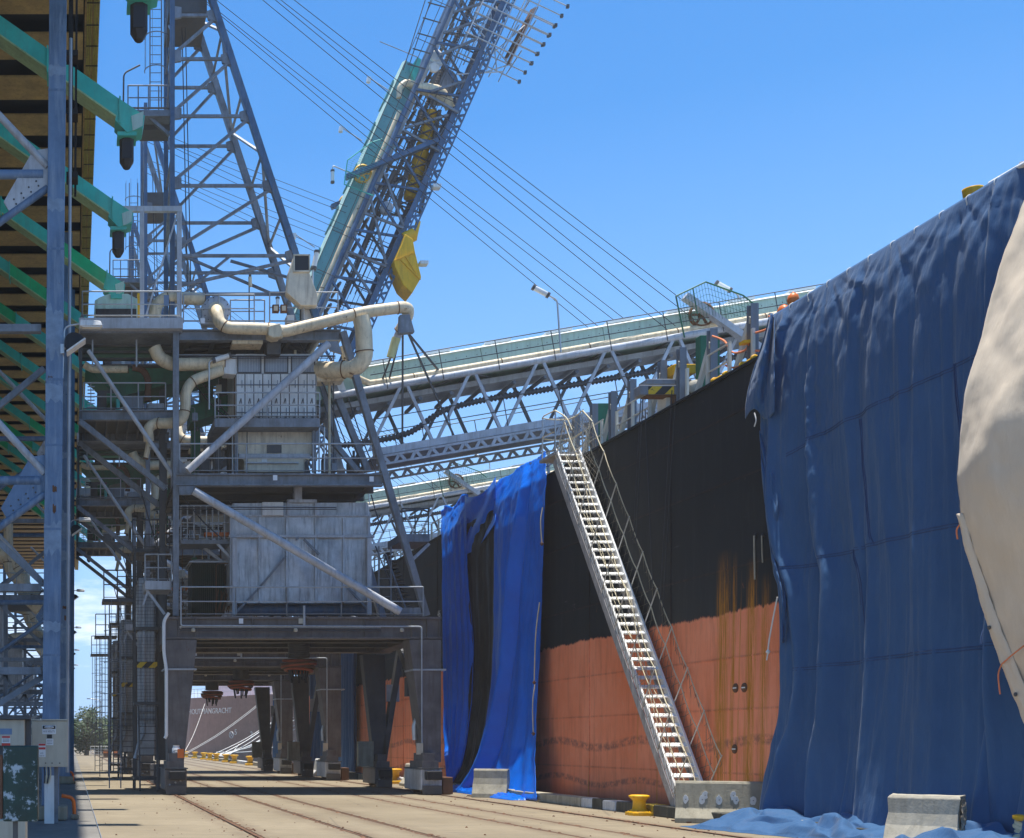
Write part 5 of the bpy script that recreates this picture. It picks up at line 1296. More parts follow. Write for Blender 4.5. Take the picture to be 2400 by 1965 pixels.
def stay_ropes(rt, B, top_front, top_rear, ts=14.0):
    for y, tp in ((.38, top_front), (3.6, top_rear)):
        for dt, dh in ((-.28, .62), (-1.1, .28)):
            for dy in (-.11, .12):
                mb = MB(); a = B(ts + dt, dh, y); a.y += dy; a.z -= dy * .8; b = V(tp) + V((0, dy, (-.35 if dt < -.5 else 0) - dy * .8))
                mb.pipe([a, a.lerp(b, .5) - V((0, 0, .06)), b], .012, 5, sub=4); mb.build('stay_rope', 'cable', rt)

k1 = build_core('nearest ship loader, its covered pale green boom lowered over the black ship')
k2 = copy_tree(k1, off=V((0, C2 - C1, 0))); k2['label'] = 'middle ship loader with its blue boom raised steeply towards the sky'
k3 = copy_tree(k1, off=V((0, C3 - C1, 0))); k3['label'] = 'farthest ship loader, its lowered boom showing behind the first one'
b1 = build_boom(k1, R(9.7), 42.7)
b2 = build_boom(k2, R(66.4), 42.7 + C2 - C1, True)
b3 = build_boom(k3, R(9.7), 42.7 + C3 - C1)
for k, B, dy in ((k1, b1, 0), (k2, b2, C2 - C1), (k3, b3, C3 - C1)):
    ORG[0] = V(k.location)
    stay_ropes(k, B, (3.4, 42.4 + dy, 29.2), (3.4, 45.4 + dy, 29.2))
# ------------------------------------------------------------------ extra gear on the raised boom of the middle loader
ORG[0] = V(k2.location)
Y2 = 42.7 + C2 - C1
rt = k2
Bq = lambda u, v, dy=0.0: P(u, v, Y2 + dy)
# cream dust hood arching across the boom, with the grey drum behind
mb = MB(); mb.pipe([Bq(935, 230, .3), Bq(938, 205, .3), Bq(955, 195, .4), Bq(985, 207, .5), Bq(1020, 215, .6), Bq(1045, 235, .7), Bq(1055, 255, .8)], .2, 12, sub=4, radii=[.12, .14, .16, .2, .27, .3, .28, .22]); mb.build('dust_hood', 'cream_duct', rt)
c = Bq(1035, 205, 1.6); mb = MB(); mb.lathe([(.2, -.5), (.62, -.48), (.62, .5), (.2, .52)], c, 24, 'Y'); mb.build('head_drum', 'steel_grey', rt)
for u, v, r in ((1022, 132, .28), (1018, 158, .24), (1030, 145, .2)):
    c = Bq(u, v, .6); mb = MB(); mb.lathe([(r * .6, -.05), (r, -.06), (r, .06), (r * .6, .05)], c, 16, 'Y'); mb.build('sheave', 'panel_white', rt)
c = Bq(905, 490, .6); mb = MB(); mb.lathe([(.1, -.2), (.28, -.18), (.28, .1), (.22, .14), (.2, .16), (.1, .18)], c, 20, 'Y'); mb.build('winch_motor', 'steel_pale', rt)
# telescopic yellow chute inside the boom
a, b = Bq(1012, 265, 1.4), Bq(960, 470, 1.4)
mb = MB()
n = 11
for i in range(n):
    p = a.lerp(b, i / n); q = a.lerp(b, (i + .86) / n); mb.tube(p, q, .36, 12, r1=.30)
mb.build('telescopic_chute', 'yellow', rt)
for u0, u1 in ((985, 930), (1030, 985)):
    member(rt, 'chute_guide', Bq(u0, 260, 1.1), Bq(u1, 500, 1.1), .16, .2, 'steel_dark')
for i in range(12):
    t0, t1 = i / 12, (i + 1) / 12
    f = lambda t, e: Bq((985 if e else 1030) + ((930 if e else 985) - (985 if e else 1030)) * t, 260 + 240 * t, 1.0)
    mb = MB(); mb.bar(f(t0, i % 2), f(t1, (i + 1) % 2), .06, .06); mb.build('chute_lacing', 'steel_dark', rt)
# spiral coil hose, cross levers, side walkway rails
mb = MB(); mb.pipe([Bq(925, 400, .9), Bq(910, 430, .9), Bq(890, 470, .9), Bq(860, 560, .9), Bq(830, 640, .9), Bq(800, 710, .9)], .1, 8, sub=4); mb.build('coil_hose', 'hose_dark', rt)
for (a, b) in (((985, 150), (1015, 0)), ((970, 165), (995, 20))): 
    mb = MB(); mb.tube(Bq(a[0] - 25, a[1], .1), Bq(b[0] + 5, b[1] - 30, .1), .022, 5); mb.build('handrail', 'steel_dark', rt)
for i in range(5):
    u, v = 955 + 12 * i, 150 - 36 * i; mb = MB(); mb.bar(Bq(u, v, .1), Bq(u + 42, v + 12, .1), .04, .04); mb.build('rail_post', 'steel_dark', rt)
mb = MB(); mb.prism([(962, 160), (978, 134), (988, 140), (972, 190)], Y2 + .3, Y2 + .5); mb.build('end_frame', 'teal', rt)
# braces crossing the open face of the lattice
zig = [(1062, 30), (1130, 8), (1040, 78), (1150, 38), (1030, 130), (1120, 90), (1010, 215), (1090, 190), (1005, 225), (1075, 265), (950, 300), (1050, 270), (945, 305), (1030, 355), (900, 405), (945, 530), (870, 470), (905, 620), (855, 500), (945, 535), (815, 590), (905, 625), (810, 600), (870, 690)]
for a, b in zip(zig[0::2], zig[1::2]):
    mb = MB(); mb.bar(Bq(*a, .1), Bq(*b, .1), .10, .1); mb.build('boom_brace', 'steel_grey', rt)
for k in range(14):
    t = k / 13; u, v = 1048 - 290 * t, 40 + 660 * t
    mb = MB(); mb.bar(Bq(u + 12, v, 1.8), Bq(u + 100, v + 40, 1.8), .05, .05); mb.build('boom_cross', 'steel_blue', rt)
for off in (40, 60, 72):
    mb = MB(); mb.tube(Bq(1055 + off, 0, 1.5), Bq(760 + off, 690, 1.5), .03, 6); mb.build('inner_rail', 'steel_grey', rt)
for (u, v) in ((800, 298), (690, 548), (865, 182)):
    base = Bq(u + 48, v + 32, .1); neck = Bq(u + 8, v + 6, .1)
    mb = MB(); mb.pipe(round_path([base, neck, Bq(u, v, .1)], .15, 3), .025, 6); a = mb.build('lamp_arm', 'galv', rt)
    mb = MB(); mb.tube(Bq(u, v, .1), Bq(u - 2, v + 12, .1), .1, 10); mb.build('lamp_head', 'lamp_glass', a)
for (u, v) in ((1015, 430), (985, 610)):
    mb = MB(); mb.fbox(u, v, u + 20, v + 9, Y2 - .1, Y2 + .3); mb.build('flood_lamp', 'panel_white', rt, bevel=.03)
mb = MB(); mb.tube(Bq(890, 98, .2), Bq(980, 135, .2), .02, 5); mb.build('aerial', 'steel_grey', rt)

# scaffold tubes and a plank stack lashed to the boom head
sc = thing('scaffold', Bq(1180, 40, 0), 'tube scaffold with a rusty brown plank fixed to the raised boom head', 'scaffold')
da = V((Bq(1262, 30).x - Bq(1205, 150).x, 0, Bq(1262, 30).z - Bq(1205, 150).z)).normalized()
dn = V((da.z, 0, -da.x))
o0 = Bq(1205, 150)
for i, off in enumerate((0.0, .45, .9, -.45, -.9, -1.35)):
    for dy in (-.4, 1.2):
        mb = MB(); mb.tube(o0 - dn * (.2 + .5 * i if off >= 0 else .5 * i) - da * .3 + V((0, dy, 0)), o0 - dn * (.2 + .5 * i if off >= 0 else .5 * i) + da * (3.4 + .25 * (i % 3)) + V((0, dy, 0)), .028, 6); mb.build('scaffold_tube', 'galv', sc)
for i in range(7):
    for dy in (-.42, 1.18):
        p = o0 + da * (.1 + .5 * i) + V((0, dy, 0))
        mb = MB(); mb.tube(p - dn * (2.6 - .1 * (i % 2)), p + dn * (.7 + .06 * i), .028, 6); t_ = mb.build('scaffold_tube', 'galv', sc)
        mb = MB(); q = p + dn * (.68 + .06 * i); mb.box(q.x - .07, q.x + .05, q.y - .06, q.y + .06, q.z - .07, q.z + .07); mb.build('coupler', 'steel_dark', t_)
for i in range(6):
    p = o0 + da * (.3 + .5 * i) - dn * (.3 * (i % 3)); mb = MB(); mb.tube(p + V((0, -.6, 0)), p + V((0, 1.4, 0)), .028, 6); mb.build('scaffold_tube', 'galv', sc)
for a, b in (((1070, 175), (1180, 168)), ((1110, 178), (1200, 150)), ((1125, 75), (1200, 158)), ((1150, 30), (1165, 170)), ((1195, 0), (1140, 165)), ((1110, 165), (1230, 60))):
    mb = MB(); mb.tube(Bq(*a, .3), Bq(*b, .3), .028, 6); mb.build('scaffold_tube', 'galv', sc)
for k in range(2):
    mb = MB(); mb.bar(Bq(1257 - 9 * k, 18 + 4 * k, .1 + .3 * k), Bq(1192 - 6 * k, 150 - 14 * k, .1 + .3 * k), .22, .06, (dn.x, .4, dn.z)); mb.build('scaffold_plank', 'timber', sc)
# ------------------------------------------------------------------ the conveyor shed on the landward side
SH = 22.15           # height of its soffit
gal = thing('conveyor_gallery', (-5, 70, 0), 'high conveyor gallery on blue columns with brown boarded soffit along the wharf', 'gallery')
CY = [27.6, 51.6, 75.6, 99.8, 124, 148]
GX0, GX1 = -12.0, 0.45
p_, y, i = 2.40, 18.0, 0
y = 13.0
while y < 150:
    mb = MB(); mb.box(GX0, GX1 - .12, y, y + 1.42, SH, SH + .05); mb.build('soffit_board', 'board_brown', gal)
    mb = MB(); mb.box(GX0, GX1 - .1, y + 1.5, y + 2.3, SH + .34, SH + .7); mb.build('soffit_beam', 'beam_black', gal)
    y += p_
mb = MB(); mb.box(GX0, GX1 + .25, 13, 152, SH + .72, SH + 1.2); mb.build('gallery_floor', 'beam_black', gal)
mb = MB(); mb.box(GX1 - .1, GX1 + .3, 13, 152, SH + .1, SH + .7); mb.build('edge_girder', 'beam_black', gal)
mb = MB(); mb.box(GX1 - .08, GX1 + .34, 13, 152, SH + .02, SH + .095); mb.build('cable_tray', 'board_brown', gal)
for k, x in enumerate((GX1 - .0, GX1 + .05, GX1 + .10, GX1 + .19, GX1 + .23, GX1 + .27, GX1 + .31)):
    mb = MB(); mb.tube((x, 13, SH - .005), (x, 152, SH - .005), .016, 6); mb.build('conduit', 'conduit_yellow', gal)
y = 20
while y < 90:
    mb = MB(); mb.box(GX1 - .03, GX1 + .33, y, y + .05, SH - .03, SH - .0215); mb.build('conduit_clamp', 'beam_black', gal); y += 1.1
mb = MB(); mb.box(GX0, GX0 + .3, 13, 152, 9, SH); mb.build('rear_wall', 'beam_black', gal)
# columns, their plinths, braces
def tilt(Y, z): return -.50 + .010 * (z - 0) if Y < 30 else -.33 + .003 * z
for k, Y in enumerate(CY):
    w = .37 if k == 0 else .46
    xb, xt = (-.46, -.25) if k == 0 else (-.30 + .0 * k, -.20)
    mb = MB(); mb.hexa((xb - w / 2, Y - .2, .3), (xb + w / 2, Y - .2, .3), (xb + w / 2, Y + .2, .3), (xb - w / 2, Y + .2, .3), (xt - w / 2, Y - .2, SH), (xt + w / 2, Y - .2, SH), (xt + w / 2, Y + .2, SH), (xt - w / 2, Y + .2, SH))
    cl = mb.build('column', 'column_blue', gal, bevel=.012)
    for z in (3.5, 6.2, 8.0, 9.4, 12.2, 15.6):
        q = xb + (xt - xb) * (z - .3) / (SH - .3)
        mb = MB(); mb.box(q - w / 2 - .006, q + w / 2 + .006, Y - .206, Y + .206, z, z + .05); mb.build('weld_band', 'column_blue', cl)
    if k < 2:
        rp_ = random.Random(40 + k)
        for z, hh, m_ in ((4.0, .28, 'patch_blue'), (5.6, .9, 'patch_blue'), (7.0, .16, 'rust'), (6.55, .22, 'rust'), (8.9, .5, 'patch_blue'), (9.8, 1.3, 'patch_blue'), (13.0, .35, 'patch_blue'), (15.9, .3, 'patch_blue')):
            q = xb + (xt - xb) * (z - .3) / (SH - .3)
            a_, b_ = (q - w * .497, q + w * .497) if m_ != 'rust' else (q + rp_.uniform(-.1, 0), q + rp_.uniform(.04, .12))
            n_ = 7; ra = rp_.uniform(.1, .5)
            pts = [(a_ + (b_ - a_) * t_ / n_, z + rp_.uniform(0, .25) * hh) for t_ in range(n_ + 1)] + [(b_ - (b_ - a_) * t_ / n_, z + hh * (.7 + .3 * ra * t_ / n_) + rp_.uniform(0, .22) * hh) for t_ in range(n_ + 1)]
            mb = MB(); mb.xprism(pts, Y - .2045, Y - .199); mb.build('worn_patch', m_, cl)
    mb = MB(); mb.box(xb - .37, xb + .37, Y - .37, Y + .37, .001, .3); mb.build('plinth', 'concrete_block', gal, bevel=.03)
    # second line of columns further back and ties between
    for X in (-6.5, -11.2):
        member(gal, 'column', V((X, Y, .01)), V((X, Y, SH)), .3, .3, 'column_blue')
    for z in (13.9, 7.3):
        q = xb + (xt - xb) * (z - .3) / (SH - .3) - w / 2
        member(gal, 'tie_tube', V((-6.4, Y, z)), V((q - .1, Y, z)), .2, .2, 'column_blue', 'tube')
        member(gal, 'brace_tube', V((q, Y - .02, z - .3)), V((-4.6, Y - .02, z - 3.2)), .16, .16, 'column_blue', 'tube')
        member(gal, 'brace_tube', V((q, Y - .02, z + .15)), V((-3.2, Y - .02, z + 3.0)), .16, .16, 'steel_pale', 'tube')
        mb = MB(); mb.xprism([(q, z + .55), (q - .32, z + .5), (q - .95, z - .6), (q - .8, z - .85), (q - .3, z - .55), (q, z - .25)], Y - .035, Y + .035); g = mb.build('gusset', 'column_blue' if z < 10 else 'steel_pale', gal)
        for a in range(3):
            for b in range(4):
                mb = MB(); mb.lathe([(.02, -.05), (.022, -.036)], V((q - .25 - .16 * b + .05 * a, Y, z - .28 - .13 * b - .1 * a + .12)), 6, 'Y'); mb.build('bolt', 'steel_dark', g)
    for z in (10.6, 5.0, 3.2):
        member(gal, 'tie_beam', V((-6.4, Y + .1, z)), V((xb - .2, Y + .1, z)), .16, .2, 'steel_grey')
    for a, b in (((-6.4, 5.0), (-.6, 9.8)), ((-.6, 5.1), (-6.4, 10.5)), ((-6.4, 3.2), (-.6, .5)), ((-.6, 3.1), (-5, .4)), ((-6.4, .6), (-3, 3.2))):
        member(gal, 'cross_brace', V((a[0], Y + .3, a[1])), V((b[0], Y + .3, b[1])), .13, .13, 'steel_grey')
# thin services mast lines and pale strip beyond the second column
for Y in (58, 66, 84, 92, 108, 116, 132):
    member(gal, 'service_post', V((-.02, Y, .01)), V((.03, Y, SH)), .24, .2, 'steel_blue' if Y % 4 else 'steel_grey')
mb = MB(); mb.tube((-.1, 27.9, 1), (-.02, 27.9, 17), .035, 8); mb.build('downpipe', 'rail_paint', gal)
for Y in (27.9,):
    member(gal, 'ladder_rail', V((.08, Y + 1.0, 14)), V((.14, Y + 1.0, SH)), .05, .12, 'beam_black'); member(gal, 'ladder_rail', V((-.03, Y + .9, 14)), V((.0, Y + .9, SH)), .10, .12, 'beam_black')
    for z in (14.2, 15.6, 16.9, 18.4, 20): 
        mb = MB(); mb.box(-.12, .14, Y + .5, Y + .9, z, z + .12); mb.build('bracket', 'beam_black', gal)
# lower galleries with ducts and bins seen between the columns
for Y in (58, 82, 106):
    mb = MB(); mb.box(-11, -.7, Y, Y + 5, 8.1, 8.35); mb.build('lower_floor', 'steel_grey', gal)
    mb = MB(); mb.box(-9, -3.2, Y + 1.5, Y + 4.5, 5.0, 8.05); mb.build('storage_bin', 'bin_grey', gal, bevel=.03)
    handrail(gal, [V((-11, Y + .1, 8.35)), V((-.8, Y + .1, 8.35))], 1.0, 1.6)
    duct(gal, [V((-8, Y + .8, 9.4)), V((-4.4, Y + .8, 10.6)), V((-2.6, Y + .8, 10.2)), V((-2.2, Y + .8, 8.6)), V((-1.4, Y + .8, 7.8))], .38, 1.0, bands=1.4)
    duct(gal, [V((-2.9, Y + .6, 12.5)), V((-2.9, Y + .6, 9.4)), V((-1.5, Y + .6, 8.4))], .22, .5, bands=1.4)
    for x in (-9.5, -6.4, -3.0, -1.0): member(gal, 'post', V((x, Y + .2, .01)), V((x, Y + .2, 8.1)), .2, .2, 'steel_grey')
    for a, b in (((-9.5, .3), (-6.4, 4.8)), ((-6.4, .3), (-9.5, 4.8)), ((-6.4, .3), (-3, 4.8)), ((-3, .3), (-6.4, 4.8)), ((-3.0, .3), (-1, 4.8)), ((-1, .3), (-3, 4.8))): member(gal, 'cross_brace', V((a[0], Y + .15, a[1])), V((b[0], Y + .15, b[1])), .12, .1, 'steel_grey')
    member(gal, 'floor_beam', V((-10, Y, 4.9)), V((-.9, Y, 4.9)), .2, .3, 'steel_grey', 'i')
    mb = MB(); mb.box(-6.2, -1.6, Y + 1, Y + 3, .9, 2.9); mb.build('transfer_bin', 'panel_white', gal, bevel=.03)
# delivery chutes: teal box spouts sloping out over the loaders
HE = 15.0
def chute(Y, mat, label, long=True):
    xe, ze = 1.50, CAMH + HE + .80
    slope = .70
    o = thing('delivery_chute', (xe - 3, Y, ze + 1), label, 'chute', 'delivery chutes of the gallery')
    x0 = -6.0
    zt = lambda x: ze + (xe - x) * slope
    n = 4; L = (xe - .3 - x0) / n
    for k in range(n):
        a = x0 + L * k; b = a + L
        mb = MB(); h = .46
        mb.hexa((a, Y, zt(a) - h), (b, Y, zt(b) - h), (b, Y + .62, zt(b) - h), (a, Y + .62, zt(a) - h), (a, Y, zt(a)), (b, Y, zt(b)), (b, Y + .62, zt(b)), (a, Y + .62, zt(a))); bd = mb.build('chute_body', 'green_bright' if (int(Y * 7) + k) % 4 == 3 else mat, o)
        mb = MB(); mb.hexa((a, Y - .004, zt(a) - h - .05), (b, Y - .004, zt(b) - h - .05), (b, Y + .62, zt(b) - h - .05), (a, Y + .62, zt(a) - h - .05), (a, Y - .004, zt(a) - h - .003), (b, Y - .004, zt(b) - h - .003), (b, Y + .62, zt(b) - h - .003), (a, Y + .62, zt(a) - h - .003)); mb.build('chute_underside', 'green_olive', bd)  # thin bottom plate; its olive colour imitates bounce light from the ground
        mb = MB(); mb.hexa((b - .02, Y - .05, zt(b) - h - .13), (b + .02, Y - .05, zt(b) - h - .15), (b + .02, Y + .67, zt(b) - h - .15), (b - .02, Y + .67, zt(b) - h - .13), (b - .02, Y - .05, zt(b) + .07), (b + .02, Y - .05, zt(b) + .05), (b + .02, Y + .67, zt(b) + .05), (b - .02, Y + .67, zt(b) + .07)); mb.build('joint_flange', mat, bd)
    # blunt head with hanging rubber spout
    mb = MB(); a = xe - .3
    mb.xprism([(a, zt(a)), (xe + .32, zt(xe + .32) + .02), (xe + .27, ze - .50), (xe - .12, ze - .62), (a - .12, zt(a) - .52)], Y - .01, Y + .63); hd = mb.build('chute_head', mat, o)
    mb = MB(); mb.xprism([(xe - .02, ze - .22), (xe + .29, ze - .10), (xe + .265, ze - .46), (xe + .02, ze - .58)], Y - .03, Y - .012); mb.build('head_plate', 'mint', hd)
    mb = MB(); w = .19; z0 = ze - .66; cx = xe - .12
    vs = []
    for (z, ww, dd) in ((z0, w, .18), (z0 - .55, w, .18), (z0 - .72, w * .45, .1)):
        for k in range(8):
            t = 2 * math.pi * (k + .5) / 8; vs.append(V((cx + ww * math.cos(t), Y + .3 + dd * math.sin(t), z)))
    fs = [(i * 8 + k, i * 8 + (k + 1) % 8, (i + 1) * 8 + (k + 1) % 8, (i + 1) * 8 + k) for i in range(2) for k in range(8)]
    mb.add(vs, fs + [tuple(range(16, 24)), tuple(range(8))[::-1]]); sp = mb.build('spout', 'rubber', hd)
    mb = MB(); mb.fbox(0, 0, 0, 0, Y, Y); mb = MB(); mb.box(cx - .12, cx + .12, Y + .118, Y + .132, z0 - .54, z0 - .08); mb.build('spout_opening', 'sign_black', sp)
    mb = MB(); mb.box(cx - .24, cx + .24, Y + .02, Y + .6, z0 - .02, z0 + .08); mb.build('spout_collar', mat, hd)
    return o
names = ['teal delivery chute highest in view, cut by the top of the frame', 'second teal delivery chute, its dark spout hanging beside the mast',
         'bright green and teal delivery chute over the goal-post frame', 'teal delivery chute ending just above the mint hopper']
for k in range(14):
    Y = 26.0 + 5.85 * k
    lab = names[k] if k < 4 else ('green delivery chute number %s along the gallery counting from the nearest' % ('five', 'six', 'seven', 'eight', 'nine', 'ten', 'eleven', 'twelve', 'thirteen', 'fourteen')[k - 4])
    chute(Y, 'teal' if k % 3 != 2 else 'teal', lab)
# flood lamps on the columns
for k, Y in enumerate(CY):
    lp = thing('column_light', (.0, Y, 9.5), ('street lamp and black flood lamp on the near blue column', 'black flood lamp on the second blue column', 'third pair of lamps along the blue columns', 'fourth pair of lamps along the blue columns', 'fifth pair of lamps along the blue columns', 'farthest pair of lamps along the blue columns')[k], 'lamp', 'lamps on the gallery columns')
    x0 = -.22 if k == 0 else -.1
    zf = 1.65 + 915 * S(27.6); zl = 1.65 + 976 * S(27.6)
    mb = MB(); mb.pipe(round_path([V((x0 + .02, Y - .15, zf - .6)), V((x0 + .06, Y - .15, zl - .05)), V((x0 + .4, Y - .15, zl))], .15, 5), .022, 6); mb.build('lamp_arm', 'galv', lp)
    mb = MB(); mb.hexa(*[V((x0 + .38 + a, Y - .15 + b, zl + c)) for a, b, c in ((0, -.1, -.07), (.5, -.09, -.06), (.5, .09, -.06), (0, .1, -.07), (.02, -.09, .07), (.46, -.06, .05), (.46, .06, .05), (.02, .09, .07))]); hd = mb.build('lamp_head', 'panel_white', lp, bevel=.015)
    mb = MB(); mb.box(x0 + .44, x0 + .84, Y - .23, Y - .07, zl - .085, zl - .07); mb.build('lamp_lens', 'lamp_glass', hd)
    c = V((x0 + .30, Y - .25, zf + .05)); q = Matrix.Rotation(R(-35), 4, 'Y')
    mb = MB(); n = 14; vs = [c + q @ V((.22 * math.cos(math.pi * i / n), d, .26 * math.sin(math.pi * i / n))) for d in (-.17, .17) for i in range(n + 1)]
    N = n + 1; mb.add(vs, [tuple(range(N)), tuple(range(N, 2 * N))[::-1]] + [(i + 1, i, N + i, N + i + 1) for i in range(n)] + [(0, N - 1, 2 * N - 1, N)]); fl = mb.build('flood_body', 'rubber', lp)
    mb = MB(); mb.hexa(*[c + q @ V(p) for p in ((-.24, -.18, -.04), (.24, -.18, -.04), (.24, .18, -.04), (-.24, .18, -.04), (-.24, -.18, -.005), (.24, -.18, -.005), (.24, .18, -.005), (-.24, .18, -.005))]); mb.build('flood_rim', 'panel_white', fl)
    mb = MB(); mb.tube((x0, Y - .2, zf), (x0 + .2, Y - .25, zf + .05), .03, 8); mb.box(x0 - .02, x0 + .06, Y - .26, Y - .14, zf - .1, zf + .1); mb.build('flood_bracket', 'galv', lp)
# orange hoop guards at the column feet
for k, Y in enumerate(CY):
    yy = Y + .15
    o = thing('hoop_guard', (.02, yy, 0), ('nearest orange hoop guard bent to the ground beside the grey switch boxes', 'second orange hoop guard at the foot of the blue columns', 'third orange hoop guard along the blue columns', 'fourth orange hoop guard along the blue columns', 'fifth orange hoop guard along the blue columns', 'farthest orange hoop guard along the blue columns')[k], 'guard', 'orange hoop guards at the columns')
    mb = MB(); mb.pipe(round_path([V((-.22, yy, .50)), V((.04, yy, .46)), V((.06, yy, .05))], .16, 6), .042, 10); mb.build('hoop', 'orange', o)
    mb = MB(); mb.box(-.02, .16, yy - .1, yy + .1, .0, .1); mb.build('foot_block', 'concrete_block', o, bevel=.02)
# switch boxes by the near column
def sign(parent, u0, v0, u1, v1, Y, mat, name='sign'):
    mb = MB(); mb.fbox(u0, v0, u1, v1, Y - .006, Y - .001); return mb.build(name, mat, parent)
bx = thing('switch_box', P(117, 1930, 26.0), 'beige electrical box marked 415 volts on a post beside the near blue column', 'electrical box')
mb = MB(); mb.fbox(74, 1690, 159, 1798, 26.0, 26.35); b = mb.build('cabinet', 'box_beige', bx, bevel=.012)
mb = MB(); mb.fbox(73, 1686, 160, 1689, 25.97, 26.4); mb.build('lid', 'box_beige', b)
sg = sign(bx, 99, 1700, 131, 1721, 26.0, 'sign_white'); 
mb = MB(); mb.fbox(100, 1701, 130, 1709, 25.986, 25.993); mb.build('sign_panel', 'sign_black', sg)
mb = MB(); c = P(115, 1705, 25.985); mb.lathe([(.001, -.003), (.1, -.002), (.1, 0)], (c.x, c.y, c.z), 20, 'Y'); o = mb.build('sign_oval', 'sign_white', sg); 
for vtx in o.data.vertices: vtx.co.z = (c.z - ORG[0].z) + (vtx.co.z - (c.z - ORG[0].z)) * .28
text_mesh('lettering', 'DANGER', .035, 'sign_black', sg, P(115, 1705, 25.98), (1, 0, 0), (0, 0, 1), .001)
text_mesh('lettering', '415 VOLTS', .055, 'sign_black', sg, P(115, 1715, 25.99), (1, 0, 0), (0, 0, 1), .001, sx=.88)
sign(bx, 110, 1722, 122, 1731, 26.0, 'sign_black'); sg = sign(bx, 108, 1732, 125, 1747, 26.0, 'sign_white')
for k in range(3): mb = MB(); mb.fbox(110, 1735 + 4 * k, 123, 1735.8 + 4 * k, 25.988, 25.993); mb.build('print_line', 'sign_black', sg)
sg = sign(bx, 90, 1743, 107, 1775, 26.0, 'sign_white'); mb = MB(); mb.fbox(90.5, 1743.5, 106.5, 1748, 25.988, 25.993); mb.build('sign_band', 'sign_red', sg)
mb = MB(); mb.fbox(90.5, 1752, 106.5, 1757, 25.988, 25.993); mb.build('sign_band', 'sign_red', sg)
text_mesh('lettering', '415', .04, 'sign_black', sg, P(98, 1766, 25.99), (1, 0, 0), (0, 0, 1), .001); text_mesh('lettering', 'VOLTS', .035, 'sign_black', sg, P(98, 1772, 25.99), (1, 0, 0), (0, 0, 1), .001)
for u in (107, 122, 140):
    mb = MB(); mb.lathe([(.012, -.012), (.014, 0)], P(u, 1789, 26.0), 8, 'Y'); mb.build('screw', 'steel_dark', b)
mb = MB(); x0, _ = XZ(104, 0, 26.1); mb.box(x0, x0 + .2, 26.05, 26.1, 0, .98); mb.build('post_plate', 'panel_white', bx)
mb = MB(); x0, _ = XZ(127, 0, 26.2); mb.box(x0, x0 + .08, 26.15, 26.25, 0, 1.15); mb.build('post', 'steel_grey', bx)
for k in range(4):
    mb = MB(); x = x0 - .2 + .04 * k; mb.pipe([(x, 26.04, 1.16), (x + .01, 26.02, 1.0), (x - .01 * k, 26.02, .82)], .014, 6, sub=3); mb.build('cable', 'rope_cream' if k % 2 else 'cable', bx)
b2_ = thing('meter_box', P(30, 1930, 25.0), 'cream electrical cabinet with red warning labels at the left edge', 'electrical box')
mb = MB(); mb.fbox(-30, 1687, 58, 1748, 25.0, 25.4); b = mb.build('cabinet', 'box_beige', b2_, bevel=.012)
mb = MB(); mb.fbox(-40, 1677, 70, 1686, 24.9, 25.6); mb.build('canopy', 'steel_dark', b2_)
mb = MB(); mb.fbox(59.5, 1687, 72, 1750, 25.2, 25.5); mb.build('back_post', 'steel_dark', b2_)
sg = sign(b2_, 0, 1708, 28, 1722, 25.0, 'sign_blue'); sg = sign(b2_, 4, 1725, 24, 1742, 25.0, 'sign_white')
mb = MB(); mb.fbox(4.5, 1725.5, 23.5, 1730, 24.988, 24.993); mb.build('sign_band', 'sign_red', sg)
for k in range(3): mb = MB(); mb.fbox(6, 1732 + 3 * k, 22, 1733 + 3 * k, 24.988, 24.993); mb.build('print_line', 'sign_black', sg)
sg = sign(b2_, 4, 1742.5, 24, 1748, 25.0, 'sign_red')
mb = MB(); x0, _ = XZ(0, 0, 25.2); mb.box(x0 - .2, x0 + .2, 25.1, 25.3, 0, 1.6); mb.build('post', 'steel_dark', b2_)
# near post with a box of flaking dark green paint
gp = thing('painted_box', P(48, 2130, 12.5), 'dark green box with flaking paint on a post at the lower left corner', 'box')
mb = MB(); mb.fbox(7, 1748, 89, 1926, 12.5, 12.85); mb.build('box_body', 'peel_green', gp, bevel=.015)
mb = MB(); mb.fbox(-2, 1770, 6, 1920, 12.52, 12.8); mb.build('hinge_side', 'timber', gp)
mb = MB(); x0, _ = XZ(30, 0, 12.6); mb.box(x0, x0 + .05, 12.6, 12.65, 0, .88); mb.build('post', 'steel_dark', gp)
gb = thing('cable_pit_box', P(25, 2000, 13.6), 'low beige cabinet standing behind the flaking green box', 'box')
mb = MB(); mb.fbox(-40, 1922, 60, 1990, 13.6, 14.2); x0, _ = XZ(-40, 0, 13.6); x1, _ = XZ(60, 0, 13.6); mb.box(x0 + .02, x1 - .02, 13.62, 14.18, 0, .6); mb.build('cabinet', 'box_beige', gb, bevel=.01)

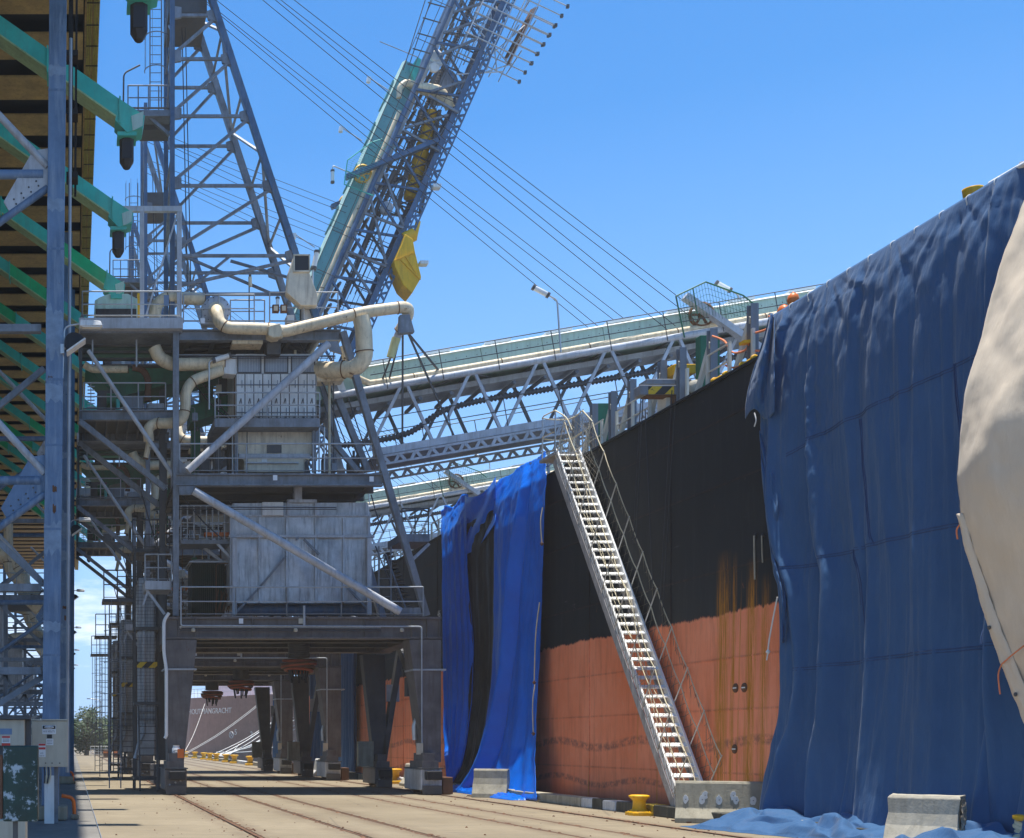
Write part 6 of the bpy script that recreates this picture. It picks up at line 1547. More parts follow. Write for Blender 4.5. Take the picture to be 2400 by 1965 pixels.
# ------------------------------------------------------------------ concrete barriers, bollards
def barrier(x, y, L, rot, label, mat, group, h=.86, patches=0, broken=False, curved=False):
    o = thing('concrete_barrier', (x, y, 0), label, 'barrier', group)
    pr = [(-.37, 0.0), (.37, 0.0), (.37, .10), (.21, .30), (.135, h - .05), (.10, h), (-.10, h), (-.135, h - .05), (-.21, .30), (-.37, .10)]
    if curved: pr = [(-.40, 0.0), (.40, 0.0), (.38, .12), (.30, .25), (.22, .40), (.17, .58), (.15, h - .05), (.11, h), (-.11, h), (-.15, h - .05), (-.17, .58), (-.22, .40), (-.30, .25), (-.38, .12)]
    q = Matrix.Rotation(rot, 3, 'Z'); mb = MB(); n = len(pr); NS = 14
    rnd = random.Random(int(x * 100) + int(y)); vs = []
    for i in range(NS + 1):
        t = -L / 2 + L * i / NS
        for (d, z) in pr:
            j = .006 if 0 < i < NS else (.03 if broken else .008)
            vs.append(q @ V((t + rnd.uniform(-j, j), d + rnd.uniform(-.004, .004), z + (.0 if z == 0 else rnd.uniform(-j, j) * .5))) + V((x, y, 0)))
    fs = [tuple(range(n)), tuple(range(NS * n, NS * n + n))[::-1]] + [((i * n + (k + 1) % n), i * n + k, (i + 1) * n + k, (i + 1) * n + (k + 1) % n) for i in range(NS) for k in range(n)]
    mb.add(vs, fs); b = mb.build('barrier_body', mat, o, bevel=.012)
    if broken:
        mb = MB(); mb.grid(lambda a, c: q @ V((L / 2 + .012 + .03 * mnoise.noise(V((a * 9, c * 9, 1))), (-.16 + .32 * a) * (1.0 - .4 * c), .06 + (h - .12) * c)) + V((x, y, 0)), 14, 22, False); mb.build('broken_end', 'aggregate', o)
    for k in range(patches):
        t = -L / 2 + L * (.12 + .19 * k)
        for m_ in range(1 + (k in (1, 3))):
            mb = MB(); vs = []; c0 = V((t + .05 * m_ * (1 if k == 1 else -1), -.186 + .010 * m_, .48 + .09 * m_))
            rr = .055
            for s_ in range(12):
                a = s_ * math.pi / 6; j = rnd.uniform(.8, 1.15); vs.append(q @ (c0 + V((rr * j * math.cos(a), -.012 - .0, rr * 1.7 * j * math.sin(a)))) + V((x, y, 0)))
            dn_ = q @ V((0, .03, 0)); mb.add(vs + [v + dn_ for v in vs], [tuple(range(12))] + [((s_ + 1) % 12, s_, 12 + s_, 12 + (s_ + 1) % 12) for s_ in range(12)]); pt = mb.build('filler_patch', 'patch_white', o)
            mb = MB(); mb.lathe([(.008, -.02), (.008, 0)], (q @ (c0 + V((0, -.008, 0)))) + V((x, y, 0)), 6, 'Y'); mb.build('bolt_hole', 'sign_black', pt)
    return o
GB = 'concrete barriers along the quay edge'
barrier(13.30, 26.3, 1.62, R(-27), 'mossy concrete barrier with five white filler patches at the gangway foot', 'concrete_block', GB, patches=5)
barrier(12.66, 38.6, 1.0, R(-30), 'plain concrete barrier at the foot of the bright blue tarpaulin', 'concrete_block', GB, curved=True)
barrier(12.95, 19.4, .95, R(-50), 'pale chipped concrete barrier in front of the big blue canvas', 'concrete_pale', GB, broken=True, curved=True)
barrier(12.2, 63.0, 1.2, R(88), 'white concrete barrier seen end-on beyond the first sea-side leg', 'ladder_white', GB)
barrier(12.95, 48.8, 1.0, R(86), 'small pale barrier seen end-on between the rear leg and front leg', 'concrete_pale', GB)
mb = MB(); mb.box(12.2, 12.5, 38.9, 39.5, .002, .03); tag(mb.build('barrier_pad', 'timber'), 'flat timber pad under the plain concrete barrier', 'timber')
mb = MB(); mb.box(12.55, 14.1, 26.1, 26.7, .001, .0) if False else mb.box(12.6, 12.85, 26.2, 26.9, .002, .03); tag(mb.build('timber_packer', 'timber'), 'flat timber packer under the barrier with filler patches', 'timber')
def bollard(x, y, label, s=1.0):
    o = thing('mooring_bollard', (x, y, 0), label, 'bollard', 'yellow mooring bollards')
    mb = MB(); mb.lathe([(.30 * s, .0), (.30 * s, .10 * s), (.26 * s, .13 * s), (.18 * s, .17 * s), (.16 * s, .30 * s), (.165 * s, .40 * s), (.22 * s, .46 * s), (.265 * s, .49 * s), (.265 * s, .53 * s), (.2 * s, .55 * s), (.02, .555 * s)], (x, y, 0), 22); b = mb.build('bollard_body', 'yellow', o)
    mb = MB(); mb.box(x - .27 * s, x + .27 * s, y - .27 * s, y + .27 * s, .001, .085 * s); mb.build('base_plate', 'yellow', b, bevel=.01)
    for k in range(6):
        mb = MB(); mb.lathe([(.03, 0), (.03, .03)], (x + .25 * s * math.cos(k * 1.047), y + .25 * s * math.sin(k * 1.047), .10 * s), 6); mb.build('bolt', 'rust', b)
    return o
bollard(12.86, 29.0, 'yellow bollard beside the foot of the gangway', .85)
for lab, (x, y) in zip(('yellow bollard behind the rear sea-side leg', 'yellow bollard nearest the far ship moorings, standing alone', 'second far bollard carrying mooring ropes', 'third far bollard in the row below the brown bow',
                        'fourth far bollard in the row below the brown bow', 'fifth far bollard in the row below the brown bow', 'sixth far bollard where the white ropes meet', 'seventh far bollard near the landward leg', 'last far bollard just beside the landward leg'),
                      ((13.0, 51.5), (12.9, 92.5), (12.9, 101.5), (12.9, 107), (12.9, 114), (12.9, 119.5), (12.9, 125), (12.9, 134), (12.9, 144))):
    bollard(x, y, lab, 1.25 if y > 80 else 1.1)
nb = bollard(13.55 + .2, 18.2, 'yellow bollard wound with thick rope in the lower right corner', 1.15)
for k in range(5):
    r = .24 + .02 * (k % 2); mb = MB(); mb.pipe([V((13.75 + r * math.cos(t * .2618), 18.2 + r * math.sin(t * .2618), .22 + .07 * k + .03 * math.sin(t * .2618 * 2 + k))) for t in range(25)], .045, 8); mb.build('rope_turn', 'rope_cream', nb)
mb = MB(); mb.pipe([V((13.6, 17.95, .45)), V((13.75, 17.9, .75)), V((13.9, 17.7, .9)), V((13.9, 17.3, 1.2))], .06, 8, sub=5); mb.build('rope_tail', 'rope_cream', nb)
# mooring lines of the far ship
rl = [((640, 1622, 141), (432, 1783, 139)), ((642, 1624, 141), (437, 1784, 138)), ((690, 1652, 140), (505, 1775, 118)), ((695, 1650, 140), (495, 1778, 120)), ((692, 1700, 139), (500, 1780, 119)), ((694, 1708, 139), (492, 1780, 121)),
      ((690, 1737, 139), (507, 1763, 117)), ((480, 1650, 147), (434, 1760, 141)), ((690, 1680, 139), (520, 1778, 112)), ((694, 1685, 139), (515, 1779, 113)), ((640, 1700, 140), (512, 1780, 115)), ((560, 1745, 125), (515, 1781, 113))]
wn_ = ('first', 'second', 'third', 'fourth', 'fifth', 'sixth', 'seventh', 'eighth', 'ninth', 'tenth', 'eleventh', 'twelfth')
for k, (a, b) in enumerate(rl):
    pa, pb = P(*a), P(*b)
    if pb.z < .3: pb.z = .45
    mb = MB(); mb.pipe([pa, pa.lerp(pb, .33) - V((0, 0, .35)), pa.lerp(pb, .66) - V((0, 0, .4)), pb], .032 if k not in (2, 9) else .042, 6, sub=5)
    tag(mb.build('mooring_line', 'rope_white', org=pb), 'white mooring line from the brown bow to the quay bollards', 'rope', 'mooring lines of the far ship')

# ------------------------------------------------------------------ gangway on the black hull
g0 = V((13.55, 27.9, .36)); g1 = V((13.55, 35.0, 9.62))
gw = thing('gangway', (13.55, 28, 0), 'long aluminium gangway with rope rails leaning against the black hull', 'gangway')
ax = (g1 - g0).normalized(); nr = V((0, -ax.z, ax.y)); HW = .31
for s in (-1, 1):
    mb = MB(); mb.bar(g0 + V((s * HW, 0, 0)) - ax * .3, g1 + V((s * HW, 0, 0)), .17, .045, (1, 0, 0)); st = mb.build('stringer', 'ladder_white', gw)
    mb = MB(); mb.bar(g0 + V((s * (HW + .03), 0, 0)) - nr * .20 - ax * .1, g1 + V((s * (HW + .03), 0, 0)) - nr * .20 - ax * .2, .19, .02, (1, 0, 0)); mb.build('side_board', 'ladder_side', st)
    mb = MB(); mb.tube(g0 + V((s * HW, 0, 0)) - nr * .32 - ax * .0, g1 + V((s * HW, 0, 0)) - nr * .32 - ax * .4, .03, 8); mb.build('lower_chord', 'ladder_side', st)
NT_ = 41; LG = (g1 - g0).length
tm = MB(); tm.box(-HW + .023, HW - .023, -.09, .07, -.016, .016)
tme = None
for k in range(NT_):
    p = g0 + ax * (LG * (k + .5) / NT_)
    if tme is None:
        ob = tm.build('tread', 'ladder_white', gw, org=V((0, 0, 0))); tme = ob.data
    else:
        ob = bpy.data.objects.new('tread', tme); col.objects.link(ob); ob.parent = gw
    ob.location = p - V(gw.location); ob.rotation_euler = (R(26), 0, 0)
rnd = random.Random(17)
NS = 9
for s in (-1, 1):
    tops = []; mids = []
    for k in range(NS + 1):
        t = .02 + .96 * k / NS
        b = g0 + ax * (LG * t) + V((s * (HW + .04), 0, 0)); lean = (.02 if s < 0 else .06)
        tp = b + nr * .62 + V((s * lean, 0, .55)) * (.55) + V((0, -.12, .15))
        mb = MB(); mb.tube(b - nr * .05, tp, .016, 6); mb.build('stanchion', 'galv', gw)
        tops.append(tp - nr * .02); mids.append(b.lerp(tp, .52))
    for pts in (tops, mids):
        pp = []
        for a, b in zip(pts[:-1], pts[1:]):
            sag = .05 + .05 * rnd.random()
            pp += [a, a.lerp(b, .25) - V((0, 0, sag * .8)), a.lerp(b, .5) - V((0, 0, sag)), a.lerp(b, .75) - V((0, 0, sag * .8))]
        pp.append(pts[-1]); mb = MB(); mb.pipe(pp, .013, 6); mb.build('hand_rope', 'rope_cream', gw)
    # safety net between rope and stringer
    n1, n2 = 80, 5
    base = lambda i: g0 + ax * (LG * i / n1) + V((s * (HW + .05), 0, 0))
    def tp_(i):
        q = i / n1 * NS; k = min(NS - 1, int(q)); f = q - k; return tops[k].lerp(tops[k + 1], f) - V((0, 0, .07 * math.sin(math.pi * f)))
    npt = lambda i, j: base(i).lerp(tp_(i), j / n2) + V((s * .10 * math.sin(math.pi * j / n2), 0, 0)) + V((rnd.uniform(-.02, .02), rnd.uniform(-.03, .03), rnd.uniform(-.03, .03)))
    grid = [[npt(i, j) for j in range(n2 + 1)] for i in range(n1 + 1)]
    mb = MB()
    for i in range(n1):
        for j in range(n2):
            if (i + j) % 2 == 0: mb.tube(grid[i][j], grid[i + 1][j + 1], .0055, 3, caps=False)
            else: mb.tube(grid[i + 1][j], grid[i][j + 1], .0055, 3, caps=False)
    mb.build('safety_net', 'rope_net', gw, kind=None)
# loose rope lying along the treads, head platform, foot roller
mb = MB(); pp = [g0 + ax * (LG * k / 40) + nr * (.12 + .03 * math.sin(k)) + V((.05 + .12 * math.sin(k * .37), 0, 0)) for k in range(40)]; mb.pipe(pp, .008, 5, sub=2); mb.build('loose_rope', 'rope_cream', gw)
mb = MB(); pp = [g0 + ax * (LG * k / 40) + nr * (.10 + .02 * math.sin(k * 1.7)) + V((-.16 + .07 * math.sin(k * .51 + 1), 0, 0)) for k in range(40)]; mb.pipe(pp, .007, 5, sub=2); mb.build('loose_rope', 'rope_cream', gw)
mb = MB(); mb.box(13.15, 14.1, 34.9, 36.0, 9.5, 9.58); pf = mb.build('head_platform', 'ladder_side', gw)
for x in (13.2, 13.95):
    for y in (34.95, 35.9):
        mb = MB(); mb.tube((x, y, 9.58), (x + .01, y, 10.75), .022, 7); mb.build('platform_post', 'galv', pf)
for h in (10.15, 10.72):
    mb = MB(); mb.pipe([V((13.2, 34.95, h)), V((13.2, 35.9, h + .03)), V((13.95, 35.9, h)), V((13.97, 34.95, h + .02))], .018, 6, sub=3); mb.build('platform_rope', 'rope_cream', pf)
mb = MB(); mb.pipe([V((13.2, 34.95, 10.72)), tops[-1] + V((-.7, 0, .1)), tops[-1] + V((-.66, -.3, -.3))], .018, 6, sub=4); mb.pipe([V((13.95, 34.95, 10.72)), tops[-1]], .018, 6); mb.build('hand_rope', 'rope_cream', gw)
mb = MB(); mb.tube((13.22, 27.75, .13), (13.88, 27.75, .13), .12, 16); mb.build('foot_roller', 'rubber', gw)
mb = MB(); mb.box(13.2, 13.9, 27.3, 27.62, .42, .46); mb.build('landing_step', 'hazard', gw)
mb = MB(); mb.box(13.18, 13.22, 27.4, 28.0, .1, .5); mb.box(13.88, 13.92, 27.4, 28.0, .1, .5); mb.build('foot_bracket', 'ladder_side', gw)
# net hung under the head of the gangway
mb = MB(); rnd = random.Random(4)
G = [[V((13.2 + .85 * i / 9 + rnd.uniform(-.03, .03), 34.7 - .9 * j / 9 + rnd.uniform(-.04, .04), 10.5 - 1.9 * j / 9 + rnd.uniform(-.05, .05))) for j in range(10)] for i in range(10)]
for i in range(9):
    for j in range(9):
        mb.tube(G[i][j], G[i + 1][j + 1], .006, 3, caps=False); mb.tube(G[i + 1][j], G[i][j + 1], .006, 3, caps=False)
mb.build('safety_net', 'rope_net', gw)
# ------------------------------------------------------------------ tarpaulins hung over the ship's side
def interp(tab, x):
    if x <= tab[0][0]: return tab[0][1]
    for (a, p), (b, q) in zip(tab[:-1], tab[1:]):
        if x <= b:
            t = (x - a) / (b - a); t = t * t * (3 - 2 * t) if False else t
            return p + (q - p) * t
    return tab[-1][1]
def fold(a, c, w, sharp=1.0):
    d = abs(a - c) / w
    return math.exp(-d ** (2 * sharp))
def fbm(x, y, z, o=4):
    s = 0; k = 1
    for i in range(o): s += k * mnoise.noise(V((x, y, z + 7 * i))); x *= 2.1; y *= 2.1; k *= .5
    return s
# big dull blue canvas
ca = thing('blue_canvas', (13.3, 21, 0), 'large dull blue canvas hung over the hull, its hem heaped on the quay', 'tarpaulin')
left_edge = [(9.9, 1800), (9.0, 1788), (8.2, 1783), (7.4, 1785), (6.8, 1790), (6.0, 1799), (5.2, 1812), (4.7, 1829), (4.4, 1834), (3.5, 1837), (2.6, 1836), (2.0, 1828), (1.4, 1812), (.9, 1800), (.3, 1788), (.05, 1780)][::-1]
ZT = 10.05
xprof = [(0, 13.47), (.12, 13.48), (.35, 13.5), (.8, 13.53), (1.6, 13.57), (3.5, 13.62), (5.5, 13.64), (7.0, 13.62), (8.2, 13.62), (9.0, 13.65), (9.5, 13.70), (9.9, 13.78), (10.1, 13.84)]
YR = 16.6
FOLDS = [(.055, .012, .10), (.16, .018, -.16), (.185, .02, .10), (.33, .02, .07), (.345, .012, -.08), (.50, .05, .05), (.62, .03, -.05), (.70, .014, -.14), (.725, .016, .13), (.77, .02, -.10), (.86, .05, .06), (.42, .03, .04), (.27, .03, -.05)]
def canvas(a, b):
    # b: 0 top .. 1 bottom
    zz = ZT * (1 - b) ** (1.0) + .03
    z = zz
    x = interp(xprof, zz)
    u = interp(left_edge, zz) if zz < 9.6 else 1803; YL = FPX * x / (u - VPX)
    if zz > 9.6: YL = FPX * x / (1803 - VPX)
    y = YL + (YR - YL) * a
    up = max(0., (zz - 7.0) / 3.3)
    low = 1 - min(1, zz / 9.5)
    amp = .35 + .9 * low
    d = 0
    for k, (c, w, h) in enumerate(FOLDS):
        cc = c + .012 * math.sin(zz * .7 + k * 2.1) - .012 * low * math.sin(k * 1.7)
        q = (a - cc) / (w * (1 + .8 * low))
        d += h * amp * (math.exp(-abs(q)) if k % 2 else math.exp(-q * q)) * 2.2
    d += .06 * low * math.sin(a * 34 + 2 * math.sin(zz * .5)) + .02 * low * math.sin(a * 71 + zz * .4)
    flare = max(0, 1 - zz / 1.6)
    d += flare * .03 * math.sin(a * 46 + 1.2) + flare * .02 * math.sin(a * 90)
    d += .03 * fbm(y * 1.6, zz * .5, 2) + .05 * fbm(y * 3.6 + .3 * math.sin(zz * .6), zz * .10, 12, 3) * min(1, (ZT - zz) * .5)
    # tension creases fanning out from the points where the cloth is tied
    for k, (ya, rr) in enumerate(((25.3, 1.5), (23.4, 2.4), (21.6, 1.8), (20.0, 1.6), (18.7, 2.6))):
        dy, dz = y - ya, ZT + .25 - zz; r = math.hypot(dy, dz); th = math.atan2(dy, dz)
        d += .011 * math.exp(-(r / rr) ** 2) * min(1, r * 2) * (math.sin(th * 17 + k) + .5 * math.sin(th * 31 + 2 * k + r) + .35 * fbm(y * 3, zz * 3, k))
    g = math.exp(-((zz - 9.1) / .8) ** 2) * fold(a, .42, .2)
    d += g * .016 * fbm(y * 2.6 + zz * 2.2, zz * 1.3 - y * .4, 5, 5)
    g2 = fold(a, .20, .06) * math.exp(-((zz - 7.6) / 1.6) ** 2) + fold(a, .02, .05) * math.exp(-((zz - 8.3) / 1.3) ** 2)
    d += g2 * .03 * fbm(y * 5, zz * 4.2, 9, 5)
    edge = min(1, (ZT - zz) / .35) if zz > ZT - .35 else 1
    x -= d * edge
    x = min(x, 13.93 if z < 9.5 else 14.3)
    return V((x, y, z))
mb = MB(); mb.grid(lambda a, b: canvas(a, b), 300, 230); cs = mb.build('canvas_sheet', 'canvas_blue', ca, solid=.012)
# sewn seams follow the cloth
def seam(a0, b0, a1, b1, n=90):
    pts = [canvas(a0 + (a1 - a0) * i / n, b0 + (b1 - b0) * i / n) - V((.012, 0, 0)) for i in range(n + 1)]
    for off in (0, .045):
        mb = MB(); mb.pipe([p + (V((0, 0, off)) if abs(a1 - a0) > abs(b1 - b0) else V((0, off, 0))) for p in pts], .011, 4); mb.build('seam', 'seam_blue', cs)
zb = lambda z: 1 - (z - .03) / ZT
seam(.10, zb(7.1), .18, zb(7.28)); seam(.19, zb(7.22), .999, zb(7.6)); seam(.05, zb(4.95), .18, zb(4.9)); seam(.19, zb(4.98), .999, zb(5.0)); seam(.05, zb(3.0), .999, zb(3.1)); seam(.36, zb(7.25), .385, zb(5.0)); seam(.64, zb(7.5), .66, zb(5.0)); seam(.31, zb(5.0), .315, zb(3.1)); seam(.66, zb(5.0), .72, zb(3.1))
# cords tying the top hem to the rail, and eyelets along it
for k in range(15):
    p = canvas(.02 + .97 * k / 14, .004); 
    mb = MB(); mb.pipe([p + V((-.02, 0, -.12)), p + V((-.03, .01, .02)), p + V((.12, .02, .05)), p + V((.35, .03, -.25))], .009, 5, sub=3); mb.build('tie_cord', 'rope_white', cs)
    mb = MB(); mb.lathe([(.012, -.012), (.03, -.01), (.03, .0)], p + V((-.016, 0, -.12)), 10, 'X'); mb.build('eyelet', 'galv', cs)
# loose flap at the top far corner
def flap(a, b):
    z = 9.95 - 1.95 * b + .10 * math.sin(a * 6) * b; u = 1800 + (1816 - 1800) * a - (1 - a) * 52 * math.sin(min(1, b * 1.1) * 1.57) ** 1.3
    x = 13.62 - .16 * math.sin(b * 2.4) + .07 * math.sin(a * 9 + b * 2) + .03 * fbm(a * 5, b * 6, 1)
    return V((x, FPX * x / (u - VPX), z + .35 * (1 - a) * b * (b - .5)))
mb = MB(); mb.grid(flap, 40, 50); mb.build('flap', 'canvas_blue', ca, solid=.012)
# a folded-back edge down the far side
def fedge(a, b):
    z = 7.75 - 4.2 * b; k = math.sin(math.pi * b) ** .7
    u = interp(left_edge, z) - 3 + a * 34 * k * (.75 + .3 * math.sin(b * 7)); x = 13.46 + .08 * a + .05 * fbm(a * 3, b * 9, 4)
    return V((x, FPX * x / (u - VPX), z))
mb = MB(); mb.grid(fedge, 16, 70); mb.build('folded_edge', 'canvas_blue', ca, solid=.01)
# rope end hanging at the edge
mb = MB(); pr = [P(u, v, FPX * 13.4 / (u - VPX)) for u, v in ((1822, 1400), (1812, 1450), (1803, 1500), (1800, 1528), (1797, 1548))]; mb.pipe(pr, .014, 5, sub=4); o = mb.build('lashing', 'rope_white', ca)
mb = MB(); mb.lathe([(.01, -.05), (.045, 0), (.01, .05)], pr[3], 8); mb.build('knot', 'rope_white', o)
mb = MB(); pr = [P(u, v, FPX * 13.3 / (u - VPX)) for u, v in ((1768, 968), (1772, 985), (1768, 1000))]; mb.pipe(pr, .012, 5, sub=4); mb.build('lashing', 'rope_white', ca)
# faded stamped lettering low on the canvas
# hem heaped on the quay
def heap(a, b):
    y = 25.2 - 7.4 * a
    x = 13.55 - (1.42 + .22 * math.sin(a * 8 + 1) - .45 * a) * b
    env = (1 if b < .42 else math.cos((b - .42) / .58 * 1.5708) ** .6) * min(1, a * 9) * (.8 + .2 * math.sin(a * 17))
    ph = 2.3 * b + 1.6 * mnoise.noise(V((a * 6, b * 1.1, 3))) + .55 * mnoise.noise(V((a * 19, b * 2.5, 8)))
    rid = (.5 + .5 * math.sin(ph * 6.283)) ** .8
    rid2 = .5 + .5 * math.sin((a * 21 + 3 * b + 1.4 * mnoise.noise(V((a * 11, b * 3, 5)))) * 3.1)
    z = .012 + env * ((.34 - .22 * b) + .17 * rid * (.6 + .6 * b) + .06 * rid2)
    if b > .985: z = .006
    return V((x + .12 * mnoise.noise(V((a * 14, b * 4, 20))), y + .10 * mnoise.noise(V((a * 11, b * 5, 31))), z))
mb = MB(); mb.grid(heap, 330, 70); mb.build('heaped_hem', 'canvas_blue', ca)
mb = MB(); p = P(2023, 1955, 23.0); p.z = .16; mb.hexa(*[p + V(q) for q in ((-.2, -.2, -.12), (.22, -.15, -.14), (.2, .1, -.1), (-.15, .1, -.1), (-.15, -.15, .0), (.2, -.12, -.04), (.15, .08, .03), (-.1, .1, .05))])
tag(mb.build('orange_rag', 'orange', org=p), 'small orange rag lying on the heaped blue canvas', 'rag')

# bright blue plastic sheet in two hanging strips with black lining between
tb = thing('blue_tarpaulin', (13.3, 41, 0), 'bright blue plastic tarpaulin in two strips with black lining beside the gangway', 'tarpaulin')
def panel(edgeL, edgeR, ztop, xtab, amp, nf, seed, ztop_r=None, scal=0, glossfold=None):
    def f(a, b):
        zt = ztop(a); zb_ = .04
        z = zt + (zb_ - zt) * b
        x = interp(xtab, z)
        v = lambda u: FPX * x / (u - VPX)
        yl, yr = v(interp(edgeL, z)), v(interp(edgeR, z)); y = yl + (yr - yl) * a
        low = b
        d = amp * (.3 + low) * (math.sin(a * nf + 1.3 * math.sin(z * .35 + seed)) * .6 + math.sin(a * nf * 2.3 + seed) * .3) * min(1, b * 5)
        d += .03 * fbm(y * 1.7, z * .7, seed)
        if glossfold:
            c = glossfold[0] + glossfold[1] * b; d += glossfold[2] * fold(a, c, .05) * min(1, b * 4) - glossfold[2] * .5 * fold(a, c + .10, .04) * min(1, b * 4)
        tp = max(0, 1 - b * 5); d += tp * .07 * fbm(y * 2.4 + z, z * 2.0, seed + 2)
        return V((min(13.93 if z < 9.5 else 14.3, x - d), y, z))
    return f
xt = [(0, 12.95), (.08, 13.0), (.25, 13.1), (.7, 13.28), (1.5, 13.5), (3, 13.66), (6, 13.72), (8.5, 13.7), (9.4, 13.78), (9.9, 13.95), (10.3, 14.15)]
EL1 = [(0, 1050), (.3, 1052), (.8, 1049), (2, 1042), (5, 1036), (10.4, 1034)]; ER1 = [(0, 1048), (.3, 1060), (.8, 1080), (1.6, 1092), (3, 1104), (5, 1108), (7, 1098), (8.5, 1094), (10, 1094)]
f1 = panel(EL1, ER1, lambda a: 10.5 + .12 * math.sin(a * 9), xt, .10, 26, 3)
mb = MB(); mb.grid(f1, 80, 150); mb.build('left_strip', 'tarp_blue', tb, solid=.008)
EL2 = [(0, 1075), (.25, 1088), (.7, 1108), (1.3, 1126), (2.2, 1142), (3.5, 1153), (5, 1157), (10.5, 1158)]; ER2 = [(0, 1265), (1, 1258), (3, 1264), (5, 1268), (8, 1275), (9.4, 1278), (10.3, 1278)]
f2 = panel(EL2, ER2, lambda a: 10.35 - .05 * (1 - a) + .03 * math.sin(a * 13), xt, .08, 13, 8, glossfold=(.66, -.58, .30))
mb = MB(); mb.grid(f2, 130, 170); rs = mb.build('right_strip', 'tarp_blue', tb, solid=.008)
# swag joining the strips over the gap
def swag(a, b):
    zt = 10.35 - .45 * math.sin(math.pi * a) ** .8 * (1 - a * .4); zl = 8.2 + .55 * a ** 2
    z = zt + (zl - zt) * b; x = 13.72 + .1 * math.sin(b * 3) - .06 * math.sin(a * 6 + b * 9) + (.3 if z > 9.9 else 0) * (z - 9.9)
    return V((x, FPX * x / (1090 + 72 * a - VPX), z))
mb = MB(); mb.grid(swag, 40, 30); mb.build('swag', 'tarp_blue', tb, solid=.008)
EL3 = [(0, 1046), (.3, 1056), (.8, 1076), (1.6, 1088), (3, 1098), (5, 1102), (8.5, 1088), (10, 1088)]; ER3 = [(0, 1110), (.25, 1112), (.7, 1128), (1.3, 1140), (2.2, 1150), (3.5, 1160), (5, 1165), (10.5, 1166)]
xt3 = [(p, q + .07) for p, q in xt]
f3 = panel(EL3, ER3, lambda a: 9.3, xt3, .06, 16, 5)
mb = MB(); mb.grid(f3, 60, 110); mb.build('black_lining', 'tarp_black', tb, solid=.008)
def bheap(a, b):
    y = 47.5 - 11 * a; x = 13.2 - (.62 + .1 * math.sin(a * 9)) * b
    env = math.sin(math.pi * (b * .97 + .03)) ** .6 * math.sin(math.pi * a) ** .3
    rid = 1 - min(1, abs(fbm(a * 10, b * 4, 41, 3)) * 2)
    return V((x, y, .01 + env * (.10 + .14 * rid)))
mb = MB(); mb.grid(bheap, 160, 40); mb.build('heaped_hem', 'tarp_blue', tb)
for u0, v0, u1, v1 in ((1272, 1190, 1270, 1275), (1265, 1412, 1252, 1600), (1254, 1605, 1250, 1720)):
    a = P(u0, v0, FPX * 13.5 / (u0 - VPX)); b = P(u1, v1, FPX * 13.45 / (u1 - VPX))
    mb = MB(); mb.pipe([a, a.lerp(b, .4) + V((-.05, 0, 0)), b], .018, 5, sub=4); o = mb.build('lashing', 'rope_cream', tb)
    mb = MB(); mb.lathe([(.01, -.06), (.06, 0), (.01, .06)], b, 8); mb.build('knot', 'timber', o)
# further tarpaulins along the same hull
for k, (ua, ub, lab, zt) in enumerate(((793, 829, 'narrow grey-blue tarpaulin hanging between the rear legs', 9.9), (727, 760, 'second narrow blue tarpaulin farther along the hull', 9.9), (640, 657, 'farthest strip of blue tarpaulin on the hull', 9.7))):
    ya, yb = FPX * 13.6 / (ua - VPX), FPX * 13.6 / (ub - VPX)
    t_ = thing('hanging_tarpaulin', (13.6, (ya + yb) / 2, 0), lab, 'tarpaulin', 'tarpaulins farther along the hull')
    fn = lambda a, b, ya=ya, yb=yb, zt=zt: V((13.72 - .10 * math.sin(a * 25 + math.sin(b * 3)) - .05 * math.sin(a * 60) - .35 * max(0, b - .85) - .05 * fbm(a * 4, b * 5, 2), ya + (yb - ya) * a + .3 * math.sin(b * 2) * a, zt + (.03 - zt) * b))
    mb = MB(); mb.grid(fn, 60, 70); mb.build('sheet', 'canvas_blue', t_, solid=.01)

# pale canvas bulging at the right-hand edge
cw = thing('pale_canvas', (13.2, 17.5, 0), 'pale cream canvas sagging over the ship side at the right edge of view', 'tarpaulin')
ce = [(.1, 2560), (1.0, 2480), (1.85, 2400), (2.4, 2372), (3.1, 2335), (3.7, 2302), (4.3, 2275), (5.0, 2245), (5.5, 2230), (5.9, 2232), (6.4, 2244), (7.2, 2275), (8.0, 2318), (8.8, 2365), (9.5, 2410), (10.2, 2450)]
xw = [(0, 13.2), (1, 13.35), (2.5, 13.2), (4.0, 12.92), (5.0, 12.68), (5.8, 12.66), (6.8, 12.86), (8, 13.2), (9, 13.5), (10.2, 14.1)]
def white(a, b):
    z = 10.1 - 9.2 * b; x = interp(xw, z); u = interp(ce, z)
    zs = [z + q * .25 for q in (-2, -1, 0, 1, 2)]; x = sum(interp(xw, q) for q in zs) / 5; u = sum(interp(ce, q) for q in zs) / 5
    u2 = u + 20 * math.sin(0); x2 = x - .12 * math.sin(min(1, a * 1.6) * math.pi) - .18 * a * 0
    yl = FPX * x / (u - VPX); y = yl - a * 6.0
    x2 += -.035 * math.sin((y * 1.2 + z) * 3.1 + .6 * fbm(y, z, 5)) * math.exp(-((z - 7.4) / 1.6) ** 2) - .05 * fbm(y * 1.1, z * .9, 3) - .03 * math.sin(y * 3 + z) + .35 * max(0, .05 - a) * 10 * .2
    return V((x2, y, z))
mb = MB(); mb.grid(white, 90, 120); ws = mb.build('canvas_sheet', 'canvas_white', cw, solid=.015)
def whem(a, b):
    z = 4.9 - 3.2 * b; p = white(0.0, (10.1 - z) / 9.2); k = .10 + .26 * b
    return p + V((-.05 - .05 * math.sin(a * 3.1), -a * k * 1.0, .02)) + V((.02 * fbm(a * 4, b * 9, 2), 0, 0))
mb = MB(); mb.grid(whem, 10, 60); mb.build('folded_hem', 'canvas_white', cw, solid=.01)
q = white(0.02, (10.1 - 2.75) / 9.2)
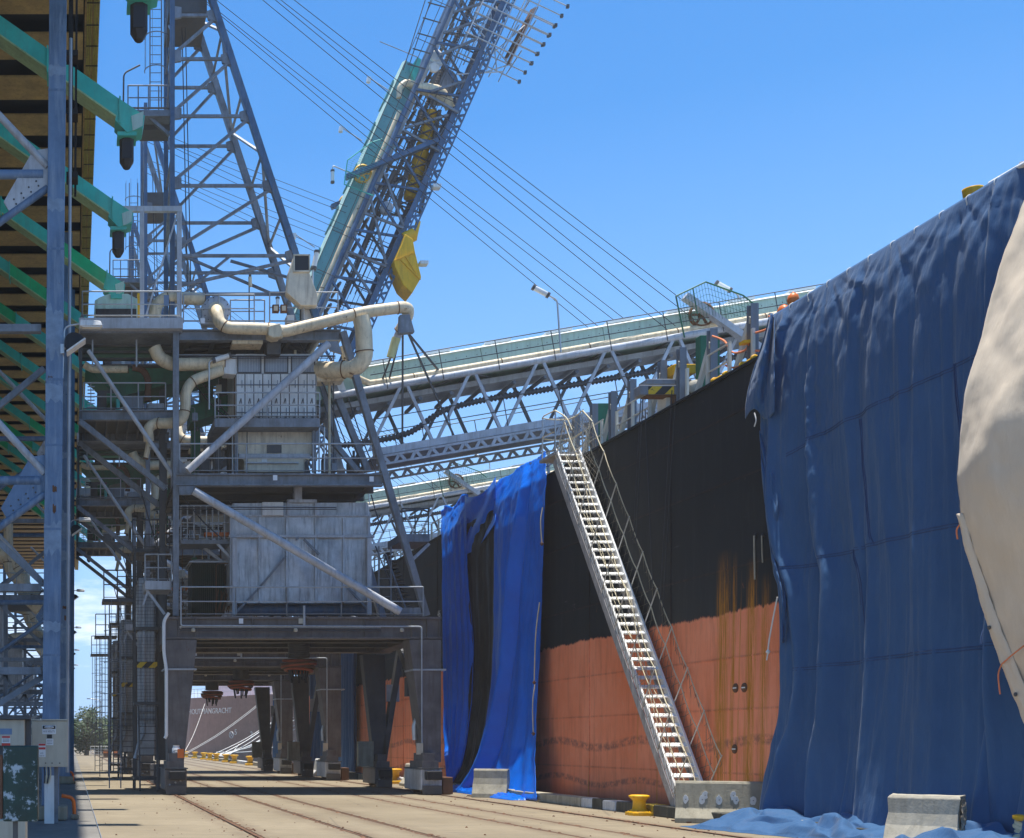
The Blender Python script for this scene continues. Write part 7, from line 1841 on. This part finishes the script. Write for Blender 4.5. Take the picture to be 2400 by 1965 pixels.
mb = MB(); mb.pipe([q + V((-.1, .02, 0)), q + V((-.14, -.25, .12)), q + V((-.12, -.5, .26))], .010, 6, sub=4); mb.pipe([q + V((-.1, .02, 0)), q + V((-.14, .03, -.15)), q + V((-.1, .05, -.42))], .010, 6, sub=4); mb.build('lashing', 'rope_orange', cw)
q = white(.0, (10.1 - 4.75) / 9.2); mb = MB(); mb.pipe([q + V((-.05, 0, .05)), q + V((-.08, .05, -.05)), q + V((-.06, .06, -.18))], .012, 6, sub=3); mb.build('lashing', 'rope_orange', cw)
for zz in (3.25, 2.3):
    q = whem(.5, (4.9 - zz) / 3.2) + V((-.02, 0, 0)); mb = MB(); mb.lathe([(.015, -.012), (.03, -.01), (.03, .0)], q, 10, 'X'); mb.build('eyelet', 'steel_dark', cw)
q = white(.13, (10.1 - 2.95) / 9.2); mb = MB(); mb.lathe([(.01, -.03), (.07, -.02), (.08, .0)], q + V((-.03, 0, 0)), 10, 'X'); mb.build('tear', 'seam_blue', cw)

# ------------------------------------------------------------------ the far end of the wharf: trees, fence, lamp
def tree(x, y, h, w, label, leaf, seed):
    o = thing('tree', (x, y, 0), label, 'tree', 'trees at the end of the wharf')
    rnd = random.Random(seed); mb = MB()
    mb.pipe([V((x, y, 0)), V((x + .1, y, h * .22)), V((x - .1, y, h * .42))], .3, 8, sub=3, radii=[.34, .3, .27, .24, .22, .2, .18])
    br = []
    for k in range(9):
        a = k * 2.4; t = V((x + w * .34 * math.cos(a), y + w * .34 * math.sin(a), h * (.45 + .35 * rnd.random()))); mb.pipe([V((x, y, h * (.2 + .02 * k))), V((x, y, h * .3)).lerp(t, .5) + V((0, 0, .3)), t], .1, 6, sub=3); br.append(t)
    mb.build('trunk', 'bark', o)
    mb = MB(); cl = []
    for k in range(46):
        a = rnd.random() * 6.28; r = w * .5 * rnd.random() ** .5; z = h * (.16 + .80 * rnd.random()); e = 1 - ((z / h - .55) / .5) ** 2
        cl.append((V((x + r * max(.25, e) * math.cos(a), y + r * max(.25, e) * math.sin(a), z)), w * (.09 + .09 * rnd.random())))
    for c, s in cl:
        for q in range(75):
            d = V((rnd.gauss(0, 1), rnd.gauss(0, 1), rnd.gauss(0, .8))).normalized() * s * rnd.random() ** .4
            p = c + d; t = V((rnd.uniform(-1, 1), rnd.uniform(-1, 1), rnd.uniform(-.6, .6))).normalized(); n = t.orthogonal().normalized(); L = .16 + .14 * rnd.random()
            mb.add([p, p + t * L + n * L * .4, p + t * L * 2, p + t * L - n * L * .4], [(0, 1, 2, 3)])
    mb.build('crown', leaf, o)
tree(1.9, 165, 5.9, 5.2, 'rounded dark green tree standing left of the mast at the wharf end', 'leaf_dark', 1)
tree(6.2, 178, 4.6, 7.0, 'pale green tree behind the end fence, partly hidden by ladders', 'leaf_mid', 2)
tree(-3.0, 172, 5.0, 6.5, 'green tree behind the row of blue columns at the wharf end', 'leaf_mid', 3)
tree(3.8, 190, 5.2, 6.0, 'light green tree just right of the rounded dark tree', 'leaf_mid', 4)
tree(10.5, 186, 4.4, 6.0, 'low tree glimpsed behind the far crane legs', 'leaf_dark', 5)
fn_ = thing('end_fence', (3, 150, 0), 'white railing fence closing the far end of the wharf', 'fence')
for k in range(14):
    mb = MB(); mb.box(2.2 + .45 * k, 2.24 + .45 * k, 150, 150.05, 0, 1.25); mb.build('fence_post', 'ladder_white', fn_)
for z in (.3, .6, .9, 1.22):
    mb = MB(); mb.tube((2.2, 149.98, z), (8.1, 149.98, z), .025, 5); mb.build('fence_rail', 'ladder_white', fn_)
for k, (x, y) in enumerate(((3.9, 140), (5.0, 140))):
    o = thing('road_barrier', (x, y, 0), ('left orange road barrier before the end fence', 'right orange road barrier before the end fence')[k], 'barrier', 'orange road barriers at the wharf end')
    mb = MB(); mb.box(x - .45, x + .45, y, y + .25, .08, .85); mb.box(x - .5, x + .5, y - .1, y + .35, 0, .1); mb.build('barrier_body', 'timber', o, bevel=.05)
    mb = MB(); mb.box(x - .45, x + .45, y - .012, y - .002, .5, .7); mb.build('reflective_band', 'orange', o)
sl_ = thing('street_lamp', (3.9, 170, 0), 'slender grey street lamp rising above the trees', 'street lamp')
mb = MB(); mb.pipe(round_path([V((3.9, 170, 0)), V((3.9, 170, 7.3)), V((2.4, 170, 7.5))], .5, 5), .06, 8); mb.build('lamp_pole', 'galv', sl_)
mb = MB(); mb.box(2.0, 2.5, 169.9, 170.1, 7.42, 7.54); mb.build('lamp_head', 'galv', sl_)

# ------------------------------------------------------------------ dusty air over the whole wharf
mb = MB(); mb.box(-60, 60, -15, 235, -7.5, 36); hz = mb.build('haze', 'haze', kind='stuff'); hz['label'] = 'thin pale dust haze over the wharf'; hz['category'] = 'haze'
